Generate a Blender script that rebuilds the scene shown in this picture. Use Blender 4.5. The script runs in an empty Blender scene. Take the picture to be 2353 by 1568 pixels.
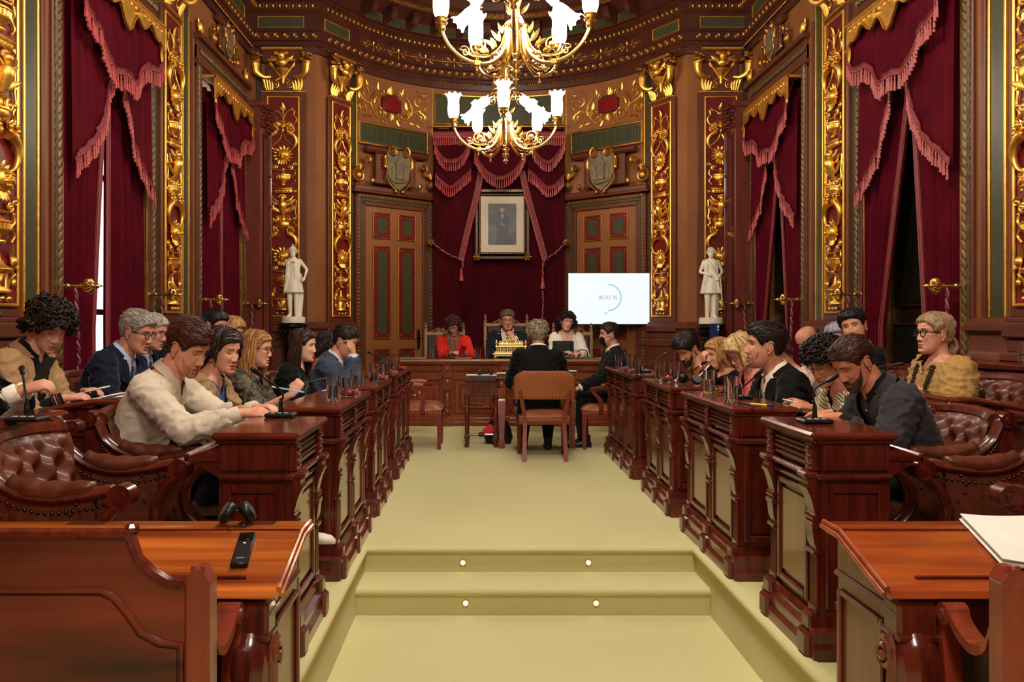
import bpy, bmesh, math, random
import numpy as np
from mathutils import Vector, Matrix, noise
from mathutils.bvhtree import BVHTree
PI = math.pi
sc = bpy.context.scene
COL = sc.collection
rnd = random.Random(7)
# ---------------------------------------------------------------- camera, world, light, exposure
FPX, VX, VY, CH = 1900.0, 1104.0, 750.0, 1.30
AX = 0.29                                   # the room's axis lies a little beside the camera
cam_d = bpy.data.cameras.new('camera'); cam = bpy.data.objects.new('camera', cam_d); COL.objects.link(cam)
cam.location = (0, 0, CH); cam.rotation_euler = (PI/2, 0, 0)
cam_d.sensor_width = 36; cam_d.lens = FPX/2353*36
cam_d.shift_x = (1176.5-VX)/2353; cam_d.shift_y = (VY-784)/2353
cam_d.clip_start = 0.05
sc.camera = cam
w = bpy.data.worlds.new('world'); sc.world = w; w.use_nodes = True
w.node_tree.nodes['Background'].inputs[0].default_value = (1, .86, .72, 1)
w.node_tree.nodes['Background'].inputs[1].default_value = 0.03
sc.view_settings.view_transform = 'Standard'; sc.view_settings.look = 'None'
sc.view_settings.gamma = 1; sc.view_settings.use_curve_mapping = False
sc.view_settings.exposure = -0.14
sc.cycles.use_denoising = True
sc.cycles.max_bounces = 8; sc.cycles.diffuse_bounces = 4; sc.cycles.glossy_bounces = 4
sc.cycles.transmission_bounces = 8; sc.cycles.transparent_max_bounces = 32; sc.cycles.sample_clamp_indirect = 6
SHADE_POWER = 46.0                           # emission of each lit glass shade
def lamp(name, loc, power, radius, col=(1, .90, .76)):
    d = bpy.data.lights.new(name, 'POINT'); d.energy = power; d.shadow_soft_size = radius; d.color = col
    o = bpy.data.objects.new(name, d); o.location = loc; COL.objects.link(o); return o
# soft unseen lamps added to light the hall, standing in for assumed chandeliers
lamp('hall_lamp', (AX, 3.8, 4.6), 540, .45)
lamp('hall_lamp', (AX, 0.2, 4.4), 430, .45)
lamp('hall_lamp', (AX, -2.6, 4.2), 240, .4)
def area(name, loc, rot, sx, sy, power, col):
    d = bpy.data.lights.new(name, 'AREA'); d.shape = 'RECTANGLE'; d.size = sx; d.size_y = sy; d.energy = power; d.color = col
    o = bpy.data.objects.new(name, d); o.location = loc; o.rotation_euler = rot; COL.objects.link(o); return o
area('window_daylight', (AX, -3.6, 2.2), (PI/2, 0, 0), 3.0, 2.4, 16, (.55, .7, 1))  # added bluish area light at the windowless rear wall, standing in for daylight reflections

# ---------------------------------------------------------------- mesh building
def V(*a): return np.array(a, float)
class MB:
    def __init__(s): s.v = []; s.f = []; s.m = []; s.n = 0; s.mi = 0; s.T = None
    def add(s, vs, fs, mi=None):
        vs = np.asarray(vs, float).reshape(-1, 3)
        if s.T is not None: vs = s.T(vs) if callable(s.T) else vs @ np.array(s.T)[:3, :3].T + np.array(s.T)[:3, 3]
        s.v.append(vs); n = s.n
        s.f += [tuple(i+n for i in f) for f in fs]; s.m += [s.mi if mi is None else mi]*len(fs)
        s.n += len(vs); return s
    def box(s, x0, x1, y0, y1, z0, z1, c=0.0):
        if x0 > x1: x0, x1 = x1, x0
        if y0 > y1: y0, y1 = y1, y0
        if z0 > z1: z0, z1 = z1, z0
        c = min(c, (x1-x0)*.45, (y1-y0)*.45, (z1-z0)*.45)
        if c <= 0:
            vs = [(x, y, z) for z in (z0, z1) for y in (y0, y1) for x in (x0, x1)]
            return s.add(vs, [(0, 2, 3, 1), (4, 5, 7, 6), (0, 1, 5, 4), (2, 6, 7, 3), (0, 4, 6, 2), (1, 3, 7, 5)])
        vs = []; lo = (x0, y0, z0); hi = (x1, y1, z1)
        idx = {}
        for k in range(8):
            b = [(k >> i) & 1 for i in range(3)]
            for ax in range(3):
                p = [(hi[i] if b[i] else lo[i]) + (0 if i == ax else (-c if b[i] else c)) for i in range(3)]
                idx[(k, ax)] = len(vs); vs.append(p)
        fs = []
        ctr = np.array([(x0+x1)/2, (y0+y1)/2, (z0+z1)/2]); P = np.array(vs)
        def put(f):
            q = P[list(f)]; nn = np.cross(q[1]-q[0], q[2]-q[0])
            fs.append(tuple(f) if nn.dot(q.mean(0)-ctr) > 0 else tuple(f[::-1]))
        for ax in range(3):
            o = [i for i in range(3) if i != ax]
            for sd in (0, 1):
                ks = [(sd << ax) | (p << o[0]) | (q << o[1]) for p, q in ((0, 0), (1, 0), (1, 1), (0, 1))]
                put([idx[(k, ax)] for k in ks])
            for p in (0, 1):
                for q in (0, 1):
                    k0 = (p << o[0]) | (q << o[1]); k1 = k0 | (1 << ax)
                    put([idx[(k0, o[0])], idx[(k1, o[0])], idx[(k1, o[1])], idx[(k0, o[1])]])
        for k in range(8): put([idx[(k, 0)], idx[(k, 1)], idx[(k, 2)]])
        return s.add(vs, fs)
    def rings(s, R, closed=True, cap0=True, cap1=True):
        R = [np.asarray(r, float) for r in R]; n = len(R[0]); k = len(R); fs = []
        for i in range(k-1):
            for j in range(n if closed else n-1):
                j2 = (j+1) % n; fs.append((i*n+j, i*n+j2, (i+1)*n+j2, (i+1)*n+j))
        if closed and cap0: fs.append(tuple(range(n-1, -1, -1)))
        if closed and cap1: fs.append(tuple((k-1)*n+j for j in range(n)))
        return s.add(np.concatenate(R), fs)
    def lathe(s, prof, n=16, o=(0, 0, 0), squash=1.0, half=False, axis='z', cap=True):
        t = np.linspace(0, PI if half else 2*PI, n+1 if half else n, endpoint=half)
        if half: t = t+PI
        R = []
        for r, z in prof:
            a = np.stack([r*np.cos(t), r*squash*np.sin(t), np.full(len(t), z)], 1)
            if axis == 'x': a = a[:, [2, 0, 1]]
            elif axis == 'y': a = a[:, [1, 2, 0]]
            R.append(a+np.array(o))
        return s.rings(R, closed=not half, cap0=cap and prof[0][0] > 1e-5, cap1=cap and prof[-1][0] > 1e-5)
    def tube(s, pts, r, n=8, cap=True, flat=1.0, up=None):
        P = np.asarray(pts, float); k = len(P); r = np.full(k, r) if np.isscalar(r) else np.asarray(r, float)
        T = np.gradient(P, axis=0); T /= np.maximum(np.linalg.norm(T, axis=1), 1e-9)[:, None]
        u = np.array(up, float) if up is not None else (V(0, 0, 1) if abs(T[0][2]) < .9 else V(1, 0, 0))
        u = u-T[0]*u.dot(T[0]); u /= np.linalg.norm(u)
        t = np.linspace(0, 2*PI, n, endpoint=False); R = []
        for i in range(k):
            u = u-T[i]*u.dot(T[i]); u /= max(np.linalg.norm(u), 1e-9); w_ = np.cross(T[i], u)
            R.append(P[i]+r[i]*(np.cos(t)[:, None]*u*flat+np.sin(t)[:, None]*w_))
        return s.rings(R, True, cap, cap)
    def ball(s, c, r, n=8, m=6):
        r = np.array([r, r, r] if np.isscalar(r) else r, float); c = np.array(c, float)
        t = np.linspace(0, 2*PI, n, endpoint=False); vs = [c+V(0, 0, -r[2])]
        for i in range(1, m):
            p = -PI/2+PI*i/m
            for a in t: vs.append(c+V(r[0]*math.cos(p)*math.cos(a), r[1]*math.cos(p)*math.sin(a), r[2]*math.sin(p)))
        vs.append(c+V(0, 0, r[2])); fs = []
        for j in range(n): fs.append((0, 1+(j+1) % n, 1+j))
        for i in range(m-2):
            for j in range(n): fs.append((1+i*n+j, 1+i*n+(j+1) % n, 1+(i+1)*n+(j+1) % n, 1+(i+1)*n+j))
        L = len(vs)-1; b = 1+(m-2)*n
        for j in range(n): fs.append((b+j, b+(j+1) % n, L))
        return s.add(vs, fs)
    def prism(s, poly, d0, d1, axis='y'):
        """poly in the plane across axis (x,z for y; y,z for x; x,y for z), pushed out from d0 to d1"""
        n = len(poly); q = []
        for d in (d0, d1):
            for a, b in poly: q.append((a, d, b) if axis == 'y' else (d, a, b) if axis == 'x' else (a, b, d))
        fs = [tuple(range(n)), tuple(range(2*n-1, n-1, -1))]+[(i, i+n, (i+1) % n+n, (i+1) % n) for i in range(n)]
        return s.add(q, fs)
    def grid(s, P, thick=None):
        P = np.asarray(P, float); a, b = P.shape[:2]
        fs = [(i*b+j, i*b+j+1, (i+1)*b+j+1, (i+1)*b+j) for i in range(a-1) for j in range(b-1)]
        return s.add(P.reshape(-1, 3), fs)
    def sweep(s, prof, path, closed=False, upv=(0, 0, 1)):
        """moulding: prof [(out, up)], path of points; out is to the right of the path in plan"""
        P = np.asarray(path, float); k = len(P); up = np.array(upv, float); R = []
        for i in range(k):
            if closed: d0 = P[i]-P[i-1]; d1 = P[(i+1) % k]-P[i]
            else: d0 = P[i]-P[max(i-1, 0)]; d1 = P[min(i+1, k-1)]-P[i]
            if np.linalg.norm(d0) < 1e-9: d0 = d1
            if np.linalg.norm(d1) < 1e-9: d1 = d0
            n0 = np.cross(d0, up); n0 /= np.linalg.norm(n0); n1 = np.cross(d1, up); n1 /= np.linalg.norm(n1)
            m = n0+n1; m /= np.linalg.norm(m); m = m/max(m.dot(n0), .3)
            R.append(np.array([P[i]+m*o+up*h for o, h in prof]))
        if closed: R.append(R[0])
        return s.rings(R, True, not closed, not closed)
    def mesh(s, name, sharp=35, org=None, fix=True):
        me = bpy.data.meshes.new(name)
        vs = np.concatenate(s.v) if s.v else np.zeros((0, 3))
        if org is not None: vs = vs-np.array(org)
        me.from_pydata(vs.tolist(), [], s.f)
        if len(set(s.m)) > 1: me.polygons.foreach_set('material_index', s.m)
        if fix:
            bm = bmesh.new(); bm.from_mesh(me); bmesh.ops.recalc_face_normals(bm, faces=bm.faces); bm.to_mesh(me); bm.free()
        if sharp is not None:
            me.shade_smooth()
            if sharp < 180: me.set_sharp_from_angle(angle=math.radians(sharp))
        me.update(); return me
ORG = {}
def link(name, data, mats=None, parent=None):
    o = bpy.data.objects.new(name, data); COL.objects.link(o)
    if mats is not None and data is not None and len(data.materials) == 0:
        for m in (mats if isinstance(mats, (list, tuple)) else [mats]): data.materials.append(m)
    if parent is not None:
        o.parent = parent
        if parent in ORG: ORG[o] = ORG[parent]
    return o
def part(name, mb, mat, parent=None, sharp=35, label=None, fix=True):
    org = ORG.get(parent) if parent is not None else None
    o = link(name, mb.mesh(name, sharp, org, fix), mat, parent)
    if label: o['label'] = label
    return o
def thing(name, label, cat, loc=(0, 0, 0), rotz=0, group=None, world=False):
    o = bpy.data.objects.new(name, None); COL.objects.link(o); o.empty_display_size = .1
    o.location = loc; o.rotation_euler = (0, 0, rotz); o['label'] = label; o['category'] = cat
    if group: o['group'] = group
    if world: ORG[o] = np.array(loc, float)
    return o
def tag(o, label, cat, group=None):
    o['label'] = label; o['category'] = cat
    if group: o['group'] = group
    return o
def struct(name, mb, mat, parent=None, sharp=35):
    o = part(name, mb, mat, parent, sharp)
    if parent is None: o['kind'] = 'structure'
    return o
def strust(name):
    o = bpy.data.objects.new(name, None); COL.objects.link(o); o['kind'] = 'structure'; return o
def copy_tree(o, parent=None):
    c = o.copy(); COL.objects.link(c)
    if parent is not None: c.parent = parent
    for ch in list(o.children): copy_tree(ch, c)
    return c
def dup(o, loc, rotz=0, label=None, group=None):
    c = copy_tree(o); c.location = loc; c.rotation_euler = (0, 0, rotz)
    if label: c['label'] = label
    if group: c['group'] = group
    return c
def at(px, py, Y): return V((px-VX)*Y/FPX, Y, CH-(py-VY)*Y/FPX)
def bez(p0, p1, p2, p3, n=10):
    t = np.linspace(0, 1, n)[:, None]; p0, p1, p2, p3 = (np.array(p, float) for p in (p0, p1, p2, p3))
    return (1-t)**3*p0+3*(1-t)**2*t*p1+3*(1-t)*t*t*p2+t**3*p3
def crv(pts, n=6):
    """Catmull-Rom through points"""
    P = np.asarray(pts, float); Q = np.vstack([2*P[0]-P[1], P, 2*P[-1]-P[-2]]); out = []
    for i in range(1, len(Q)-2):
        for t in np.linspace(0, 1, n, endpoint=False):
            a, b, c, d = Q[i-1], Q[i], Q[i+1], Q[i+2]
            out.append(.5*(2*b+(c-a)*t+(2*a-5*b+4*c-d)*t*t+(3*b-a-3*c+d)*t**3))
    out.append(P[-1]); return np.array(out)

# ---------------------------------------------------------------- materials (all procedural)
def s2l(c):
    return tuple(((x/255)/12.92 if x/255 <= .04045 else ((x/255+.055)/1.055)**2.4) for x in c)
MATS = {}
def mat(name, c0, c1=None, rough=.5, metal=0.0, scale=8, stretch=(1, 1, 1), detail=4, bump=0.0, bscale=None, coat=0.0, sheen=0.0, rough2=None, emit=None, trans=0.0, ior=1.45, spec=None, coords='Object', wave=None, coat_rough=.08, bstretch=None, sheen_c=None, alpha=None):
    m = bpy.data.materials.new(name); m.use_nodes = True; nt = m.node_tree; N = nt.nodes; L = nt.links
    b = N['Principled BSDF']; c0 = s2l(c0); c1 = s2l(c1) if c1 else c0
    b.inputs['Base Color'].default_value = (*c0, 1); b.inputs['Roughness'].default_value = rough; b.inputs['Metallic'].default_value = metal
    b.inputs['Coat Weight'].default_value = coat; b.inputs['Coat Roughness'].default_value = coat_rough
    b.inputs['Sheen Weight'].default_value = sheen; b.inputs['Sheen Roughness'].default_value = .35
    if sheen_c: b.inputs['Sheen Tint'].default_value = (*s2l(sheen_c), 1)
    b.inputs['Transmission Weight'].default_value = trans; b.inputs['IOR'].default_value = ior
    if spec is not None: b.inputs['Specular IOR Level'].default_value = spec
    if alpha is not None: b.inputs['Alpha'].default_value = alpha
    if emit: b.inputs['Emission Color'].default_value = (*emit[:3], 1); b.inputs['Emission Strength'].default_value = emit[3]
    if c1 != c0 or bump or rough2 is not None:
        tc = N.new('ShaderNodeTexCoord'); mp = N.new('ShaderNodeMapping'); mp.inputs['Scale'].default_value = stretch
        L.new(tc.outputs[coords], mp.inputs[0])
        nz = N.new('ShaderNodeTexNoise'); nz.inputs['Scale'].default_value = scale; nz.inputs['Detail'].default_value = detail; nz.inputs['Distortion'].default_value = .4
        L.new(mp.outputs[0], nz.inputs[0]); src = nz.outputs[0]
        if wave:
            wv = N.new('ShaderNodeTexWave'); wv.bands_direction = wave[0]; wv.inputs['Scale'].default_value = wave[1]; wv.inputs['Distortion'].default_value = wave[2]; wv.inputs['Detail'].default_value = 3; wv.inputs['Detail Scale'].default_value = 1.5
            L.new(mp.outputs[0], wv.inputs[0]); mx = N.new('ShaderNodeMix'); mx.inputs[0].default_value = .45
            L.new(nz.outputs[0], mx.inputs[2]); L.new(wv.outputs[1], mx.inputs[3]); src = mx.outputs[0]
        if c1 != c0:
            r = N.new('ShaderNodeValToRGB'); r.color_ramp.elements[0].position = .3; r.color_ramp.elements[1].position = .7
            r.color_ramp.elements[0].color = (*c0, 1); r.color_ramp.elements[1].color = (*c1, 1)
            L.new(src, r.inputs[0]); L.new(r.outputs[0], b.inputs['Base Color'])
        if rough2 is not None:
            mr = N.new('ShaderNodeMapRange'); mr.inputs[3].default_value = rough; mr.inputs[4].default_value = rough2
            L.new(src, mr.inputs[0]); L.new(mr.outputs[0], b.inputs['Roughness'])
        if bump:
            n2 = N.new('ShaderNodeTexNoise'); n2.inputs['Scale'].default_value = bscale or scale*4; n2.inputs['Detail'].default_value = 4
            mp2 = N.new('ShaderNodeMapping'); mp2.inputs['Scale'].default_value = bstretch or stretch; L.new(tc.outputs[coords], mp2.inputs[0]); L.new(mp2.outputs[0], n2.inputs[0])
            bp = N.new('ShaderNodeBump'); bp.inputs['Strength'].default_value = bump; bp.inputs['Distance'].default_value = .01
            L.new(n2.outputs[0], bp.inputs['Height']); L.new(bp.outputs[0], b.inputs['Normal'])
    MATS[name] = m; return m
MAHOG = mat('mahogany', (60, 17, 11), (102, 35, 20), .28, scale=5, stretch=(6, 6, .7), coat=.5, bump=.03, bscale=30)
MAHOGX = mat('mahogany_crosswise', (64, 19, 12), (110, 39, 21), .26, scale=4, stretch=(8, .8, 8), coat=.6, bump=.03, bscale=30)
PANELW = mat('veneer_panel', (100, 56, 30), (124, 72, 40), .2, scale=5, stretch=(5, 5, .6), coat=.6, coat_rough=.08)
OAK = mat('honey_wood', (112, 44, 12), (206, 112, 40), .28, scale=2.6, stretch=(.35, 6, 6), coat=.55, coat_rough=.12, detail=6)
DESKW = mat('near_desk_wood', (92, 44, 24), (124, 64, 36), .3, scale=4, stretch=(5, 5, .7), coat=.4)
CHAIRW = mat('chair_wood', (110, 42, 26), (140, 58, 36), .3, scale=5, stretch=(5, 5, .9), coat=.4)
DAISW = mat('dais_wood', (98, 42, 20), (140, 66, 32), .3, scale=4, stretch=(.8, 6, 6), coat=.4, bump=.03)
BACKW = mat('knotted_wood', (52, 16, 9), (128, 50, 24), .33, scale=2.2, stretch=(.45, 3, 4.5), coat=.3, detail=6)
LEATHER = mat('brown_leather', (74, 34, 20), (104, 52, 32), .34, scale=14, bump=.12, bscale=90, rough2=.46, coat=.12)
LEATHERT = mat('tan_leather', (140, 78, 46), (158, 90, 54), .4, scale=10, bump=.08, bscale=120)
BRONZE = mat('bronze_nail', (66, 46, 34), None, .4, 1.0)
GOLD = mat('gold_leaf', (232, 172, 70), (252, 206, 106), .36, 1.0, scale=20, rough2=.5, bump=.12, bscale=40)
GOLDD = mat('antique_gold', (164, 114, 54), (204, 148, 74), .45, 1.0, scale=16, bump=.2, bscale=60)
BRASS = mat('polished_brass', (240, 200, 122), None, .27, 1.0)
OCHRE = mat('ochre_wall_paint', (124, 74, 37), (138, 84, 43), .55, scale=3, bump=.05, bscale=60)
BROWN = mat('brown_wall_paint', (84, 41, 25), (100, 49, 29), .45, scale=4, bump=.05, bscale=50)
DKBROWN = mat('dark_cornice_paint', (60, 27, 18), (78, 36, 24), .4, scale=5, bump=.08, bscale=50)
GREEN = mat('dark_green_paint', (56, 58, 34), (66, 66, 40), .4, scale=6, bump=.04)
LEAFG = mat('leaf_moulding_bronze_green', (84, 72, 46), (122, 104, 66), .45, scale=20, metal=.3)
CRIMP = mat('crimson_panel_paint', (92, 16, 18), (112, 24, 22), .4, scale=8)
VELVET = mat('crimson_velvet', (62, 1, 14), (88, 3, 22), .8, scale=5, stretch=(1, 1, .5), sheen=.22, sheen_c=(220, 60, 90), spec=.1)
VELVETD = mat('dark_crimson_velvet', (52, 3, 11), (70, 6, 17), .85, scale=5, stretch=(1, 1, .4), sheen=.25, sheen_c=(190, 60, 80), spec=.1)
FRINGE = mat('rose_silk_fringe', (142, 36, 44), (188, 84, 78), .5, scale=60, sheen=.3)
BRAID = mat('rose_braid', (96, 18, 30), (150, 66, 64), .6, scale=120)
CARPET = mat('olive_carpet', (206, 200, 142), (216, 209, 152), .95, scale=.9, bump=.5, bscale=420, sheen=.1, detail=6)
MARBLE = mat('white_marble', (226, 216, 190), (242, 234, 212), .42, scale=6)
BLACKM = mat('black_lacquer', (14, 11, 10), None, .25, coat=.5)
BLACKP = mat('black_plastic', (16, 16, 17), None, .4)
PAPER = mat('white_paper', (226, 226, 214), (236, 236, 226), .8, scale=6)
WHITEP = mat('white_plastic', (225, 225, 225), None, .35)
CHROME = mat('chrome', (200, 200, 205), None, .15, 1.0)
STEELG = mat('grey_stone_relief', (96, 84, 62), (124, 108, 80), .5, scale=14)
def clear(name, col, rough=0.0, ior=1.45):
    m = bpy.data.materials.new(name); m.use_nodes = True; nt = m.node_tree; N = nt.nodes
    b = N['Principled BSDF']; N.remove(b)
    g = N.new('ShaderNodeBsdfGlossy'); g.inputs['Roughness'].default_value = .03
    t = N.new('ShaderNodeBsdfTransparent'); t.inputs[0].default_value = (*col, 1)
    lw = N.new('ShaderNodeLayerWeight'); lw.inputs[0].default_value = .5; pw = N.new('ShaderNodeMath'); pw.operation = 'POWER'; pw.inputs[1].default_value = 3.0; mr = N.new('ShaderNodeMapRange'); mr.inputs[3].default_value = .05; mr.inputs[4].default_value = .55; mx = N.new('ShaderNodeMixShader')
    nt.links.new(lw.outputs['Facing'], pw.inputs[0]); nt.links.new(pw.outputs[0], mr.inputs[0]); nt.links.new(mr.outputs[0], mx.inputs[0]); nt.links.new(t.outputs[0], mx.inputs[1]); nt.links.new(g.outputs[0], mx.inputs[2])
    nt.links.new(mx.outputs[0], N['Material Output'].inputs[0]); MATS[name] = m; return m
def glassy(name, col, ior):
    m = bpy.data.materials.new(name); m.use_nodes = True; N = m.node_tree.nodes; N.remove(N['Principled BSDF']); g = N.new('ShaderNodeBsdfGlass'); g.inputs['Color'].default_value = (*col, 1); g.inputs['Roughness'].default_value = 0; g.inputs['IOR'].default_value = ior
    m.node_tree.links.new(g.outputs[0], N['Material Output'].inputs[0]); return m
GLASS = glassy('drinking_glass', (.98, .99, .985), 1.45)
_ = clear('drinking_glass', (.97, .98, .975))
WATER = glassy('water', (.98, .99, .99), 1.2)
LENS = clear('spectacle_lens', (.94, .94, .95), ior=1.3)
LENS.node_tree.nodes['Mix Shader'].inputs[0].default_value = .05
for l_ in [l_ for l_ in LENS.node_tree.links if l_.to_socket == LENS.node_tree.nodes['Mix Shader'].inputs[0]]: LENS.node_tree.links.remove(l_)
SHADE = mat('lit_opal_glass', (255, 246, 230), None, .4, emit=(1, .92, .80, SHADE_POWER))
# ================================================================ THE SETTING
XL, XR = -3.15, 3.62
APC, APR = 10.5, 2.5                        # apse: centre (AX, APC), radius
def arcp(th, z=0.0, inw=0.0):
    t = math.radians(th); r = APR-inw
    return V(AX+r*math.sin(t), APC+r*math.cos(t), z)
TH0 = 59.5
# ---- floor
mb = MB(); mb.box(XL-.4, XR+.4, 4.88, 13.4, -.34, 0); mb.box(XL-.4, -.69, 2.85, 4.88, -.34, 0); mb.box(1.27, XR+.4, 2.85, 4.88, -.34, 0)
mb.box(XL-.4, XR+.4, -4, 4.88, -.4, -.3)
floor = struct('floor', mb, CARPET, sharp=30)
nose = [(-.03, 0.004), (.012, .002), (.026, -.012), (.026, -.03), (.012, -.042), (-.03, -.044)]
mb = MB(); mb.sweep(nose, [(XL-.2, 2.85, 0), (-.69, 2.85, 0), (-.69, 4.88, 0), (1.27, 4.88, 0), (1.27, 2.85, 0), (XR+.2, 2.85, 0)])
part('carpet_nosing', mb, CARPET, floor, 60)
mb = MB(); mb.box(-.69, 1.27, 4.58, 4.9, -.32, -.15); st = part('step', mb, CARPET, floor)
mb = MB(); mb.sweep(nose, [(-.69, 4.58, -.15), (1.27, 4.58, -.15)]); part('carpet_nosing', mb, CARPET, st, 60)
# dais
mb = MB(); mb.box(-2.3, 2.9, 10.2, 12.95, -.02, .065, .01); part('dais', mb, CARPET, floor)
for x, y, z, lb in ((-.103, 4.88, -.096, 'lit step light in the upper carpeted riser, on the side of the handset'), (.637, 4.88, -.096, 'lit step light in the upper carpeted riser, on the side of the papers'),
                (-.082, 4.58, -.235, 'lit step light in the lower carpeted riser, on the side of the handset'), (.64, 4.58, -.235, 'lit step light in the lower carpeted riser, on the side of the papers')):
    t = thing('step_light', lb, 'light', (x, y, z), group='lights set in the carpeted steps')
    mb = MB(); mb.lathe([(.013, -.004), (.022, -.006), (.024, 0), (.024, .01)], 16, axis='y', cap=False); part('brass_ring', mb, BRASS, t)
    mb = MB(); mb.lathe([(0, -.003), (.014, -.003), (.014, .01), (0, .01)], 14, axis='y')
    part('lens', mb, MATS.get('steplens') or mat('steplens', (255, 236, 190), emit=(1, .86, .6, 14)), t)

# ---- walls
WIN = (6.99, 10.07); WHW = .80; WTOP = 4.14
def side_wall(name, X, sgn):
    mb = MB(); xs = (X, X-sgn*.35)
    ys = [-4.2]
    for c in WIN: ys += [c-WHW, c+WHW]
    ys.append(11.5)
    for i in range(0, len(ys), 2): mb.box(xs[0], xs[1], ys[i], ys[i+1], -.4, 6.7)
    for c in WIN: mb.box(xs[0], xs[1], c-WHW, c+WHW, WTOP, 6.7); mb.box(xs[0], xs[1], c-WHW, c+WHW, -.4, .35)
    return struct(name, mb, OCHRE)
WL = side_wall('wall_left', XL, 1); WR = side_wall('wall_right', XR, -1)
path = [(XL, 11.2)]
seg1 = (-2.22, 11.2); path.append(seg1)
arc = [arcp(t) for t in np.linspace(-TH0, TH0, 41)]
path += [(p[0], p[1]) for p in arc]
path += [(2*AX-seg1[0], 11.2), (XR, 11.2)]
wallpath = np.array([(x, y, 0) for x, y in path])
mb = MB(); a = wallpath; th = .3
G = np.array([[p+V(0, 0, z) for p in a] for z in np.linspace(0, 5.6, 8)]); mb.grid(G)
mb.box(-3.8, 4.4, 13.3, 13.4, 0, 6.7)
wall_back = struct('wall_back', mb, OCHRE)
mb = MB(); mb.box(XL-.4, XR+.4, -4.3, -4.2, -.4, 6.7); struct('wall_rear', mb, OCHRE)
mb = MB(); mb.box(XL-.5, XR+.5, -4.3, 13.5, 6.62, 6.75)
for y in np.arange(-3, 11.2, 1.4): mb.box(XL, XR, y-.12, y+.12, 6.45, 6.63, .02)
ceil = struct('ceiling', mb, DKBROWN)
# ---- cornice along all walls
full = np.vstack([[(XL, -4, 0)], wallpath, [(XR, -4, 0)]])
prof = [(-.02, 4.98), (.04, 4.99), (.05, 5.06), (.09, 5.075), (.09, 5.13), (.12, 5.14), (.12, 5.25), (.085, 5.26), (.07, 5.28), (.07, 5.51), (.11, 5.53), (.14, 5.545), (.14, 5.64), (.19, 5.655), (.19, 5.68),
        (.10, 5.70), (.09, 5.73), (.09, 5.93), (.16, 5.96), (.34, 6.0), (.36, 6.08), (.44, 6.1), (.46, 6.22), (.56, 6.28), (.58, 6.64), (-.02, 6.64)]
mb = MB(); mb.sweep(prof, full)
cor = struct('trim_cornice', mb, DKBROWN, sharp=30)
# points along the cornice for repeated pieces
def along(path, step, off, z, start=0.0, lo=None):
    P = np.asarray(path, float); out = []; acc = start
    for i in range(len(P)-1):
        d = P[i+1]-P[i]; Ln = np.linalg.norm(d); d = d/Ln; n = np.cross(d, V(0, 0, 1)); s = acc
        while s < Ln:
            p = P[i]+d*s+n*off; p[2] = z
            if lo is None or p[1] > lo: out.append((p, math.atan2(d[1], d[0])))
            s += step
        acc = s-Ln
    return out
def strewn(name, pts, proto, matl, parent):
    """many small like pieces on the moulding, one part"""
    pv = np.concatenate(proto.v); mb = MB()
    for p, r in pts:
        c, s = math.cos(r), math.sin(r); R = np.array([[c, -s, 0], [s, c, 0], [0, 0, 1]])
        mb.add(pv@R.T+p, proto.f)
    o = part(name, mb, matl, parent, fix=False); o['kind'] = 'stuff'; return o
q = MB(); q.ball((0, 0, 0), .011, 6, 4); strewn('pearl_row', along(full, .036, .088, 5.06, lo=7), q, GOLDD, cor)
q = MB(); q.lathe([(0, -.014), (.012, -.013), (.018, -.006), (.03, -.012), (.036, -.004), (.036, .004)], 10, axis='y'); strewn('rosette_row', along(full, .128, .122, 5.195, lo=6.5), q, GOLDD, cor)
q = MB(); q.ball((0, -.004, 0), (.026, .026, .036), 8, 6); q.box(-.042, -.034, -.02, .01, -.04, .04); strewn('bead_row', along(full, .088, .142, 5.592, lo=6), q, GOLDD, cor)
q = MB()
for i in range(2): q.ball((.03*i, -.01, .012 if i else -.012), (.024, .016, .03), 6, 4)
strewn('leaf_row', along(full, .06, .35, 6.04, lo=8), q, GOLDD, cor)
q = MB()                                     # lily ornament of the frieze in the apse
q.ball((0, -.012, 0), (.016, .014, .1), 8, 6); q.lathe([(.0, -.05), (.03, -.045), (.012, 0), (.03, .045), (0, .05)], 8, (0, -.01, 0))
for sx in (-1, 1):
    for k, (x, z, r) in enumerate(((.07, 0, .022), (.11, .035, .018), (.11, -.035, .018), (.15, 0, .026), (.19, .03, .014), (.19, -.03, .014), (.23, 0, .02))):
        q.ball((sx*x, -.01, z), (r, .014, r*.8), 6, 4)
    q.tube([(sx*.02, -.008, 0), (sx*.12, -.01, .0), (sx*.24, -.01, 0)], .006, 5)
    for sz in (-1, 1): q.tube(crv([(sx*.06, -.01, 0), (sx*.09, -.012, sz*.05), (sx*.14, -.012, sz*.055), (sx*.15, -.012, sz*.025)], 4), .006, 5)
fr = [(arcp(t, 5.395, .07), -math.radians(t)) for t in np.arange(-50, 51, 11.1)]
strewn('lily_frieze', fr, q, GOLDD, cor)
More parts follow.
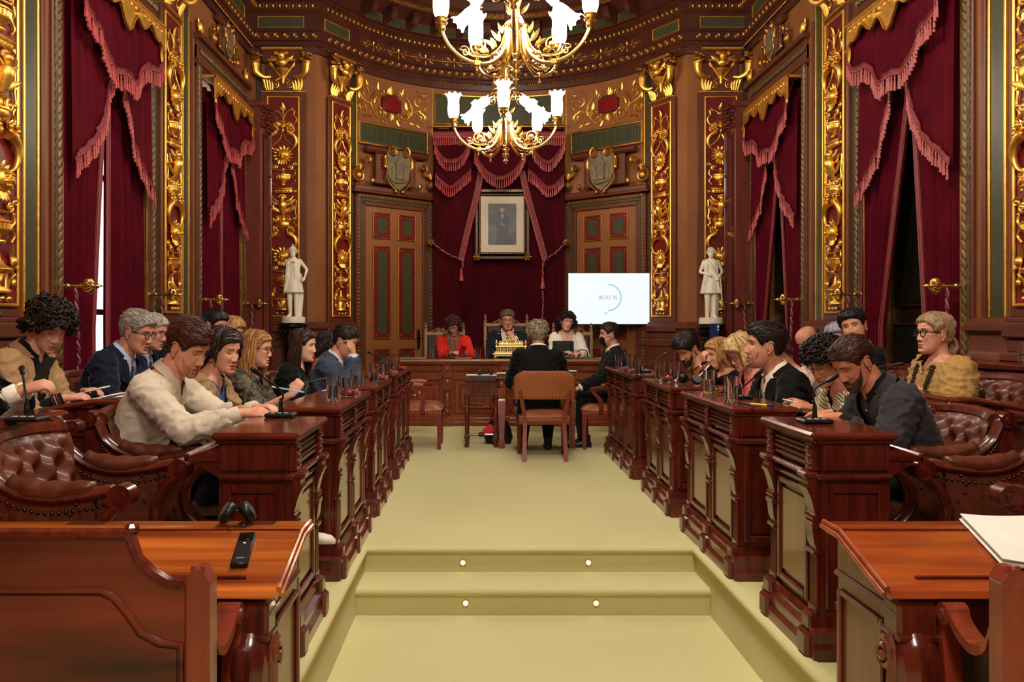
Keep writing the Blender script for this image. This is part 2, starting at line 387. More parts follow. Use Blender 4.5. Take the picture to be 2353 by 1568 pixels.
def frame_panel(par, name, loc, rotz, w_, h, pm, fm, fr=.02, dep=.012):
    """flat panel within a raised gold fillet: two parts"""
    e = MB(); e.box(-w_/2, w_/2, -.004, .02, -h/2, h/2); o = part(name, e, pm, par); o.location = loc; o.rotation_euler = (0, 0, rotz)
    e = MB(); e.sweep([(0, -fr/2), (dep*.7, -fr/2), (dep, 0), (dep*.7, fr/2), (0, fr/2)], [(-w_/2, 0, -h/2), (-w_/2, 0, h/2), (w_/2, 0, h/2), (w_/2, 0, -h/2)], True, upv=(0, 0, 1)) if False else None
    for x0, x1, z0, z1 in ((-w_/2-fr, -w_/2, -h/2-fr, h/2+fr), (w_/2, w_/2+fr, -h/2-fr, h/2+fr), (-w_/2, w_/2, h/2, h/2+fr), (-w_/2, w_/2, -h/2-fr, -h/2)): e.box(x0, x1, -dep, .02, z0, z1, fr*.3)
    f = part('gold_fillet', e, fm, o); return o
ang = math.atan2(arc[0][1]-11.2, arc[0][0]-seg1[0]); sl = math.hypot(arc[0][0]-seg1[0], arc[0][1]-11.2)
for sx in (1, -1):
    mx = lambda x: x if sx == 1 else 2*AX-x
    frame_panel(cor, 'frieze_panel', (mx((XL+seg1[0])/2), 11.125, 5.395), 0, .60, .13, GREEN, GOLD, .014)
    frame_panel(cor, 'frieze_panel', (mx((seg1[0]+arc[0][0])/2+.06), (11.2+arc[0][1])/2-.05, 5.395), sx*ang, sl*.72, .13, GREEN, GOLD, .014)
    for yy in (10.3, 9.1, 7.9): frame_panel(cor, 'frieze_panel', (mx(XL)+sx*.075 if sx == 1 else XR-.075, yy, 5.395), sx*PI/2, .9, .13, GREEN, GOLD, .014)
    frame_panel(cor, 'frieze_panel', (mx((XL+seg1[0])/2), 11.105, 5.83), 0, .5, .13, GREEN, GOLDD, .012)
for t in np.linspace(-50, 50, 11):
    p = arcp(t, 5.83, .092); frame_panel(cor, 'frieze_panel', p, -math.radians(t), .30, .11, GREEN, GOLDD, .012)
# scroll brackets under the upper cornice
q = MB(); q.prism([(0, 0), (-.1, .03), (-.2, .02), (-.26, .09), (-.26, .17), (-.2, .2), (0, .22)], -.05, .05, 'x'); q.tube([(-.055, -.23, .12), (.055, -.23, .12)], .035, 10); q.tube([(-.055, -.06, .06), (.055, -.06, .06)], .03, 8); q.ball((0, -.2, .02), (.03, .03, .035), 6, 4)
bme = q.mesh('cornice_bracket')
bk = [arcp(t, 5.78, .09) for t in np.linspace(-55, 55, 12)]; bt = [-math.radians(t) for t in np.linspace(-55, 55, 12)]
for x in (-2.95, -2.45, 3.03, 3.53): bk.append(V(x, 11.12, 5.78)); bt.append(0)
for y in (10.9, 9.9, 8.9): bk += [V(XL+.09, y, 5.78), V(XR-.09, y, 5.78)]; bt += [PI/2, -PI/2]
for p, r in zip(bk, bt):
    o = link('cornice_bracket', bme, DKBROWN, cor); o.location = p; o.rotation_euler = (0, 0, r)

# ---- wainscot and base mouldings
wp = [(0, 0), (.05, 0), (.05, .2), (.03, .24), (.02, .25), (.02, .9), (.06, .93), (.07, 1.0), (.10, 1.03), (.10, 1.07), (.06, 1.1), (.05, 1.13), (.05, 1.24), (.09, 1.27), (.09, 1.31), (.03, 1.36), (0, 1.36)]
mb = MB()
for X, sg in ((XL, 1), (XR, -1)):
    ys = [-4, WIN[0]-WHW-.15, WIN[0]+WHW+.15, WIN[1]-WHW-.15]
    for i in (0, 2):
        pth = [(X, ys[i], 0), (X, ys[i+1], 0)]
        if sg < 0: pth = pth[::-1]
        mb.sweep(wp, pth)
struct('baseboard_sides', mb, BROWN)
mb = MB()
for p in (wallpath[:3], wallpath[-3:]): mb.sweep(wp, p)
for t0, t1 in ((-TH0, -56), (-26.5, -24), (24, 26.5), (56, TH0)): mb.sweep(wp, [arcp(t) for t in np.linspace(t0, t1, 3)])
struct('baseboard_back', mb, BROWN)

# ================================================================ GILDED ORNAMENT (local frames face -y)
def spiral(mb, cx, cz, r0, turns, a0, dirn, tube=.008, y=-.02, n=18, tail=None):
    t = np.linspace(0, 1, n); a = a0+dirn*turns*2*PI*t; r = r0*(1-t*.82)
    pts = [(cx+ri*math.cos(ai), y, cz+ri*math.sin(ai)) for ri, ai in zip(r, a)]
    if tail is not None: pts = list(crv([tail, pts[0]], 4)[:-1])+pts
    mb.tube(pts, np.linspace(tube, tube*.6, len(pts)), 5); mb.ball(pts[-1], tube*1.7, 6, 4)
def leaf(mb, x, z, ang, L, w_=.3, y=-.015, curl=.25, n=5):
    c, s = math.cos(ang), math.sin(ang); P = []
    for i in range(n+1):
        t = i/n; ww = L*w_*math.sin(PI*min(t*.9+.08, 1))**.8*(1-t*.3)
        ax_, az = x+c*L*t, z+s*L*t; yy = y-L*curl*t*t
        P.append([(ax_-s*ww, yy+.004, az+c*ww), (ax_, yy-.3*ww, az), (ax_+s*ww, yy+.004, az-c*ww), (ax_, yy+.3*ww+.004, az)])
    mb.rings(P)
def half_urn(mb, x, z, prof, n=9, depth=.7):
    mb.lathe([(r, z+h) for r, h in prof], n, (x, 0, 0), depth, half=True)
def o_lily():
    m = MB(); m.tube([(0, -.012, -.06), (0, -.014, .0)], .0085, 5)
    for a, L in ((PI/2, .09), (PI*.72, .055), (PI*.28, .055)): leaf(m, 0, 0, a, L, .28)
    for s in (-1, 1):
        m.tube(crv([(0, -.012, -.1), (s*.03, -.014, -.03), (s*.07, -.016, .0), (s*.115, -.014, .0)], 4), .0078, 5)
        leaf(m, s*.075, .0, PI/2-s*.9, .055, .3); leaf(m, s*.075, .0, PI/2+s*.5-s*1.9, .045, .3)
        m.tube(crv([(s*.125, -.012, .0), (s*.115, -.014, -.05), (s*.145, -.014, -.09), (s*.13, -.012, -.15), (s*.07, -.012, -.20)], 4), .0078, 5); m.ball((s*.14, -.014, -.09), .011, 6, 4)
    half_urn(m, 0, -.19, [(.0, -.02), (.012, 0), (.03, .03), (.012, .035), (.062, .06), (.05, .07), (.03, .085), (.008, .1)]); return m
def o_scrolls():
    m = MB()
    for s in (-1, 1):
        spiral(m, s*.1, 0, .055, 1.2, PI/2, s, .011, tail=(s*.02, -.014, .045)); leaf(m, s*.015, .03, PI/2-s*.8, .08, .28); leaf(m, s*.06, .07, PI/2-s*1.5, .05, .3)
        m.tube(crv([(s*.01, -.012, -.06), (s*.04, -.014, -.13), (s*.11, -.014, -.2), (s*.12, -.012, -.21)], 4), .0085, 5)
    m.ball((0, -.02, .03), (.028, .022, .022), 8, 5); m.ball((0, -.02, -.03), (.02, .018, .016), 6, 4); leaf(m, 0, -.05, PI/2, .06, .3); return m
def o_horns():
    m = MB()
    for s in (-1, 1):
        m.tube(crv([(s*.075, -.03, .10), (s*.125, -.032, .06), (s*.145, -.028, -.01), (s*.12, -.022, -.08), (s*.06, -.014, -.12)], 4), np.linspace(.033, .007, 17), 8)
        m.tube([(s*.06, -.03, .105), (s*.085, -.032, .095)], .037, 8)
        for k in range(7):
            a = 2*PI*k/7; m.ball((s*.085+.036*math.cos(a), -.04, .135+.032*math.sin(a)), .016, 6, 4)
        for k in range(3): leaf(m, s*.085, .14, PI/2-s*(.9-k*.7), .06, .3)
    return m
def o_mask():
    m = MB(); m.ball((0, -.03, 0), (.07, .045, .068), 12, 8); m.ball((0, -.075, -.005), (.012, .02, .022), 6, 4); m.ball((0, -.066, -.035), (.026, .014, .012), 8, 4)
    for s in (-1, 1): m.ball((s*.026, -.068, .016), (.014, .01, .008), 6, 4); m.ball((s*.03, -.058, -.012), (.02, .02, .018), 6, 4); m.ball((s*.026, -.07, .032), (.02, .01, .006), 6, 4)
    for k in range(14):
        a = 2*PI*k/14+.1; leaf(m, .06*math.cos(a), .06*math.sin(a), a, .055, .34, -.025, .15)
    for k in range(4): leaf(m, (k-1.5)*.02, -.06, -PI/2+(k-1.5)*.2, .06, .26, -.03)
    return m
def o_urn():
    m = MB()
    for s in (-1, 1):
        spiral(m, s*.075, .13, .036, 1.3, -PI/2, s, .010, tail=(0, -.014, .09)); spiral(m, s*.125, .17, .03, 1.1, PI/2, -s, .009)
        m.tube(crv([(s*.12, -.012, .1), (s*.13, -.014, .04), (s*.1, -.014, .0), (s*.13, -.014, -.05), (s*.1, -.012, -.1)], 4), .0078, 5); m.ball((s*.125, -.014, .09), .01, 6, 4)
    half_urn(m, 0, -.06, [(.0, -.04), (.02, -.03), (.028, -.01), (.04, .0), (.075, .02), (.08, .03), (.066, .034), (.07, .075), (.088, .08), (.088, .09), (.05, .1), (.02, .12), (.012, .16), (.018, .18), (0, .19)], 13)
    for k in range(9):
        a = PI+PI*(k+.5)/9; m.tube([(.072*math.cos(a), .055*math.sin(a), -.022), (.076*math.cos(a), .057*math.sin(a), .012)], .006, 4)
    m.ball((0, -.02, -.105), (.03, .02, .018), 8, 5); return m
def o_tablet():
    m = MB(); m.box(-.1, .1, -.03, 0, -.03, .03, .006); m.box(-.112, .112, -.04, 0, .028, .042, .004); m.box(-.085, .085, -.035, 0, -.02, .018, .004)
    for s in (-1, 1): m.prism([(s*.1, 0), (s*.145, .018), (s*.145, -.018)], -.015, 0)
    for k in range(6): m.ball((-.07+k*.028, -.036, 0), (.01, .006, .012), 6, 4)
    return m
def o_figure():
    m = MB(); m.ball((0, -.05, .12), (.034, .034, .038), 10, 7)
    for k in range(9): a = k/8*PI; m.ball((.036*math.cos(a), -.045, .128+.034*math.sin(a)), .014, 6, 4)
    m.tube([(0, -.035, .09), (0, -.045, .05), (0, -.04, .0), (0, -.03, -.05), (0, -.02, -.1)], [.022, .05, .04, .034, .02], 10)
    for s in (-1, 1):
        m.tube(crv([(s*.04, -.04, .07), (s*.085, -.04, .1), (s*.115, -.03, .15)], 4), [.018]*5+[.012]*4, 7)
        leaf(m, s*.045, .03, PI/2-s*.85, .13, .25, -.02, .1); leaf(m, s*.02, -.07, PI/2-s*1.0, .17, .2, -.02, .12); leaf(m, s*.1, .04, -PI/2+s*.3, .09, .2)
        spiral(m, s*.075, -.16, .04, 1.3, PI/2, s, .011, tail=(s*.02, -.014, -.11)); m.ball((s*.12, -.02, -.15), .018, 6, 4)
        m.tube(crv([(s*.14, -.01, .1), (s*.135, -.012, .0), (s*.13, -.014, -.06), (s*.14, -.014, -.14), (s*.115, -.014, -.2), (s*.14, -.012, -.24), (s*.12, -.012, -.27)], 4), .0078, 5)
    half_urn(m, 0, -.27, [(0, -.03), (.02, -.02), (.05, .0), (.078, .02), (.07, .055), (.085, .06), (.085, .07), (.05, .075), (.035, .09), (.034, .14), (.045, .15), (.03, .17)], 11); return m
def o_base():
    m = MB(); half_urn(m, 0, -.12, [(.06, -.08), (.08, -.075), (.082, -.06), (.068, -.05), (.062, .05), (.085, .055), (.1, .07), (.095, .078), (.05, .1), (.022, .14), (.012, .2), (0, .22)], 11)
    for k in range(3): m.ball(((k-1)*.06, -.02, -.235), .02, 8, 5)
    for s in (-1, 1):
        leaf(m, s*.11, .02, PI/2+s*.3, .1, .3, -.02); leaf(m, s*.11, .02, -PI/2+s*.5, .08, .3, -.02); m.ball((s*.115, -.02, .01), (.03, .02, .036), 7, 5)
        m.tube([(s*.115, -.012, -.02), (s*.118, -.012, -.1)], .007, 5); m.ball((s*.118, -.018, -.13), (.016, .014, .03), 6, 5)
        leaf(m, s*.02, -.16, PI/2-s*.3, .09, .2, -.05)
    return m
ORN = {k: f().mesh('gilded_'+k, 62) for k, f in dict(lily=o_lily, scrollwork=o_scrolls, cornucopia=o_horns, mask=o_mask, urn=o_urn, tablet=o_tablet, cherub=o_figure, base_urn=o_base).items()}
for m_ in ORN.values(): m_.materials.append(GOLD)
STACK = [('lily', .06), ('scrollwork', .145), ('cornucopia', .20), ('mask', .265), ('urn', .365), ('tablet', .43), ('cherub', .505), ('cornucopia', .665), ('mask', .73), ('urn', .83), ('base_urn', .91)]
def pilaster(name, loc, rotz, pw, W, z0=1.45, z1=4.38, cap=True, sxs=1.0):
    P = bpy.data.objects.new(name, None); COL.objects.link(P); P['kind'] = 'structure'; P.location = loc; P.rotation_euler = (0, 0, rotz)
    b = MB(); b.box(-W/2, W/2, -.05, .0, z0-.09, z1+.07, .006); part('pilaster_shaft', b, BROWN, P)
    b = MB(); b.box(-pw/2, pw/2, -.054, -.04, z0, z1); pn = part('crimson_panel', b, CRIMP, P)
    b = MB()
    for x0, x1, a0, a1 in ((-pw/2-.022, -pw/2, z0-.022, z1+.022), (pw/2, pw/2+.022, z0-.022, z1+.022), (-pw/2, pw/2, z1, z1+.022), (-pw/2, pw/2, z0-.022, z0)): b.box(x0, x1, -.075, -.05, a0, a1, .007)
    part('gold_fillet', b, GOLD, P)
    sx = pw/.318
    for nm, t in STACK:
        o = link('gilded_'+nm, ORN[nm], None, P); o.location = (0, -.052, z1-t*(z1-z0)); o.scale = (sx, 1.25, 1.12 if nm in ('mask', 'lily', 'cornucopia', 'scrollwork') else 1.0)
    b = MB()
    for h0, h1, d in ((z0-.13, z0-.09, .07), (z0-.17, z0-.13, .055), (z0-.23, z0-.17, .09), (z0-.33, z0-.23, .06), (z0-.4, z0-.33, .1), (0, z0-.4, .08)): b.box(-W/2-d*.4, W/2+d*.4, -d, .0, h0, h1, .012)
    part('pilaster_base', b, BROWN, P)
    if cap:
        h = z1+.07; hw = W/2
        b = MB(); b.box(-hw*.75, hw*.75, -.06, 0, h, h+.6, .01); b.box(-hw*.9, hw*.9, -.12, 0, h+.4, h+.56, .02); part('capital_block', b, BROWN, P)
        b = MB(); b.box(-hw*.95, hw*.95, -.075, -.0, h, h+.022, .005); b.box(-hw*.62, hw*.62, -.15, -.1, h+.4, h+.43, .008); b.box(-hw*.9, hw*.9, -.16, -.1, h+.55, h+.59, .01); part('gold_abacus', b, GOLD, P)
        b = MB()
        for s in (-1, 1): b.tube(crv([(s*hw*.5, -.1, h+.2), (s*hw*.78, -.13, h+.19), (s*hw*1.05, -.16, h+.25), (s*hw*1.1, -.17, h+.36)], 4), np.linspace(.02, .055, 13), 9); b.tube([(s*hw*1.1, -.17, h+.36), (s*hw*1.11, -.17, h+.385)], .062, 9)
        part('gilded_horn', b, GOLD, P)
        b = MB(); r2 = random.Random(3)
        for s in (-1, 1):
            for k in range(12): b.ball((s*hw*1.08+r2.uniform(-.07, .07), -.17+r2.uniform(-.05, .03), h+.43+r2.uniform(-.04, .08)), r2.uniform(.02, .034), 6, 4)
        part('gilded_fruit', b, GOLDD, P)
        b = MB(); half_urn(b, 0, h+.22, [(0, -.12), (.02, -.1), (.03, -.02), (.04, 0), (.06, .03), (.1, .07), (.11, .085), (.05, .1), (.02, .14)], 11, 1.1)
        b.v = [v+V(0, -.06, 0) for v in b.v]; b.ball((0, -.17, h+.47), (.055, .05, .06), 9, 7); b.ball((0, -.15, h+.38), (.08, .06, .06), 9, 6)
        for s in (-1, 1): leaf(b, s*.05, h+.4, PI/2-s*1.0, .13, .3, -.14, .1); spiral(b, s*.1, h+.1, .055, 1.4, PI/2, s, .009, -.075, tail=(s*.02, -.075, h+.2)); b.tube(crv([(s*.02, -.08, h+.18), (s*.08, -.09, h+.27), (s*.14, -.1, h+.35)], 4), .009, 5); leaf(b, s*.13, h+.33, PI/2-s*.5, .08, .3, -.1); b.ball((s*.07, -.18, h+.5), .03, 6, 4)
        part('gilded_cherub_urn', b, GOLD, P)
        b = MB()
        for s in (-1, 1):
            for k in range(4): leaf(b, s*(hw*.72-k*.025), h+.03, PI/2-s*(.25-k*.12), .17-.02*k, .2, -.065-.004*k, .35)
        part('gilded_acanthus', b, GOLD, P)
    return P
pilaster('trim_pilaster_back', (-2.66, 11.2, 0), 0, .40, .62)
pilaster('trim_pilaster_back', (2*AX+2.66, 11.2, 0), 0, .40, .62)
mxp = ((seg1[0]+arc[0][0])/2, (11.2+arc[0][1])/2)
pilaster('trim_pilaster_apse', (mxp[0]+.05, mxp[1]+.08, 0), ang, .34, .50)
pilaster('trim_pilaster_apse', (2*AX-mxp[0]-.05, mxp[1]+.08, 0), -ang, .34, .50)
for Y in (8.31, 5.30):
    pilaster('trim_pilaster_side', (XL, Y, 0), PI/2, .40, .56)
    pilaster('trim_pilaster_side', (XR, Y, 0), -PI/2, .40, .56)

# green strips and gold fillets on the walls
b = MB(); g = MB(); br = MB()
def strip(loc, rotz, x, wd, z0, z1, mbs, d):
    c, s = math.cos(rotz), math.sin(rotz); q_ = MB(); q_.box(x-wd/2, x+wd/2, -d, 0.0, z0, z1, min(.004, d*.4)); v = np.concatenate(q_.v)
    mbs.add(v@np.array([[c, -s, 0], [s, c, 0], [0, 0, 1]]).T+np.array(loc), q_.f)
for X, r, sg in ((XL, PI/2, 1), (XR, -PI/2, -1)):
    for Yp in (8.40, 5.37):
        for e in (-1, 1):
            strip((X, Yp, 0), r, e*.40, .15, .1, 4.9, b, .012)
            for k in (.31, .49): strip((X, Yp, 0), r, e*k, .022, 1.36, 4.9, g, .022)
            strip((X, Yp, 0), r, e*.54, .05, .1, 4.6, br, .03)
for e in (-1, 1):
    for th, wd in ((58.2, .14),):
        p = arcp(e*th); strip(p, -math.radians(e*th), 0, wd, 1.36, 4.95, b, .012)
    for th in (56.2, 24.6, 60.2): p = arcp(e*th); strip(p, -math.radians(e*th), 0, .02, .2 if th == 24.6 else 1.36, 4.95, g, .02)
    x = -3.0 if e < 0 else 2*AX+3.0; strip((x, 11.2, 0), 0, 0, .08, 4.3, 4.95, b, .012)
struct('trim_green_strips', b, GREEN); struct('trim_gold_fillets', g, GOLD); struct('trim_brown_strips', br, BROWN)
# ================================================================ SIDE WINDOWS AND CURTAINS (local frame: x along the wall, -y into the room)
DAY = mat('daylit_pane', (200, 215, 255), emit=(.75, .85, 1, 2.2))
SHUT = mat('dark_shutter_wood', (26, 14, 10), (36, 20, 13), .4, coat=.2)
SHUTG = mat('dark_green_shutter', (22, 22, 15), None, .4)
lm = MB()
for k in range(58):
    z = .25+k*.068
    for s in (-1, 1): leaf(lm, s*.008, z, PI/2-s*.42, .085, .3, -.028, .1)
LEAFM = lm.mesh('leaf_moulding'); LEAFM.materials.append(LEAFG)
lt = MB()
for k in range(27):
    x = -.9+k*.069
    for s in (-1, 1): leaf(lt, x, s*.008, -s*.42, .085, .3, -.028, .1)
LEAFT = lt.mesh('leaf_moulding_top'); LEAFT.materials.append(LEAFG)
def fringe(mbt, mbb, path, drop=.12, step=.036, band=.05, y0=0.0, tas=True):
    """braid band with hanging tassels along a path of (x, y, z)"""
    P = np.asarray(path, float); seg = np.linalg.norm(np.diff(P, axis=0), axis=1); s = np.concatenate([[0], np.cumsum(seg)])
    up = [p+V(0, -.004, band) for p in P]; G_ = np.array([P+V(0, -.012, 0), P+V(0, -.016, band*.5), np.array(up)]); mbb.grid(G_)
    for off in (0, band*.45, band*.95): mbb.tube(P+V(0, -.014, off), .0055, 4)
    n = max(int(s[-1]/step), 2)
    for i in range(n):
        d = (i+.5)/n*s[-1]; p = np.array([np.interp(d, s, P[:, k]) for k in range(3)]); j = .92+.16*rnd.random()
        mbt.lathe([(.003, 0), (.007, -.016), (.010, -.026), (.006, -.036), (.0095, -.06*j), (.0125, -drop*j)], 5, p+V(0, -.014, 0))
def folds(x, k=7.0, ph=0.0): return (1-2*abs(math.sin(x*PI*k/1.6+ph*.5+.35*math.sin(x*9+ph)))**.75)*.62+math.sin(x*2*PI*k*2.3/1.6+1.3+ph)*.22
def cgrid(fx, nu, nv): return np.array([[fx(u, v) for u in np.linspace(0, 1, nu)] for v in np.linspace(0, 1, nv)])
def window_bay(n, X, Yc, rot, side):
    W_ = bpy.data.objects.new('window_%d' % n, None); COL.objects.link(W_); W_['kind'] = 'structure'; W_.location = (X, Yc, 0); W_.rotation_euler = (0, 0, rot)
    b = MB()
    if side < 0:
        b.box(-.8, .8, .26, .30, .3, 4.2); part('pane', b, DAY, W_)
        b = MB()
        for x in (-.78, -.02, .74): b.box(x, x+.04, .22, .26, .3, 4.2)
        for z in (.35, 1.4, 2.6, 3.8): b.box(-.8, .8, .22, .26, z, z+.05)
        part('sash_bars', b, SHUT, W_)
    else:
        b.box(-.8, .8, .24, .30, .3, 4.2); sh = part('shutter', b, SHUT, W_)
        for x in (-.4, .4):
            for z0, z1 in ((.5, 1.3), (1.5, 2.6), (2.75, 4.0)):
                q_ = MB(); q_.box(x-.28, x+.28, .225, .245, z0, z1, .008); part('shutter_panel', q_, SHUTG, sh)
                q_ = MB()
                for a0, a1, c0, c1 in ((x-.31, x-.28, z0-.03, z1+.03), (x+.28, x+.31, z0-.03, z1+.03), (x-.28, x+.28, z1, z1+.03), (x-.28, x+.28, z0-.03, z0)): q_.box(a0, a1, .215, .245, c0, c1, .008)
                part('panel_moulding', q_, SHUT, sh)
    b = MB()
    for s in (-1, 1): b.box(s*.80, s*.775, -.02, .24, .3, 4.16, .004)
    b.box(-.8, .8, -.02, .24, 4.1, 4.16, .004); part('gilded_reveal', b, GOLDD, W_)
    b = MB()
    for s in (-1, 1): b.box(s*.805, s*.955, -.03, .01, .1, 4.42, .008)
    b.box(-.955, .955, -.035, .01, 4.16, 4.5, .01); b.box(-1.0, 1.0, -.1, .01, 4.47, 4.53, .01); b.box(-.98, .98, -.06, .01, 4.2, 4.26, .01); part('window_case', b, BROWN, W_)
    for s in (-1, 1): o = link('leaf_moulding', LEAFM, None, W_); o.location = (s*.88, -.005, .05)
    o = link('leaf_moulding', LEAFT, None, W_); o.location = (0, -.02, 4.36)
    for s in (-1, 1):
        b = MB(); b.ball((0, -.05, 0), (.06, .04, .08), 8, 6)
        for k in range(8): leaf(b, 0, 0, k*PI/4, .1, .3, -.04, .1)
        o = part('gilded_corner_mask', b, GOLD, W_); o.location = (s*.9, 0, 4.62)
    # gilded valance board with scalloped edge
    pts = [(-.78, 4.13)]; 
    for k in range(31):
        x = -.78+1.56*k/30; d = abs(x)/.78
        pts.append((x, 3.98-.05*math.cos(d*PI*5)-.12*math.exp(-(x/.16)**2)-.16*max(0, d-.86)/.14))
    pts.append((.78, 4.13)); b = MB(); b.prism(pts, -.18, -.16); b.box(-.78, .78, -.17, -.0, 4.10, 4.13)
    b.tube([(p[0], -.185, p[1]) for p in pts[1:-1]], .011, 6); b.tube([(-.78, -.185, 4.11), (.78, -.185, 4.11)], .014, 6)
    for k in range(16): b.ball((-.7+k*.0933, -.185, 4.05), (.03, .012, .025), 6, 4)
    for s in (-1, 1): leaf(b, s*.1, 4.0, PI/2-s*1.3, .25, .2, -.18, .05); leaf(b, s*.75, 3.9, -PI/2, .16, .25, -.17, .05)
    part('gilded_valance', b, GOLD, W_)
    # cartouche above
    cartouche(W_, (0, -.03, 4.60), .72)
    return W_
def cartouche(par, loc, k=1.0, mats=None):
    """shield with a tower relief between gilded scrolls"""
    E = par
    def add(nm, b, m): o = part(nm, b, m, E); o.location = loc; o.scale = (k, k, k); return o
    b = MB(); b.box(-.34, .34, -.03, 0, 0, .42, .01); b.box(-.52, .52, -.07, 0, .42, .5, .015); b.tube([(-.52, -.07, .46), (.52, -.07, .46)], .03, 8); add('scroll_tablet', b, BROWN)
    sh = [(-.19, .45), (-.2, .25), (-.16, .06), (-.06, -.04), (0, -.07), (.06, -.04), (.16, .06), (.2, .25), (.19, .45), (.1, .5), (0, .47), (-.1, .5)]
    b = MB(); b.prism(sh, -.1, -.03); add('shield', b, STEELG)
    b = MB(); b.box(-.06, .06, -.125, -.1, .08, .3, .006); b.box(-.075, .075, -.13, -.1, .28, .32, .006); b.prism([(-.045, .32), (0, .46), (.045, .32)], -.12, -.1)
    for x in (-.1, .1): b.box(x-.03, x+.03, -.118, -.1, .08, .22, .005); b.prism([(x-.03, .22), (x, .27), (x+.03, .22)], -.115, -.1)
    b.tube([(-.15, -.11, .07), (-.05, -.12, .03), (.05, -.12, .05), (.14, -.11, .07)], .018, 6); add('tower_relief', b, STEELG)
    b = MB()
    for s in (-1, 1):
        spiral(b, s*.1, .46, .085, 1.2, PI/2, -s, .02, -.11); b.tube(crv([(s*.2, -.1, .42), (s*.24, -.11, .3), (s*.2, -.11, .18), (s*.21, -.1, .08), (s*.12, -.1, -.03), (s*.05, -.11, -.08)], 4), .016, 6)
        b.tube([(s*.225, -.09, .22), (s*.225, -.09, .38)], .03, 8); b.ball((s*.06, -.11, -.09), .03, 7, 5)
        spiral(b, s*.62, .08, .11, 1.4, PI*.5 if s > 0 else PI*.5, -s, .02, -.05); spiral(b, s*.47, .3, .06, 1.2, -PI/2, s, .018, -.05, tail=(s*.56, -.05, .17))
        b.ball((s*.62, -.05, .08), (.06, .04, .06), 8, 6); b.ball((s*.4, -.05, .03), (.04, .03, .04), 7, 5)
        for q_ in range(5): leaf(b, s*.6, .15, PI/2-s*(q_*.35-.4), .1, .22, -.04, .1)
    add('gilded_scrolls', b, GOLDD)
    b = MB()
    for s in (-1, 1):
        for i in range(9): b.ball((s*.3, -.035, .06+i*.04), .008, 5, 4)
    for i in range(12): b.ball((-.3+i*.054, -.035, .03), .008, 5, 4)
    add('pearl_row', b, GOLD)
# tops of windows only, curtains are things of their own
HOLD = MB(); HOLD.lathe([(.0, .02), (.032, .015), (.034, -.0), (.018, -.012), (.015, -.04), (.022, -.05), (.022, -.065), (.014, -.075), (.012, -.14), (.02, -.15), (.02, -.165), (.014, -.17), (.02, -.19)], 12, axis='y')
HROS = MB()
for k in range(14):
    a = 2*PI*k/14; HROS.tube(crv([(.012*math.cos(a), -.19, .012*math.sin(a)), (.045*math.cos(a), -.2, .045*math.sin(a)), (.05*math.cos(a), -.225, .05*math.sin(a)), (.02*math.cos(a), -.24, .02*math.sin(a))], 3), .011, 5)
HTIP = MB(); HTIP.lathe([(.02, -.235), (.024, -.245), (.012, -.255), (.018, -.27), (.02, -.28), (.008, -.295), (.006, -.31), (0, -.33)], 10, axis='y')
HM = [(HOLD.mesh('rod'), 'rod'), (HROS.mesh('fluted_rosette'), 'fluted_rosette'), (HTIP.mesh('finial'), 'finial')]
def holdback(loc, rotz, label, k=1.0, group=None):
    t = thing('curtain_holdback', label, 'holdback', loc, rotz, group or 'brass curtain holdbacks'); t.scale = (k, k, k)
    for me, nm in HM: link(nm, me, BRASS, t)
    return t
CORDM = mat('twisted_silk_cord', (96, 34, 52), (190, 170, 176), .55, scale=1.2, wave=('DIAGONAL', 26, 0), detail=0)
def cord(name, label, pts, r=.009, tassel=True, group=None, k=1.0):
    P = crv(pts, 6); base = P[0]; t = thing(name, label, 'cord', base, world=True, group=group)
    b = MB(); s = np.concatenate([[0], np.cumsum(np.linalg.norm(np.diff(P, axis=0), axis=1))]); n = int(s[-1]/.012)+2
    Q = np.array([[np.interp(d, s, P[:, j]) for j in range(3)] for d in np.linspace(0, s[-1], n)])
    for ph in (0, PI):
        a = np.arange(n)*.75+ph; off = np.stack([np.cos(a), np.sin(a), np.zeros(n)], 1)*r*.8
        m_ = MATS.get('cord_a') or mat('cord_a', (120, 30, 48), None, .5); m2 = MATS.get('cord_b') or mat('cord_b', (150, 118, 118), None, .5)
        bb = MB(); bb.tube(Q+off, r*.75, 5); part('strand', bb, m_ if ph == 0 else m2, t)
    if tassel:
        b = MB(); e = P[-1]; b.lathe([(.004*k, .01), (.018*k, 0), (.02*k, -.02*k), (.012*k, -.035*k), (.02*k, -.05*k), (.03*k, -.13*k)], 9, e); part('tassel', b, FRINGE, t)
    return t
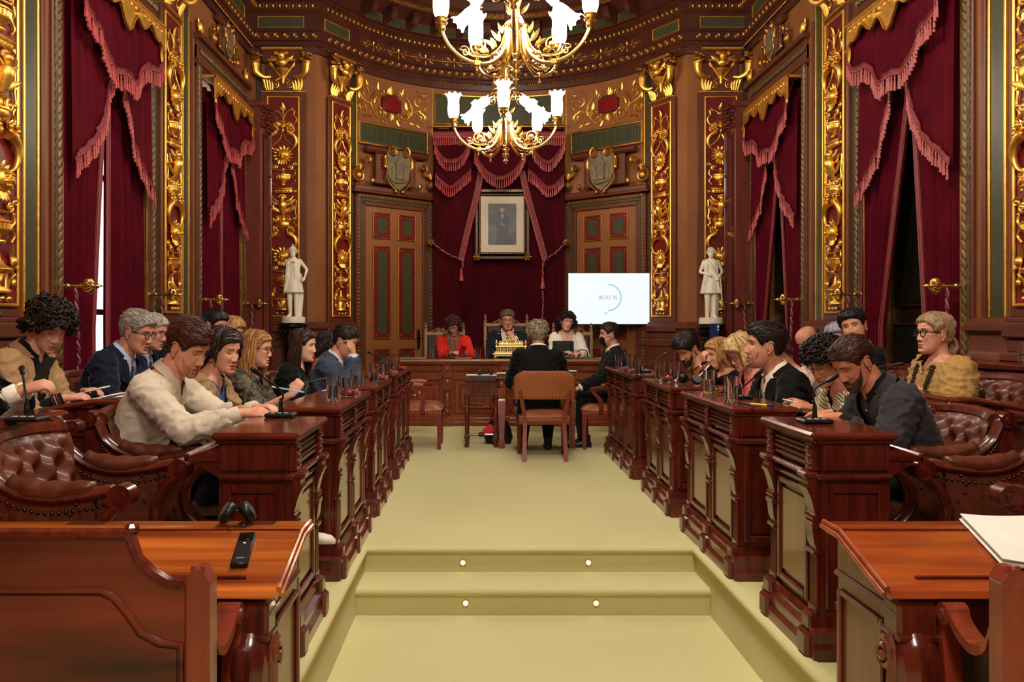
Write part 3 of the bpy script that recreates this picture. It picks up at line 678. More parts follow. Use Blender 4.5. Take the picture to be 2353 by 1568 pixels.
def curtain_set(label, X, Yc, rot, side, inner=(.02, .04), zb=.35):
    """velvet drapes of one window: two long drapes, top swag, two jabots, fringes and braids"""
    T_ = thing('window_curtain', label, 'curtain', (X, Yc, 0), rot, group='velvet curtains of the side windows')
    ztop = 4.05
    # long drapes; inner edge runs from the middle at the top to `inner` at pin height
    for s, ib in ((-1, inner[0]), (1, inner[1])):
        zt = 1.55
        def f(u, v, s=s, ib=ib):
            z = ztop-(ztop-zb)*v; q_ = min(max((3.3-z)/(3.3-zt), 0), 1.15) if z < 3.3 else 0
            xi = s*(.01+(ib-.01)*q_); xo = s*.79
            x = xi+(xo-xi)*u; amp = .050+.02*min(q_, 1)
            return (x, .045+amp*1.15*min(1, .12+u*4)*folds((u-.5)*(.9 if abs(ib) > .2 else 1.1), 6, s*1.7)-.015*v, z)
        b = MB(); b.grid(cgrid(f, 44, 16)); dr = part('drape', b, VELVET, T_, 180, fix=False)
        b = MB(); e = [np.array(f(.0, v))+V(0, -.02, 0) for v in np.linspace(.18, 1, 14)]; b.grid(np.array([[p+V(s*d, -.012 if .005 < d < .05 else 0, 0) for p in e] for d in (0, .01, .025, .04, .055)]))
        for d in (.006, .05): b.tube([p+V(s*d, -.012, 0) for p in e], .006, 4)
        part('braid', b, BRAID, dr, 60, fix=False)
    # swag
    lowz = lambda x: 3.40+.42*(abs(x)/.78)**1.15+.05*math.cos(abs(x)/.78*PI*3.5)-.05
    def g_(u, v):
        x = -.78+1.56*u; zl = lowz(x); z = ztop-(ztop-zl)*v
        return (x, -.085-.05*math.sin(v*PI*.6)+.026*folds(x, 9, .4)*(1-.3*v)-.02*math.cos(abs(x)*9)*v, z)
    b = MB(); b.grid(cgrid(g_, 56, 12)); sw = part('swag', b, VELVET, T_, 180, fix=False)
    tb, bb = MB(), MB(); fringe(tb, bb, [np.array(g_(u, 1))+V(0, -.012, 0) for u in np.linspace(0, 1, 40)], .13)
    part('tassel_fringe', tb, FRINGE, sw, fix=False)['kind'] = 'stuff'; part('braid', bb, BRAID, sw, fix=False)
    # jabots
    for s in (-1, 1):
        edge = crv([(.10, 3.42), (.16, 3.25), (.26, 3.0), (.38, 2.82), (.55, 2.68), (.70, 2.58), (.77, 2.52)], 5)
        def h_(u, v, s=s):
            i = u*(len(edge)-1); k = int(min(i, len(edge)-2)); p = edge[k]*(1-i+k)+edge[k+1]*(i-k)
            x0 = .10+.67*u; z0 = 3.9
            x = x0*(1-v)+p[0]*v; z = z0*(1-v)+p[1]*v
            return (s*x, -.05+.024*folds(x*1.4, 7, s)*1.0-.015*v, z)
        b = MB(); b.grid(cgrid(h_, 36, 10)); jb = part('jabot', b, VELVET, T_, 180, fix=False)
        tb, bb = MB(), MB(); fringe(tb, bb, [np.array(h_(u, 1))+V(0, -.012, 0) for u in np.linspace(0, 1, 30)], .12)
        part('tassel_fringe', tb, FRINGE, jb, fix=False)['kind'] = 'stuff'; part('braid', bb, BRAID, jb, fix=False)
    return T_
for n, (X, Y, rot, side) in enumerate(((XL, WIN[0], PI/2, -1), (XL, WIN[1], PI/2, -1), (XR, WIN[0], -PI/2, 1), (XR, WIN[1], -PI/2, 1)), 1):
    window_bay(n, X, Y, rot, side)
# local x runs away from the camera on the left wall, toward it on the right wall
curtain_set('closed crimson velvet curtains with a daylight slit, behind the woman in a beige blazer', XL, WIN[0], PI/2, -1, (.20, -.02))
curtain_set('closed crimson velvet curtains without a daylight slit, next to the reddish wooden corner pier', XL, WIN[1], PI/2, -1, (-.05, -.05))
curtain_set('parted crimson velvet curtains over dark shutters, behind the woman with the bead necklace', XR, WIN[0], -PI/2, 1, (.42, .2))
curtain_set('parted crimson velvet curtains over dark shutters, behind the bald man', XR, WIN[1], -PI/2, 1, (.42, .25))
for X, rot, s_, nm in ((XL, PI/2, 1, ('in front of the slit of daylight', 'above the grey-haired man in spectacles', 'behind the dark-haired man in spectacles', 'on the wooden pier by the capped statue')),
                   (XR, -PI/2, -1, ('above the woman with the bead necklace', 'above the dark-haired man in a black suit', 'above the bald man', 'on the wooden pier above the blonde women'))):
    k = 0
    for Yc in WIN:
        for e in (-1, 1):
            y = Yc+e*.83; p = V(X+s_*.02, y, 1.60)
            holdback(p, rot, 'brass holdback with fluted rosette and spike, '+nm[k])
            inn = Yc+e*.52
            q0 = p+V(s_*.12, 0, -.015)
            cord('rope_tieback', 'twisted red and white cord hanging '+nm[k], [q0, q0+V(.0, -e*.01, -.2), q0+V(-s_*.02, -e*.08, -.5), q0+V(-s_*.05, -e*.13, -.7)], .010, True, 'cords of the side window curtains')
            k += 1
# reddish wooden piers in the two corners
for sx in (1, -1):
    m_ = (lambda x: x) if sx == 1 else (lambda x: XL+XR-x)
    P = bpy.data.objects.new('trim_corner_pier', None); COL.objects.link(P); P['kind'] = 'structure'
    b = MB(); b.box(m_(XL), m_(XL+.24), 10.98, 11.2, 0, 4.24, .012); b.box(m_(XL), m_(XL+.27), 10.95, 11.2, 4.22, 4.3, .012); b.box(m_(XL+.24), m_(XL+.33), 11.08, 11.2, 0, 4.1, .01); part('pier_shaft', b, MATS.get('pier_wood') or mat('pier_wood', (92, 34, 22), (112, 44, 28), .45, scale=4, stretch=(6, 6, .6)), P)
    b = MB(); b.prism([(m_(XL+.24), 4.22), (m_(XL+.40), 4.24), (m_(XL+.42), 4.12), (m_(XL+.36), 4.0), (m_(XL+.33), 3.85), (m_(XL+.24), 3.8)], 11.0, 11.14)
    for k in range(10): b.ball((m_(XL+.33+.06*math.sin(k*2.1)), 10.99+.02*math.cos(k), 3.9+k*.034), .04, 6, 5)
    part('carved_bracket', b, MAHOG, P)
    b = MB(); b.tube([(m_(XL+.35), 11.06, 0), (m_(XL+.35), 11.06, 3.9)], .012, 8)
    for z in (1.6, 2.1, 2.9, 3.3): b.ball((m_(XL+.35), 11.06, z), .022, 7, 5)
    part('pipe', b, MAHOG, P)

# ================================================================ APSE: doors, grilles, shields, gold scrollwork
for e, dn in ((-1, 5), (1, 6)):
    th = e*41.2; rz = -math.radians(th); p = arcp(th, 0, .115)
    D = bpy.data.objects.new('door_%d' % (dn-4), None); COL.objects.link(D); D['kind'] = 'structure'; D.location = p; D.rotation_euler = (0, 0, rz)
    b = MB(); b.box(-.52, .52, .0, .05, .06, 3.05, .004); leafd = part('door_leaf', b, OCHRE, D)
    for x in (-.225, .225):
        for z0, z1 in ((.3, .95), (1.13, 2.46), (2.60, 2.95)):
            hw = .145; b = MB(); b.box(x-hw, x+hw, -.012, .01, z0, z1, .006); pn = part('door_panel', b, CRIMP, leafd)
            b = MB(); hw2 = .085; z2, z3 = z0+.06, z1-.06
            b.prism([(x-hw2, z2+.03), (x-hw2+.03, z2), (x+hw2-.03, z2), (x+hw2, z2+.03), (x+hw2, z3-.03), (x+hw2-.03, z3), (x-hw2+.03, z3), (x-hw2, z3-.03)], -.017, -.01); part('green_inlay', b, GREEN, pn)
            b = MB()
            for a0, a1, c0, c1 in ((x-hw-.02, x-hw, z0-.02, z1+.02), (x+hw, x+hw+.02, z0-.02, z1+.02), (x-hw, x+hw, z1, z1+.02), (x-hw, x+hw, z0-.02, z0)): b.box(a0, a1, -.022, .0, c0, c1, .006)
            part('panel_moulding', b, GOLDD, pn)
            b = MB()
            for sx in (-1, 1):
                for zz in (z0+.035, z1-.035): b.ball((x+sx*(hw-.035), -.014, zz), .012, 6, 4)
            part('pearl_stud', b, GOLD, pn)
    b = MB(); b.lathe([(.014, 0), (.014, .2)], 8, (e*-.44, -.03, 1.0)); b.box(e*-.44-.02, e*-.44+.02, -.02, 0, .95, 1.25, .005); b.tube([(e*-.44, -.03, 1.12), (e*-.44, -.07, 1.12), (e*-.44+e*.08, -.07, 1.12)], .01, 6); part('door_handle', b, BLACKM, leafd)
    b = MB()
    for sx in (-1, 1): b.box(sx*.52, sx*.58, -.03, .06, .06, 3.11, .006); b.box(sx*.62, sx*.70, -.05, .06, .06, 3.22, .008)
    b.box(-.58, .58, -.03, .06, 3.05, 3.11, .006); b.box(-.7, .7, -.05, .06, 3.15, 3.22, .008); b.box(-.74, .74, -.1, .06, 3.24, 3.33, .02); b.box(-.78, .78, -.13, .06, 3.22, 3.245, .006); part('door_case', b, BROWN, D)
    b = MB()
    for sx in (-1, 1): b.box(sx*.58, sx*.62, -.04, .06, .06, 3.15, .005)
    b.box(-.62, .62, -.04, .06, 3.11, 3.15, .005); part('green_case_strip', b, GREEN, D)
    b = MB()
    for sx in (-1, 1):
        for k in range(58): b.ball((sx*.66, -.055, .15+k*.053), .015, 6, 4)
    for k in range(25): b.ball((-.64+k*.0533, -.055, 3.185), .015, 6, 4)
    o = part('bead_row', b, GOLD, D, fix=False); o['kind'] = 'stuff'
    cartouche(D, (0, -.02, 3.38), 1.06)
    gp = MB()
    G_ = bpy.data.objects.new('trim_wall_grille', None); COL.objects.link(G_); G_['kind'] = 'structure'; G_.location = arcp(th, 4.1, .10); G_.rotation_euler = (0, 0, rz)
    b = MB(); b.box(-.60, .60, -.01, .02, -.13, .13); part('grille_back', b, GREEN, G_)
    b = MB()
    for k in range(44): b.box(-.56+k*.026, -.545+k*.026, -.02, 0, -.10, .10)
    part('grille_bars', b, GREEN, G_)['kind'] = 'stuff'
    b = MB()
    for x0, x1, z0, z1 in ((-.64, -.60, -.17, .17), (.60, .64, -.17, .17), (-.6, .6, .13, .17), (-.6, .6, -.17, -.13)): b.box(x0, x1, -.04, .03, z0, z1, .01)
    part('gold_frame', b, GOLDD, G_)
    # gold scroll panel
    S_ = bpy.data.objects.new('trim_gold_scrollwork', None); COL.objects.link(S_); S_['kind'] = 'structure'; S_.location = arcp(th, 4.60, .0); S_.rotation_euler = (0, 0, rz)
    def bend(v):
        t = v[:, 0]/APR; r = APR+v[:, 1]; return np.stack([r*np.sin(t), r*np.cos(t)-APR, v[:, 2]], 1)
    b = MB(); b.T = bend; b.box(-.17, .17, -.07, .02, -.1, .1, .01); b.box(-.1, .1, -.07, 0, .09, .15, .01); cb = part('jewel_tablet', b, CRIMP, S_)
    b = MB(); b.T = bend; b.box(-.12, .12, -.085, -.06, -.035, .035, .01); part('jewel', b, mat('red_jewel_%d' % dn, (130, 14, 16), None, .25), cb)
    b = MB(); b.T = bend
    for sx in (-1, 1):
        spiral(b, sx*.50, .12, .13, 1.5, -PI/2, sx, .012, -.02, tail=(sx*.3, -.02, -.06)); spiral(b, sx*.22, -.15, .1, 1.5, PI/2, sx, .013, -.025, tail=(sx*.08, -.02, -.14)); spiral(b, sx*.52, -.12, .09, 1.4, PI/2, -sx, .011, -.02, tail=(sx*.5, -.02, .0))
        spiral(b, sx*.14, .17, .06, 1.2, 0, sx, .011, -.025); b.tube(crv([(sx*.28, -.02, .16), (sx*.36, -.03, .05), (sx*.36, -.03, -.08), (sx*.26, -.02, -.2)], 4), [.012]*4+[.02]*5+[.012]*4, 6)
        for (x, z, a, L) in ((.3, -.02, 1.9, .12), (.3, -.02, -1.2, .1), (.42, .22, .8, .09), (.55, .24, 0.2, .09), (.12, -.2, -1.2, .1), (.34, -.2, -.3, .1), (.6, 0, 1.2, .08), (.6, -.05, -1.2, .08), (.22, .2, 1.4, .1), (.46, -.22, -.6, .08)): leaf(b, sx*x, z, a if sx > 0 else PI-a, L, .26, -.02, .15)
        for (x, z) in ((.4, .12), (.62, .16), (.44, -.03), (.58, -.2), (.2, .1), (.3, .22), (.64, -.12), (.38, -.14)): b.ball((sx*x, -.02, z), .014, 6, 4)
        b.prism([(sx*.27, -.02), (sx*.36, -.06), (sx*.33, -.16), (sx*.27, -.1)], -.04, -.0)
    for k in range(7): leaf(b, 0, .15, PI/2+(k-3)*.4, .13-.012*abs(k-3), .25, -.03, .15)
    for k in range(7): leaf(b, 0, -.12, -PI/2+(k-3)*.4, .11-.012*abs(k-3), .25, -.03, .15)
    part('gilded_scrolls', b, GOLD, S_)
# green upper panel and gold rods of the niche
N_ = bpy.data.objects.new('trim_niche', None); COL.objects.link(N_); N_['kind'] = 'structure'
b = MB(); b.grid(np.array([[arcp(t, z, .012) for t in np.linspace(-23.6, 23.6, 15)] for z in (4.4, 4.9)])); part('green_panel', b, GREEN, N_)
b = MB(); pp = [arcp(-23.4, 4.42, .02), arcp(-23.4, 4.8, .02), arcp(-21.5, 4.82, .02), arcp(-21, 4.9, .02)]+[arcp(t, 4.9, .02) for t in np.linspace(-20, 20, 12)]+[arcp(21, 4.9, .02), arcp(21.5, 4.82, .02), arcp(23.4, 4.8, .02), arcp(23.4, 4.42, .02)]; b.tube(pp, .009, 5); part('gold_outline', b, GOLD, N_)
b = MB()
for z, r, i_ in ((4.44, .014, .06), (4.40, .018, .09), (4.35, .02, .11)): b.tube([arcp(t, z, i_) for t in np.linspace(-23.6, 23.6, 15)], r, 8)
b.tube([V(-.72, 12.52, 4.33), V(1.30, 12.52, 4.33)], .02, 8)
part('gold_rod', b, BRASS, N_)

# ---- canopy curtain behind the presiding desk
CY_ = 12.62
T_ = thing('canopy_curtain', 'dark crimson velvet canopy curtain with swags and rose fringes around the framed portrait', 'curtain', (AX, CY_, 0), world=True)
def K(px, py, Y=CY_): return at(px, py, Y)
xl, xr = K(996, 0)[0], K(1297, 0)[0]
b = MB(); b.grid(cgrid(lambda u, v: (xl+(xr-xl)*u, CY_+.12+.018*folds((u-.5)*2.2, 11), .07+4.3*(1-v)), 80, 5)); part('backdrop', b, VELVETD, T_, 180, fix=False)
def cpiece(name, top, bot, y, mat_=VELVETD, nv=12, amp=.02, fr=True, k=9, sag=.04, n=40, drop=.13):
    """cloth between an upper and a lower outline given as world (x, z) points, with fringe along the lower one"""
    A = crv([(p[0], y, p[1]) for p in top], 8); B_ = crv([(p[0], y, p[1]) for p in bot], 8)
    rs = lambda Q: np.array([[np.interp(t, np.linspace(0, 1, len(Q)), Q[:, j]) for j in range(3)] for t in np.linspace(0, 1, n)])
    A, B_ = rs(A), rs(B_); G_ = np.array([A*(1-v)+B_*v+np.stack([np.zeros(n), np.full(n, -sag*math.sin(v*PI*.7))+amp*np.array([folds((i/n-.5)*1.6, k, v*2) for i in range(n)])*(.3+.7*v), np.zeros(n)], 1) for v in np.linspace(0, 1, nv)])
    m_ = MB(); m_.grid(G_); o = part(name, m_, mat_, T_, 180, fix=False)
    if fr:
        tb, bb = MB(), MB(); fringe(tb, bb, G_[-1]+V(0, -.01, 0), drop, .038, .05); part('tassel_fringe', tb, FRINGE, o, fix=False)['kind'] = 'stuff'; part('braid', bb, BRAID, o, fix=False)
    return o
kz = lambda L, Y=CY_: [(K(x, y, Y)[0], K(x, y, Y)[2]) for x, y in L]
# side drapes, their fringed edges falling from behind the middle swag to the cord
for e, P1, P2 in ((-1, [(997, 400), (1060, 395), (1108, 395)], [(1108, 395), (1100, 440), (1080, 520), (1062, 598)]), (1, [(1297, 400), (1240, 395), (1196, 395)], [(1196, 395), (1206, 440), (1228, 520), (1250, 600)])):
    A = kz(P1); B_ = kz(P2)
    ed = crv([(p[0], CY_-.06, p[1]) for p in B_], 8)
    xo = xl if e < 0 else xr
    G_ = []
    for i, p in enumerate(ed):
        z = p[2]; row = []
        for u in np.linspace(0, 1, 16): row.append((p[0]+(xo-p[0])*u, CY_-.05+.02*folds((u-.5)*1.5, 6)+.03*u, z))
        G_.append(row)
    zb_ = ed[-1][2]
    for k in range(1, 8):
        z = zb_-(zb_-.08)*k/7; row = []
        for u in np.linspace(0, 1, 16):
            xi = ed[-1][0]-e*.0+e*(.02*k); row.append((xi+(xo-xi)*u, CY_-.03+.02*folds((u-.5)*1.5, 6)+.05*u, z))
        G_.append(row)
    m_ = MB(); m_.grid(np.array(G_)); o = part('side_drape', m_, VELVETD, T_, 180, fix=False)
    tb, bb = MB(), MB(); q_ = np.array(ed)+V(0, -.03, 0)
    bb.grid(np.array([q_+V(e*d, 0, 0) for d in (0, .03, .06)])); 
    for d in (0, .03, .062): bb.tube(q_+V(e*d, -.004, 0), .006, 4)
    for i in range(46):
        t = i/45*(len(q_)-1); k = int(min(t, len(q_)-2)); p = q_[k]*(1-t+k)+q_[k+1]*(t-k); tb.lathe([(.004, 0), (.012, -.015), (.01, -.03), (.016, -.07)], 5, p+V(-e*.008, -.012, 0))
    part('tassel_fringe', tb, FRINGE, o, fix=False)['kind'] = 'stuff'; part('braid', bb, BRAID, o, fix=False)
y1 = CY_-.10
cpiece('lower_jabot', kz([(998, 340), (1040, 345), (1090, 380)]), kz([(1001, 410), (1015, 425), (1035, 438), (1052, 428), (1066, 415), (1083, 400)]), y1, n=34)
cpiece('lower_jabot', kz([(1210, 380), (1250, 345), (1296, 340)]), kz([(1212, 400), (1228, 412), (1240, 425), (1257, 439), (1275, 432), (1294, 412)]), y1, n=34)
y1 = CY_-.15
cpiece('upper_swag', kz([(998, 318), (1040, 318), (1080, 320)]), kz([(1000, 338), (1010, 362), (1025, 378), (1042, 380), (1060, 372), (1072, 355), (1080, 335)]), y1, n=36)
cpiece('upper_swag', kz([(1216, 320), (1255, 318), (1296, 318)]), kz([(1222, 350), (1234, 368), (1250, 381), (1264, 380), (1280, 362), (1290, 345), (1295, 332)]), y1, n=36)
y1 = CY_-.19
cpiece('middle_swag', kz([(1085, 322), (1150, 320), (1212, 322)]), kz([(1090, 360), (1104, 388), (1124, 410), (1148, 419), (1172, 410), (1192, 388), (1206, 358)]), y1, n=44, k=12)
# pelmet fringe
tb, bb = MB(), MB(); ptop = [V(x, CY_-.2, K(1000, 318)[2]) for x in np.linspace(xl, xr, 20)]
bb.grid(np.array([[p+V(0, 0, dz) for p in ptop] for dz in (-.04, .05)])); fringe(tb, bb, ptop, .15, .032, .05)
part('tassel_fringe', tb, FRINGE, T_, fix=False)['kind'] = 'stuff'; part('braid', bb, BRAID, T_, fix=False)
for e, pp, q1, q2, lb in ((-1, (990, 556), (1062, 600), (1060, 622), 'above the red-jacketed woman'), (1, (1300, 557), (1250, 600), (1247, 640), 'above the wall screen')):
    h = at(pp[0], pp[1], 12.55); holdback(h+V(0, .18, 0), 0, 'round brass holdback at the edge of the curtained niche, '+lb, .9, 'holdbacks of the canopy curtain')
    cord('rope_tieback', 'twisted tasselled cord pulling back the canopy curtain, '+lb, [h+V(0, -.02, 0), at((pp[0]+q1[0])/2, (pp[1]+q1[1])/2+4, 12.5), at(*q1, 12.48), at(*q2, 12.48)], .011, True, 'cords of the canopy curtain', 1.2)
cord('bell_pull', 'thin twisted rose bell pull hanging beside the canopy tassel', [at(1247, 668, 12.5), at(1248, 700, 12.5), at(1246, 740, 12.5), at(1246, 800, 12.5)], .010, False)

# ---- framed portrait
pc = at(1154, 516, 12.66); t = thing('framed_portrait', 'framed portrait of a standing man in a dark suit, hung on the velvet', 'picture', pc, world=False)
b = MB()
fw, fh = .42, .54
for (o_, i_, d) in ((1.0, .86, .05), (.86, .78, .075)):
    for x0, x1, z0, z1 in ((-fw*o_, -fw*i_, -fh*o_, fh*o_), (fw*i_, fw*o_, -fh*o_, fh*o_), (-fw*i_, fw*i_, fh*(o_-.0), fh*(o_-(o_-i_)*fw/fh)), (-fw*i_, fw*i_, -fh*(o_-(o_-i_)*fw/fh), -fh*o_)): b.box(x0, x1, -d, .02, z0, z1, .012)
part('frame', b, mat('dark_gilt_frame', (46, 30, 18), (70, 48, 28), .35, scale=20, metal=.5), t)
b = MB()
for sx in (-1, 1):
    for sz in (-1, 1):
        for k in range(6): leaf(b, sx*fw*.92, sz*fh*.93, k*PI/3, .07, .35, -.06, .2)
        b.ball((sx*fw*.92, -.065, sz*fh*.93), .025, 7, 5)
part('corner_ornament', b, GOLDD, t)
b = MB()
for k in range(20):
    for sx in (-1, 1): b.ball((sx*fw*.8, -.078, -fh*.75+k*fh*1.5/19), .011, 6, 4)
for k in range(15):
    for sz in (-1, 1): b.ball((-fw*.75+k*fw*1.5/14, -.078, sz*fh*.84), .011, 6, 4)
part('frame_beading', b, GOLDD, t)
b = MB(); b.box(-fw*.78, fw*.78, -.03, .0, -fh*.82, fh*.82); part('mat_board', b, mat('ivory_mat_board', (226, 210, 176), None, .8), t)
pw, ph = .215, .315
b = MB(); b.box(-pw, pw, -.034, -.02, -ph, ph); part('print', b, mat('grey_studio_backdrop', (30, 26, 24), (96, 88, 80), .5, scale=5, stretch=(1, 1, 1.6), detail=2), t)
SUITP = mat('printed_dark_suit', (18, 18, 22), None, .5); SKINP = mat('printed_skin', (186, 138, 108), None, .6)
b = MB(); b.prism([(-.10, -.31), (-.075, -.06), (-.115, .02), (-.095, .12), (-.03, .165), (.0, .17), (.03, .165), (.095, .115), (.115, .02), (.085, -.06), (.10, -.31)], -.037, -.03); b.prism([(-.115, .0), (-.02, -.045), (.10, -.025), (.115, .03), (.0, .01)], -.039, -.03); part('printed_suit', b, SUITP, t)
b = MB(); b.prism([(.0+.037*math.cos(a), .224+.05*math.sin(a)) for a in np.linspace(0, 2*PI, 14, endpoint=False)], -.038, -.03); b.prism([(-.025, .0), (.03, -.02), (.04, -.005), (-.02, .016)], -.041, -.03); part('printed_face', b, SKINP, t)
b = MB(); b.prism([(-.039, .225), (-.036, .27), (.0, .285), (.036, .27), (.039, .225), (.028, .25), (-.028, .25)], -.04, -.03); part('printed_hair', b, mat('printed_hair', (58, 46, 36), None, .6), t)
b = MB(); b.prism([(-.02, .15), (.02, .15), (.012, .09), (0, .06), (-.012, .09)], -.04, -.03); part('printed_shirt', b, mat('printed_shirt', (200, 206, 214), None, .6), t)
b = MB(); b.prism([(-.006, .145), (.006, .145), (.009, .08), (0, .06), (-.009, .08)], -.042, -.03); part('printed_tie', b, mat('printed_tie', (40, 96, 176), None, .6), t)
b = MB(); b.box(-fw*.78, fw*.78, -.045, -.043, -fh*.82, fh*.82); gz = LENS.copy(); gz.name = 'picture_glazing'; gz.node_tree.nodes['Mix Shader'].inputs[0].default_value = .006; gz.node_tree.nodes['Glossy BSDF'].inputs['Roughness'].default_value = .22; part('glazing', b, gz, t)
# ================================================================ CHANDELIERS
def shade_mesh():
    b = MB(); prof = [(.028, 0), (.05, .012), (.064, .05), (.068, .12), (.064, .19), (.066, .235), (.08, .265), (.094, .278), (.09, .285), (.074, .27), (.06, .235)]
    t = np.linspace(0, 2*PI, 24, endpoint=False); R = []
    for r, z in prof:
        k = max(0, (z-.23)/.05); rr = r*(1+.07*k*np.cos(8*t)); R.append(np.stack([rr*np.cos(t), rr*np.sin(t), z+.012*k*np.cos(8*t)], 1))
    b.rings(R, True, True, False); return b.mesh('glass_shade', 180)
SHM = shade_mesh(); SHM.materials.append(SHADE)
b = MB(); b.tube(crv([(.075, 0, .34), (.085, 0, .22), (.12, 0, .1), (.22, 0, .015), (.34, 0, 0), (.47, 0, .04), (.57, 0, .12), (.63, 0, .22), (.645, 0, .30)], 5), [.021]*10+[.017]*31, 8)
b.lathe([(.02, .24), (.034, .26), (.03, .29), (.018, .31)], 10, (.64, 0, 0)); b.box(.31, .37, -.022, .022, -.022, .022, .006); b.lathe([(0, -.09), (.008, -.08), (.014, -.06), (.006, -.045), (.01, -.035), (.006, -.02)], 8, (.34, 0, 0))
ARM = b.mesh('arm'); ARM.materials.append(BRASS)
b = MB()
spiral(b, .32, .15, .085, 1.6, -PI*.5, 1, .01, 0, 26, tail=(.16, 0, .09)); spiral(b, .44, .09, .05, 1.2, PI*.1, 1, .008, 0, 16, tail=(.3, 0, .05))
b.tube(crv([(.10, 0, .26), (.14, 0, .15), (.24, 0, .07), (.36, 0, .06), (.46, 0, .1)], 5), .008, 6)
for x, z, a, L in ((.14, .2, .9, .12), (.17, .15, .5, .12), (.2, .13, 1.4, .1), (.24, .1, .3, .1), (.12, .27, 1.2, .1), (.28, .09, .8, .09)): leaf(b, x, z, a, L, .2, 0, .1); leaf(b, x, z, a+.5, L*.7, .2, 0, -.1)
b.ball((.32, 0, .15), (.03, .02, .03), 8, 6)
SCR = b.mesh('leaf_scroll'); SCR.materials.append(BRASS)
b = MB(); b.lathe([(.012, .29), (.045, .3), (.055, .315), (.03, .325), (.05, .34), (.06, .35), (.032, .36)], 14, (.645, 0, 0)); CUP = b.mesh('shade_cup'); CUP.materials.append(BRASS)
b = MB(); b.tube(crv([(.05, 0, .62), (.12, 0, .72), (.24, 0, .7), (.33, 0, .58)], 6), .010, 7); spiral(b, .17, .62, .06, 1.3, PI*.5, -1, .008, 0, 18); b.lathe([(.012, 0), (.035, .01), (.032, .03), (.012, .045)], 10, (.34, 0, .545)); BRN = b.mesh('inner_branch'); BRN.materials.append(BRASS)
b = MB(); b.lathe([(0, -.16), (.02, -.15), (.032, -.12), (.014, -.1), (.03, -.085), (.042, -.06), (.042, -.04), (.018, -.02), (.03, -.005), (.05, .01), (.055, .03), (.02, .04), (.03, .09), (.04, .12), (.036, .3), (.05, .33), (.07, .35), (.07, .38), (.04, .4), (.03, .5), (.05, .56), (.06, .62), (.03, .68), (.022, .9), (.05, .95), (.055, 1.0), (.02, 1.06), (.016, 1.9), (.012, 3.1)], 16)
STEM = b.mesh('stem'); STEM.materials.append(BRASS)
b = MB()
for k in range(5):
    c_, s_ = math.cos(k*2*PI/5), math.sin(k*2*PI/5)
    q = MB(); spiral(q, .11, .86, .06, 1.3, PI*.5, 1, .009, 0, 18, tail=(.03, 0, .74)); spiral(q, .1, 1.04, .05, 1.3, -PI*.5, -1, .008, 0, 18, tail=(.03, 0, 1.16)); leaf(q, .06, .98, .6, .1, .22, 0, .1); leaf(q, .05, .45, .9, .1, .22, 0, .1); leaf(q, .05, .38, -.6, .08, .22, 0, .1)
    b.add(np.concatenate(q.v)@np.array([[c_, -s_, 0], [s_, c_, 0], [0, 0, 1]]).T, q.f)
CRN = b.mesh('stem_scrolls'); CRN.materials.append(BRASS)
def chandelier(loc, label, rot):
    t = thing('chandelier', label, 'chandelier', loc, rot, 'gilded chandeliers of the hall')
    link('stem', STEM, None, t); link('stem_scrolls', CRN, None, t)
    for k in range(5):
        a = -PI/2+k*2*PI/5
        ar = link('arm', ARM, None, t); ar.rotation_euler = (0, 0, a)
        link('leaf_scroll', SCR, None, ar); link('shade_cup', CUP, None, ar); s = link('glass_shade', SHM, None, ar); s.location = (.645, 0, .355)
        br_ = link('inner_branch', BRN, None, t); br_.rotation_euler = (0, 0, a+PI/5)
        s = link('glass_shade', SHM, None, br_); s.location = (.345, 0, .55); s.rotation_euler = (0, PI*.68, 0); s.scale = (.85, .85, .8)
    return t
chandelier((AX+.01, 7.0, 3.50), 'larger gilded chandelier, its lit shades cut off by the upper edge of the picture', math.radians(-4))
chandelier((AX+.015, 10.0, 3.42), 'smaller gilded chandelier with all its lit shades in view, hanging before the canopy curtain', math.radians(-4))
for X_, Y_ in ((AX, 3.6),): pass
# ================================================================ ROW DESKS (local: x along the row, -y toward the aisle)
def frame_bars(b, axis, u0, u1, v0, v1, wd, d0, d1, c=.004):
    """rectangular moulding made of four bars; axis 'y': in the x-z plane, 'x': in the y-z plane"""
    for a0, a1, c0, c1 in ((u0, u0+wd, v0, v1), (u1-wd, u1, v0, v1), (u0+wd, u1-wd, v1-wd, v1), (u0+wd, u1-wd, v0, v0+wd)):
        if axis == 'y': b.box(a0, a1, d0, d1, c0, c1, c)
        else: b.box(d0, d1, a0, a1, c0, c1, c)
def console(b, x, w_, y):
    """stepped scroll console with a slim shaft below, front toward -y"""
    b.prism([(y, .70), (y-.045, .70), (y-.05, .66), (y-.035, .62), (y-.02, .56), (y-.022, .53), (y, .53)], x-w_/2, x+w_/2, 'x')
    b.tube([(x-w_/2-.004, y-.035, .665), (x+w_/2+.004, y-.035, .665)], .02, 8); b.tube([(x-w_/2-.004, y-.018, .548), (x+w_/2+.004, y-.018, .548)], .015, 8)
    b.box(x-w_/2-.006, x+w_/2+.006, y-.034, y, .505, .53, .004)
    b.prism([(y, .505), (y-.03, .505), (y-.024, .45), (y-.012, .42), (y, .42)], x-w_/2+.003, x+w_/2-.003, 'x'); b.box(x-w_/2-.004, x+w_/2+.004, y-.028, y, .40, .42, .004)
    b.box(x-w_/2+.006, x+w_/2-.006, y-.014, y, .19, .40, .003)
    for k in (-1, 0, 1): b.tube([(x+k*w_*.27, y-.014, .2), (x+k*w_*.27, y-.014, .39)], .005, 5)
    b.box(x-w_/2-.002, x+w_/2+.002, y-.02, y, .17, .20, .004)
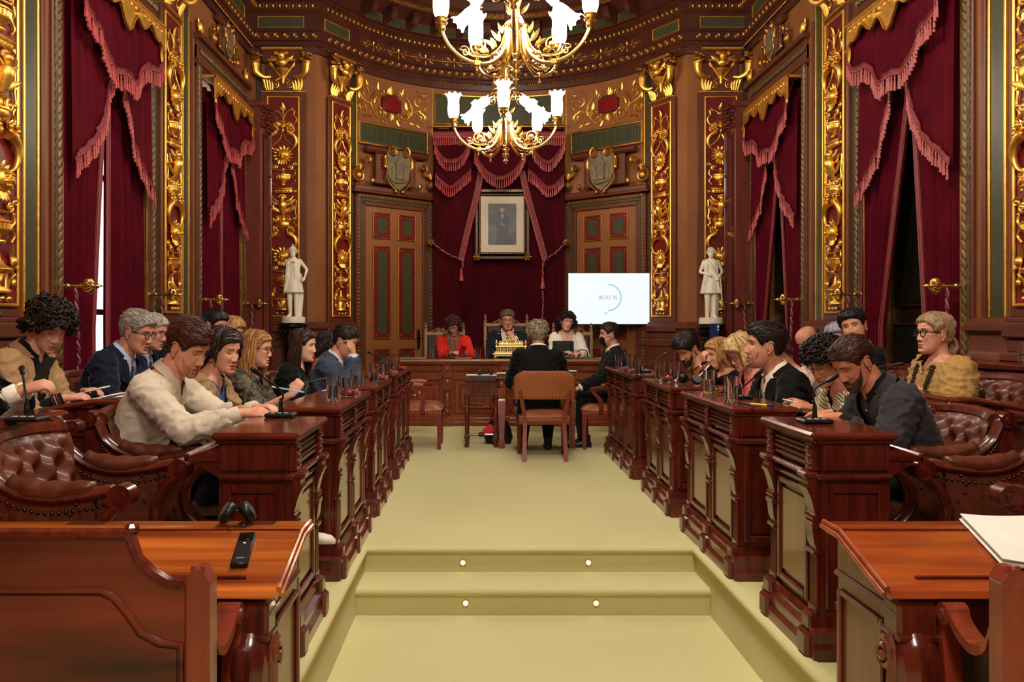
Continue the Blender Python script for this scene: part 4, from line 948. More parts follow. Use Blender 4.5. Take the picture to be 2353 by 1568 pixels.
def row_desk(loc, rotz, L, n, label):
    t = thing('row_desk', label, 'desk', loc, rotz, 'mahogany desks along the aisle')
    h = L/2; D0, D1 = .05, .335
    b = MB(); b.box(-h+.05, h-.05, D0+.012, D1, .02, .855); part('carcass', b, MAHOG, t)
    b = MB(); b.sweep([(-.02, .853), (.0, .853), (.018, .858), (.026, .868), (.022, .882), (.008, .888), (-.02, .888)], [(-h+.03, D0-.0, 0), (-h+.03, D1+.01, 0), (h-.03, D1+.01, 0), (h-.03, D0, 0)][::-1], True) if False else None
    b.box(-h+.012, h-.012, D0-.04, D1+.02, .856, .886, .010); b.box(-h+.03, h-.03, D0-.02, D1+.01, .84, .858, .006); part('desk_top', b, MAHOGX, t)
    b = MB(); P = [(D1+.0, .80), (D1+.02, .825), (D1+.13, .785), (D1+.14, .765), (D1+.0, .77)]; b.prism(P, -h+.06, h-.06, 'x'); b.box(-h+.06, h-.06, D1+.12, D1+.142, .765, .80, .006); part('writing_slope', b, MAHOGX, t)
    b = MB()
    for s in (-1, 1): b.prism([(D1, .70), (D1, .80), (D1+.1, .775), (D1+.1, .76)], s*(h-.085), s*(h-.065), 'x')
    part('slope_bracket', b, MAHOG, t)['kind'] = 'stuff'
    pw = .075; xs = np.linspace(-h+.05+pw/2, h-.05-pw/2, n+1)
    for x in xs:
        b = MB(); console(b, x, pw, D0+.012); b.box(x-pw/2-.008, x+pw/2+.008, D0-.052, D0+.012, .70, .728, .008); b.box(x-pw/2, x+pw/2, D0-.02, D0+.012, .728, .84, .004)
        for k in range(3): b.ball((x, D0-.02, .755+k*.03), (.026, .012, .013), 8, 5)
        b.box(x-pw/2-.006, x+pw/2+.006, D0-.035, D0+.02, .1, .172, .012); b.box(x-pw/2-.012, x+pw/2+.012, D0-.052, D0+.02, .0, .105, .014)
        part('console_pilaster', b, MAHOG, t)
    for i in range(n):
        x0, x1 = xs[i]+pw/2+.006, xs[i+1]-pw/2-.006
        b = MB(); b.box(x0, x1, D0-.0, D0+.02, .735, .835, .004); fr_ = part('carved_frieze', b, MAHOG, t)
        b = MB()
        for k in range(4): b.tube([(x0+.01, D0-.004, .752+k*.022), (x1-.01, D0-.004, .752+k*.022)], .0085, 6)
        for k in range(int((x1-x0)/.02)): b.ball((x0+.015+k*.02, D0-.01, .778), .008, 5, 4)
        part('reeding', b, MAHOG, fr_)
        b = MB(); b.box(x0-.01, x1+.01, D0-.025, D0+.012, .70, .724, .008); b.box(x0, x1, D0-.012, D0+.012, .66, .68, .006); part('ledge_moulding', b, MAHOGX, t)
        b = MB(); b.box(x0+.045, x1-.045, D0+.004, D0+.02, .24, .60, .003); pn = part('front_panel', b, PANELW, t)
        b = MB(); frame_bars(b, 'y', x0+.012, x1-.012, .19, .645, .03, D0-.006, D0+.014, .006); part('panel_frame', b, MAHOG, t)
        b = MB(); b.prism([(D0+.012, 0), (D0-.042, 0), (D0-.042, .045), (D0-.026, .062), (D0-.03, .075), (D0-.03, .105), (D0-.012, .122), (D0-.016, .14), (D0-.004, .165), (D0+.012, .165)], x0-.01, x1+.01, 'x'); part('plinth', b, MAHOGX, t)
    for s in (-1, 1):
        xe = s*(h-.05)
        b = MB(); b.box(xe, xe+s*.012, D0+.02, D1-.01, .735, .835, .003); b.box(xe, xe+s*.03, D0-.01, D1, .70, .724, .008)
        frame_bars(b, 'x', D0+.03, D1-.015, .19, .68, .035, xe, xe+s*.014, .005); q = [(xe, 0), (xe+s*.04, 0), (xe+s*.04, .045), (xe+s*.026, .062), (xe+s*.03, .105), (xe+s*.012, .122), (xe+s*.004, .165), (xe, .165)]
        b.prism(q, D0-.03, D1, 'y'); b.box(xe-s*.01, xe+s*.006, D0+.075, D1-.06, .235, .64, .004); part('end_panel', b, MAHOG, t)
    return t
DESKY = [(3.19, 3.81, 1), (4.19, 5.32, 2), (5.60, 6.60, 2), (6.98, 8.55, 3)]
DL = ['single-panel mahogany desk with a microphone, in front of the man in the grey-white shirt', 'two-panel mahogany desk in front of the women in beige and flowered black',
      'two-panel mahogany desk with a row of glasses, in front of the man rubbing his eyes', 'three-panel mahogany desk next to the empty red-brown armchair, end of its row']
DR = ['single-panel mahogany desk with a microphone, in front of the man in a grey blazer', 'two-panel mahogany desk with highlighters, in front of the black-suited man with an open collar',
      'two-panel mahogany desk with headphones on it, in front of the blonde women', 'three-panel mahogany desk by the man in a black face mask, end of its row']
for (y0, y1, n), l1, l2 in zip(DESKY, DL, DR):
    row_desk((AX-.98, (y0+y1)/2, 0), PI/2, y1-y0, n, l1)
    row_desk((AX+.98, (y0+y1)/2, 0), -PI/2, y1-y0, n, l2)

# ================================================================ COUNCIL ARMCHAIRS (local: -y forward)
def tuft(fx, nu, nv, ku, kv, dep):
    """buttoned leather: fx(u, v) gives point and normal"""
    G_ = []; B_ = []
    for j in range(nv):
        row = []
        for i in range(nu):
            u, v = i/(nu-1), j/(nv-1); p, n = fx(u, v)
            a, c = u*ku, v*kv
            d = min((min(abs((a-du)-round(a-du)), 1)**2+min(abs((c-dv)-round(c-dv)), 1)**2)**.5 for du, dv in ((0, 0), (.5, .5)))
            crease = min(abs(math.sin(PI*(a+c))), abs(math.sin(PI*(a-c))))
            e = min(1, 6*min(u, 1-u), 6*min(v, 1-v))
            row.append(np.array(p)+np.array(n)*dep*(min(d/.38, 1)**1.1*.75+.25*crease**.5-.1)*e)
        G_.append(row)
    for du, dv in ((0, 0), (.5, .5)):
        for i in range(ku+1):
            for j in range(kv+1):
                u, v = (i+du)/ku, (j+dv)/kv
                if .06 < u < .94 and .08 < v < .95: B_.append(fx(u, v))
    return np.array(G_), B_
ARM_S = crv([(.235, .89), (.20, .875), (.18, .835), (.15, .785), (.07, .73), (-.04, .705), (-.16, .715), (-.27, .735)], 5)   # y, z of the side rail
def council_chair(loc, rotz, label, group):
    t = thing('council_armchair', label, 'armchair', loc, rotz, group)
    # seat
    def fs(u, v):
        x = (u-.5)*.46; y = .14-v*.54; e = min(u, 1-u)*2; f_ = min(v, 1-v)*2
        return (x, y, .435+.075*min(1, e*2.4)**.6*min(1, f_*2.2)**.6), (0, -.15, 1)
    G_, B_ = tuft(fs, 34, 30, 3, 3, .022); b = MB(); b.grid(G_); s = part('seat', b, LEATHER, t, 180, fix=False)
    b = MB()
    for p, n in B_: b.ball(np.array(p)-np.array(n)*.0, .009, 6, 4)
    part('button', b, LEATHER, s)['kind'] = 'stuff'
    # tufted back, slightly wrapping
    def fb(u, v):
        a = (u-.5)*1.7; x = .27*math.sin(a)/math.sin(.85); y = .09-.14*(1-math.cos(a))*1.2+.12*v; z = .44+.40*v+.04*math.cos(a)*v
        n = V(-math.sin(a)*.6, -1, .35); return (x, y, z), n/np.linalg.norm(n)
    G_, B_ = tuft(fb, 56, 42, 4, 3, .058); b = MB(); b.grid(G_); s = part('backrest', b, LEATHER, t, 180, fix=False)
    b = MB()
    for p, n in B_: b.ball(p, .012, 6, 4)
    part('button', b, LEATHER, s)['kind'] = 'stuff'
    b = MB(); b.tube([np.array(fb(u, 1)[0])+V(0, .03, .01) for u in np.linspace(0, 1, 14)], .035, 8); b.grid(np.array([[np.array(fb(u, 1)[0])+V(0, .05, .0) for u in np.linspace(0, 1, 12)], [V((u-.5)*.56, .26, .2) for u in np.linspace(0, 1, 12)]])); part('back_frame', b, MAHOG, t)
    b = MB(); b.box(-.26, .26, -.36, .24, .10, .40, .01); b.box(-.285, .285, -.38, .25, .36, .42, .012); b.box(-.27, .27, -.37, .24, 0, .1, .01); part('seat_base', b, MAHOG, t)
    for s in (-1, 1):
        x = s*.275
        b = MB(); b.tube([(x, y, z) for y, z in ARM_S], np.linspace(.034, .03, len(ARM_S)), 8, flat=.8)
        b.tube([(x-.034, -.30, .715), (x+.034, -.30, .715)], .044, 14); b.tube([(x-.04, -.30, .715), (x+.04, -.30, .715)], .022, 10); b.tube([(x-.044, -.30, .715), (x+.044, -.30, .715)], .01, 8)
        b.tube([(x-.036, .22, .885), (x+.036, .22, .885)], .036, 12); b.tube([(x-.042, .22, .885), (x+.042, .22, .885)], .018, 10)
        c_ = crv([(-.29, .69), (-.235, .63), (-.2, .55), (-.215, .47), (-.28, .41), (-.36, .385)], 5); b.tube([(x, y, z) for y, z in c_], np.linspace(.036, .03, len(c_)), 8, flat=.8)
        a_ = part('arm_frame', b, MAHOG, t, 50)
        b = MB(); k = [i for i in range(len(ARM_S)) if ARM_S[i][0] < .10 and ARM_S[i][0] > -.22]; pp = [(x, ARM_S[i][0], ARM_S[i][1]+.028) for i in k]
        r = [.020+.016*math.sin(PI*min(1, .12+.9*j/(len(k)-1)))+.003*math.cos(j*1.7) for j in range(len(k))]; b.tube(pp, r, 10); part('arm_pad', b, LEATHER, a_, 180)
        b = MB(); poly = [(y, z-.02) for y, z in ARM_S[3:-3]]+[(-.21, .6), (-.19, .52), (-.24, .43), (.10, .43)]; b.prism(poly, x-.014, x+.014, 'x'); part('side_panel', b, LEATHER, a_)
        b = MB(); b.prism([(.245, .02), (.245, .87), (.20, .86), (.17, .79), (.12, .735), (.06, .70), (.06, .02)], x-.018, x+.018, 'x'); wing = part('side_board', b, MAHOG, t)
        b = MB(); frame_bars(b, 'x', .085, .225, .12, .66, .022, x-.024, x+.024, .005); part('panel_moulding', b, MAHOGX, wing)
        b = MB()
        for y, z in ARM_S[8:-2:1]: b.ball((x+s*.016, y, z-.045), .0075, 6, 4); b.ball((x-s*.016, y, z-.045), .0075, 6, 4)
        for i in range(7):
            for sg in (-1, 1): b.ball((x+sg*.016, -.155-.03*math.sin(i), .48+i*.035), .0075, 6, 4); b.ball((x+sg*.016, -.2+i*.07, .445), .0075, 6, 4)
        part('brass_nail', b, BRONZE, a_)['kind'] = 'stuff'
    return t
CF = 1.82
ch0 = council_chair((AX-CF, 3.12, 0), PI/2, 'empty tufted leather armchair behind the near desk with the phone, its arms ending in scrolls', 'tufted leather council armchairs')
chairs = [(-1, 4.0, 0, 'tufted leather armchair under the bearded man in the grey-white shirt'), (-1, 4.56, 0, 'tufted leather armchair under the dark-haired woman in a beige cardigan'), (-1, 5.62, 0, 'tufted leather armchair under the blonde woman in glasses and flowered black'),
          (-1, 6.2, 0, 'tufted leather armchair under the long-haired woman in black'), (-1, 6.9, 0, 'tufted leather armchair under the man rubbing his eyes'),
          (1, 3.12, 0, 'empty tufted leather armchair behind the near desk with the white papers'), (1, 3.95, 0, 'tufted leather armchair under the man in a grey blazer'), (1, 4.47, 0, 'tufted leather armchair under the woman in a striped blouse'), (1, 5.0, 0, 'tufted leather armchair under the black-suited man with an open white collar'),
          (1, 5.95, 0, 'tufted leather armchair under the blonde woman in pink and red'), (1, 6.47, 0, 'tufted leather armchair under the bobbed blonde woman in black'), (1, 7.0, 0, 'tufted leather armchair under the bearded man in mustard'),
          (-1, 3.55, 1, 'rear-row leather armchair under the man cut off by the picture edge'), (-1, 4.42, 1, 'rear-row leather armchair under the curly-haired woman in a beige blazer'), (-1, 5.2, 1, 'rear-row leather armchair under the grey-haired man in a navy suit'),
          (1, 4.88, 1, 'rear-row leather armchair under the woman with the bead necklace'), (1, 4.06, 1, 'empty rear-row leather armchair between the bead-necklace woman and the papers desk'), (1, 6.05, 1, 'rear-row leather armchair under the dark-haired man in a black suit')]
for e, y, r, lb in chairs:
    dup(ch0, (AX+e*(CF+.80*r), y, .10*r), -e*PI/2, lb)
# rear-row desks standing behind the front armchairs
def bench_desk(loc, rotz, L, label):
    t = thing('rear_desk', label, 'desk', loc, rotz, 'mahogany desks of the rear rows'); h = L/2
    b = MB(); P = [(-.03, .905), (-.04, .93), (-.02, .945), (.10, .945), (.36, .90), (.375, .885), (.36, .87), (.1, .915)]; b.prism(P, -h, h, 'x')
    for s in (-1, 1): b.tube([(s*h, -.03, .925), (s*h, .1, .93), (s*h, .36, .885)], .016, 8)
    part('desk_top', b, MAHOGX, t)
    b = MB(); b.box(-h+.02, h-.02, .0, .035, .02, .91, .004); bp = part('modesty_panel', b, MAHOG, t)
    for s in (-1, 1):
        b = MB(); b.box(s*(h-.05), s*(h-.015), -.0, .27, .02, .90, .006); xe = s*(h-.015); frame_bars(b, 'x', .03, .25, .15, .80, .04, xe, xe+s*.012, .005); b.box(xe, xe+s*.006, .09, .19, .22, .73, .004); b.box(s*(h-.06), s*(h+.0), -.02, .29, .02, .12, .012); part('end_panel', b, MAHOG, t)
        b = MB(); b.prism([(-.0, .90), (-.09, .905), (-.11, .88), (-.09, .85), (-.03, .85), (-.0, .80)], s*(h-.07), s*(h-.015), 'x'); b.tube([(s*(h-.075), -.085, .878), (s*(h-.01), -.085, .878)], .03, 12); b.tube([(s*(h-.08), -.085, .878), (s*(h-.004), -.085, .878)], .014, 10); part('scroll_bracket', b, MAHOG, t)
    return t
BD = [(-1, 3.1, .82, 'rear-row mahogany desk carrying the microphone, behind the empty leather armchair'), (-1, 4.35, .66, 'rear-row mahogany desk with an open white booklet, in front of the grey-haired man in navy'), (-1, 5.2, .6, 'rear-row mahogany desk hidden behind the grey-shirted man'),
      (1, 3.05, .74, 'rear-row mahogany desk behind the empty leather armchair, cut by the picture edge'), (1, 4.45, .62, 'rear-row mahogany desk with a framed end panel, behind the man in a grey blazer'), (1, 5.6, .9, 'rear-row mahogany desk with a microphone, in front of the dark-haired man in black')]
for e, y, L, lb in BD: bench_desk((AX+e*2.075, y, 0), -e*PI/2, L, lb)
# carved dark chest against the side walls and the narrow shelf on the right
b = MB(); b.box(3.33, 3.60, 4.9, 5.85, 1.02, 1.06, .01); b.box(3.4, 3.6, 4.95, 5.8, .06, 1.02, .01); o = tag(part('console_shelf', b, MAHOG), 'dark mahogany wall console carrying a single empty tumbler', 'console')
b = MB(); r2 = random.Random(5)
for k in range(60): b.ball((3.39, 5.0+.013*k+.0, .55+.16*math.sin(k*.9)+.08*math.cos(k*2.3)), (.02, .035, .03), 6, 4)
for k in range(4): b.tube(crv([(3.385, 5.02+k*.2, .4), (3.37, 5.1+k*.2, .6), (3.37, 5.15+k*.2, .45), (3.38, 5.2+k*.2, .75)], 4), .014, 6)
part('carved_relief', b, BLACKM, o)['kind'] = 'stuff'

# ================================================================ NEAR DESKS (world coordinates)
def near_desk(name, label, xe, xo, e, topm):
    """e: which way the long side runs from the visible end xe"""
    t = thing(name, label, 'desk', (xe, 2.6, -.3), world=True, group='sloped desks nearest the camera')
    lo, hi = min(xe, xo), max(xe, xo)
    b = MB(); P = [(2.82, .600), (2.82, .628), (2.80, .640), (2.70, .640), (2.68, .636), (2.40, .552), (2.37, .540), (2.36, .522), (2.38, .512), (2.68, .600)]; b.prism(P, lo, hi, 'x'); part('sloped_top', b, topm, t)
    b = MB()
    b.tube([(xe-e*.004, 2.82, .634), (xe-e*.004, 2.69, .634), (xe-e*.004, 2.38, .543)], .009, 8); b.tube([(xe-e*.012, 2.82, .62), (xe-e*.012, 2.69, .618), (xe-e*.012, 2.38, .527)], .008, 8); part('moulded_end', b, topm, t)
    b = MB(); b.tube([(lo+.1, 2.425, .563), (hi-.1, 2.425, .563)], .006, 6); part('paper_stop', b, MAHOGX, t)
    b = MB(); b.tube([(lo, 2.685, .639), (hi, 2.685, .639)], .003, 5); part('hinge_groove', b, MAHOG, t)
    xi = xe+e*.035
    b = MB(); b.prism([(2.80, .60), (2.68, .60), (2.40, .515), (2.40, .47), (2.80, .47)], xi, xi+e*.03, 'x'); b.box(xi-e*.012, xi+e*.035, 2.39, 2.81, .455, .478, .008)
    b.box(xi, xi+e*.03, 2.40, 2.80, -.3, .46, .004); ep = part('end_panel', b, DESKW, t)
    b = MB(); frame_bars(b, 'x', 2.47, 2.78, -.2, .42, .02, xi-e*.014, xi, .005); part('panel_moulding', b, DESKW, ep)
    b = MB(); b.box(lo+.06, hi-.06, 2.42, 2.46, .38, .50, .004); b.box(lo+.04, hi-.04, 2.76, 2.79, -.3, .6, .004); part('apron', b, MAHOG, t)
    # cabriole front leg with scroll knee
    lx = xe+e*.085
    b = MB(); b.box(lx-.06, lx+.06, 2.375, 2.47, .40, .505, .012); b.box(lx-.065, lx+.065, 2.368, 2.475, .39, .412, .006)
    pts = [(lx, 2.42, .40), (lx, 2.395, .34), (lx, 2.385, .28), (lx, 2.40, .15), (lx, 2.43, .0), (lx, 2.44, -.15), (lx, 2.43, -.24), (lx, 2.41, -.3)]
    b.tube(crv(pts, 4), np.interp(np.linspace(0, 1, 29), [0, .1, .25, .5, .8, .93, 1], [.05, .066, .064, .05, .036, .045, .05]), 10); part('leg', b, MAHOG, t)
    b = MB(); x0 = xi-e*.012
    c_ = crv([(2.415, .40), (2.40, .33), (2.41, .22), (2.435, .05), (2.43, -.12), (2.41, -.3)], 5); b.tube([(x0, y, z) for y, z in c_], .018, 8)
    q = MB(); spiral(q, 0, 0, .05, 1.5, PI/2, 1, .01, 0, 18); v = np.concatenate(q.v); b.add(np.stack([np.full(len(v), x0-e*.012)+v[:, 1], 2.435+v[:, 0], .34+v[:, 2]], 1), q.f); part('scroll_knee', b, DESKW, t)
    return t
near_desk('near_desk', 'honey-coloured sloped desk with a black phone and headphones on it', -.585, -2.4, -1, OAK)
near_desk('near_desk', 'reddish-brown sloped desk with a stack of white papers on it', 1.175, 2.9, 1, mat('amber_wood', (122, 46, 18), (168, 78, 28), .28, scale=3, stretch=(.7, 6, 6), coat=.55, coat_rough=.12))
def near_chair(cx, label, e):
    """seen from behind; shaped wooden back"""
    Y = 2.1; hw = .49 if e < 0 else .36
    t = thing('wooden_armchair', label, 'armchair', (cx, Y, -.3), world=True, group='wooden armchairs at the near desks')
    o_ = .36-hw; top = [(-hw, .66)]+[(x+o_, z) for x, z in ((-.30, .645), (-.26, .65), (-.22, .675), (-.185, .71), (-.17, .755), (-.16, .77))]
    L = [(cx-x if False else cx+x, z) for x, z in top]; R_ = [(cx-x, z) for x, z in top[::-1]]
    b = MB(); b.prism([(cx-hw, -.25)]+L+R_+[(cx+hw, -.25)], Y-.02, Y+.02); bk = part('back_board', b, BACKW, t)
    b = MB(); pp = [(cx+x, Y-.012, z+.004) for x, z in top]+[(cx-x, Y-.012, z+.004) for x, z in top[::-1]]; b.tube(pp, .016, 7)
    for s in (-1, 1): b.ball((cx+s*(.165-o_), Y, .785), (.02, .02, .018), 8, 5)
    part('top_moulding', b, MAHOGX, bk)
    b = MB(); inn = [(x+o_, z) for x, z in ((-.30, -.2), (-.30, .50), (-.25, .505), (-.20, .53), (-.165, .58), (-.13, .62), (-.10, .635))]
    pts = [(cx+x, Y-.022, z) for x, z in inn]+[(cx-x, Y-.022, z) for x, z in inn[::-1]]; b.tube(pts, .008, 6)
    b.prism([(cx+x*.97, z-.012) for x, z in inn]+[(cx-x*.97, z-.012) for x, z in inn[::-1]], Y-.026, Y-.018); part('recessed_panel', b, BACKW, bk)
    for s in (-1, 1):
        x = cx+s*(hw-.02)
        b = MB(); b.box(x-.032, x+.032, Y-.035, Y+.035, -.3, .66, .008); b.prism([(x-.032, .655), (x-.012, .69), (x+.012, .69), (x+.032, .655)], Y-.03, Y+.03); b.ball((x-.012, Y-.02, .69), .008, 6, 4); b.ball((x+.012, Y-.02, .69), .008, 6, 4); part('post', b, CHAIRW, t)
        b = MB(); c_ = crv([(Y+.03, .52), (Y+.06, .46), (Y+.12, .435), (Y+.19, .46), (Y+.235, .505)], 5); P = []
        b.rings([[(x-.028, y, z-.014), (x+.028, y, z-.014), (x+.028, y, z+.014), (x-.028, y, z+.014)] for y, z in c_])
        b.tube([(x-.032, Y+.245, .485), (x+.032, Y+.245, .485)], .032, 12); b.tube([(x-.036, Y+.245, .485), (x+.036, Y+.245, .485)], .014, 8)
        d_ = crv([(Y+.27, .47), (Y+.265, .38), (Y+.245, .25), (Y+.25, .1), (Y+.26, -.05)], 4); b.rings([[(x-.024, y-.014, z), (x+.024, y-.014, z), (x+.024, y+.014, z), (x-.024, y+.014, z)] for y, z in d_]); part('scroll_arm', b, CHAIRW, t)
        b = MB(); b.box(x-.026, x+.026, Y+.235, Y+.285, -.3, -.03, .006); part('leg', b, CHAIRW, t)
    b = MB(); b.box(cx-hw+.03, cx+hw-.03, Y+.02, Y+.27, .1, .15, .01); part('seat', b, LEATHER, t)
    return t
near_chair(-1.18, 'wooden armchair with a shaped knotted back, pushed up to the honey-coloured desk with the phone', -1)
near_chair(1.68, 'wooden armchair with a pale scroll arm, pushed up to the desk with the white papers', 1)

# ================================================================ PRESIDING DESK
t = thing('presiding_desk', 'long carved wooden desk on the low dais, in front of the canopy curtain', 'desk', (AX, 10.4, .065), world=True)
Y0 = 10.25; xl_, xr_ = AX-1.46, AX+1.46
b = MB(); b.box(xl_-.06, xr_+.06, Y0-.1, Y0+.62, .855, .89, .012); b.box(xl_-.03, xr_+.03, Y0-.06, Y0+.6, .83, .856, .008); part('desk_top', b, mat('dais_top_wood', (150, 84, 38), (180, 108, 54), .3, scale=4, stretch=(.7, 6, 6), coat=.4), t)
b = MB(); b.box(xl_, xr_, Y0, Y0+.55, .065, .84, .006); part('carcass', b, DAISW, t)
b = MB(); b.box(xl_+.02, xr_-.02, Y0+.02, Y0+.5, .889, .894, .002); part('writing_leather', b, mat('dark_green_leather', (24, 26, 20), None, .4), t)
xs = np.linspace(xl_+.06, xr_-.06, 5)
for i, x in enumerate(xs):
    b = MB(); b.box(x-.055, x+.055, Y0-.035, Y0+.01, .19, .84, .006); b.box(x-.065, x+.065, Y0-.055, Y0, .66, .72, .01); b.box(x-.06, x+.06, Y0-.05, Y0, .5, .53, .008); b.lathe([(.03, .22), (.045, .25), (.036, .30), (.048, .42), (.036, .47), (.05, .5)], 10, (x, Y0-.03, 0)); b.ball((x, Y0-.05, .61), (.03, .02, .035), 8, 6); b.ball((x, Y0-.035, .77), (.03, .012, .03), 8, 6)
    b.box(x-.065, x+.065, Y0-.06, Y0, .065, .19, .012); part('carved_pilaster', b, DAISW, t)
for i in range(4):
    x0, x1 = xs[i]+.075, xs[i+1]-.075
    b = MB(); b.box(x0, x1, Y0-.02, Y0+.01, .735, .82, .008); g_ = part('frieze_panel', b, DAISW, t)
    n = int((x1-x0-.06)/.026)
    for j in range(n):
        xx = x0+.04+j*.026
        if j == 0: b2 = MB()
        b2.tube([(xx, Y0-.024, .752), (xx+.012, Y0-.032, .778), (xx+.016, Y0-.024, .804)], .011, 6)
    part('gadrooning', b2, DAISW, g_)
    b = MB(); frame_bars(b, 'y', x0, x1, .22, .66, .03, Y0-.02, Y0+.01, .008); frame_bars(b, 'y', x0+.07, x1-.07, .28, .60, .03, Y0-.03, Y0+.01, .01); part('panel_moulding', b, DAISW, t)
    b = MB(); xm = (x0+x1)/2; b.box(xm-.1, xm+.1, Y0-.022, Y0+.01, .32, .56, .01); b.ball((xm, Y0-.03, .44), (.04, .02, .07), 8, 6)
    for k in range(8): leaf(b, xm+.0, .44, k*PI/4, .11, .25, Y0-.026, .1)
    part('carved_panel', b, DAISW, t)
    b = MB(); b.prism([(Y0+.01, .065), (Y0-.045, .065), (Y0-.045, .11), (Y0-.03, .13), (Y0-.03, .16), (Y0-.012, .18), (Y0+.01, .19)], x0-.02, x1+.02, 'x'); part('plinth', b, DAISW, t)

def turned_leg(b, x, y, h, r=.03):
    b.lathe([(r*.7, 0), (r*.9, .02), (r*.6, .05), (r, .07), (r, .12), (r*.6, .135), (r*.85, .17), (r*.7, h*.5), (r*.9, h*.72), (r*.6, h*.75), (r, h*.78), (r*.6, h*.81), (r, h*.83), (r, h)], 10, (x, y, 0))
# small turned table
t = thing('side_table', 'small dark table with turned legs, papers and a headset on it', 'table', (.01, 9.0, 0))
b = MB(); b.box(-.20, .20, -.17, .17, .705, .73, .008); part('table_top', b, MAHOG, t)
b = MB(); b.box(-.17, .17, -.15, .15, .56, .705, .004); frame_bars(b, 'y', -.1, .1, .59, .67, .012, -.16, -.15, .003)
for k in range(9): b.box(-.08+k*.0175, -.07+k*.0175, -.158, -.15, .605, .655, .002)
b.box(-.175, .175, -.16, .16, .545, .56, .005); part('apron', b, MAHOG, t)
for sx in (-1, 1):
    for sy in (-1, 1): b = MB(); turned_leg(b, sx*.155, sy*.13, .56, .028); part('leg', b, MAHOG, t)
b = MB()
for sx in (-1, 1): b.tube([(sx*.155, -.13, .12), (sx*.155, .13, .12)], .014, 8)
b.tube([(-.155, 0, .12), (.155, 0, .12)], .014, 8); b.ball((0, 0, .12), (.04, .04, .03), 8, 6); part('stretcher', b, MAHOG, t)
# speaker's table
t = thing('speaker_table', 'square-legged wooden table in front of the seated speaker with his back turned', 'table', (.60, 8.98, 0))
b = MB(); b.box(-.44, .44, -.22, .26, .735, .765, .008); part('table_top', b, DAISW, t)
b = MB(); b.box(-.40, .40, -.19, .23, .62, .735, .004); part('apron', b, DAISW, t)
for sx in (-1, 1):
    for sy in (-.17, .21):
        b = MB(); x = sx*.375; b.rings([[(x-r, sy-r, z), (x+r, sy-r, z), (x+r, sy+r, z), (x-r, sy+r, z)] for r, z in ((.032, 0), (.036, .06), (.026, .1), (.04, .5), (.03, .53), (.046, .56), (.046, .64))]); b.ball((x, sy-.046, .68), (.02, .01, .03), 6, 4); part('leg', b, DAISW, t)

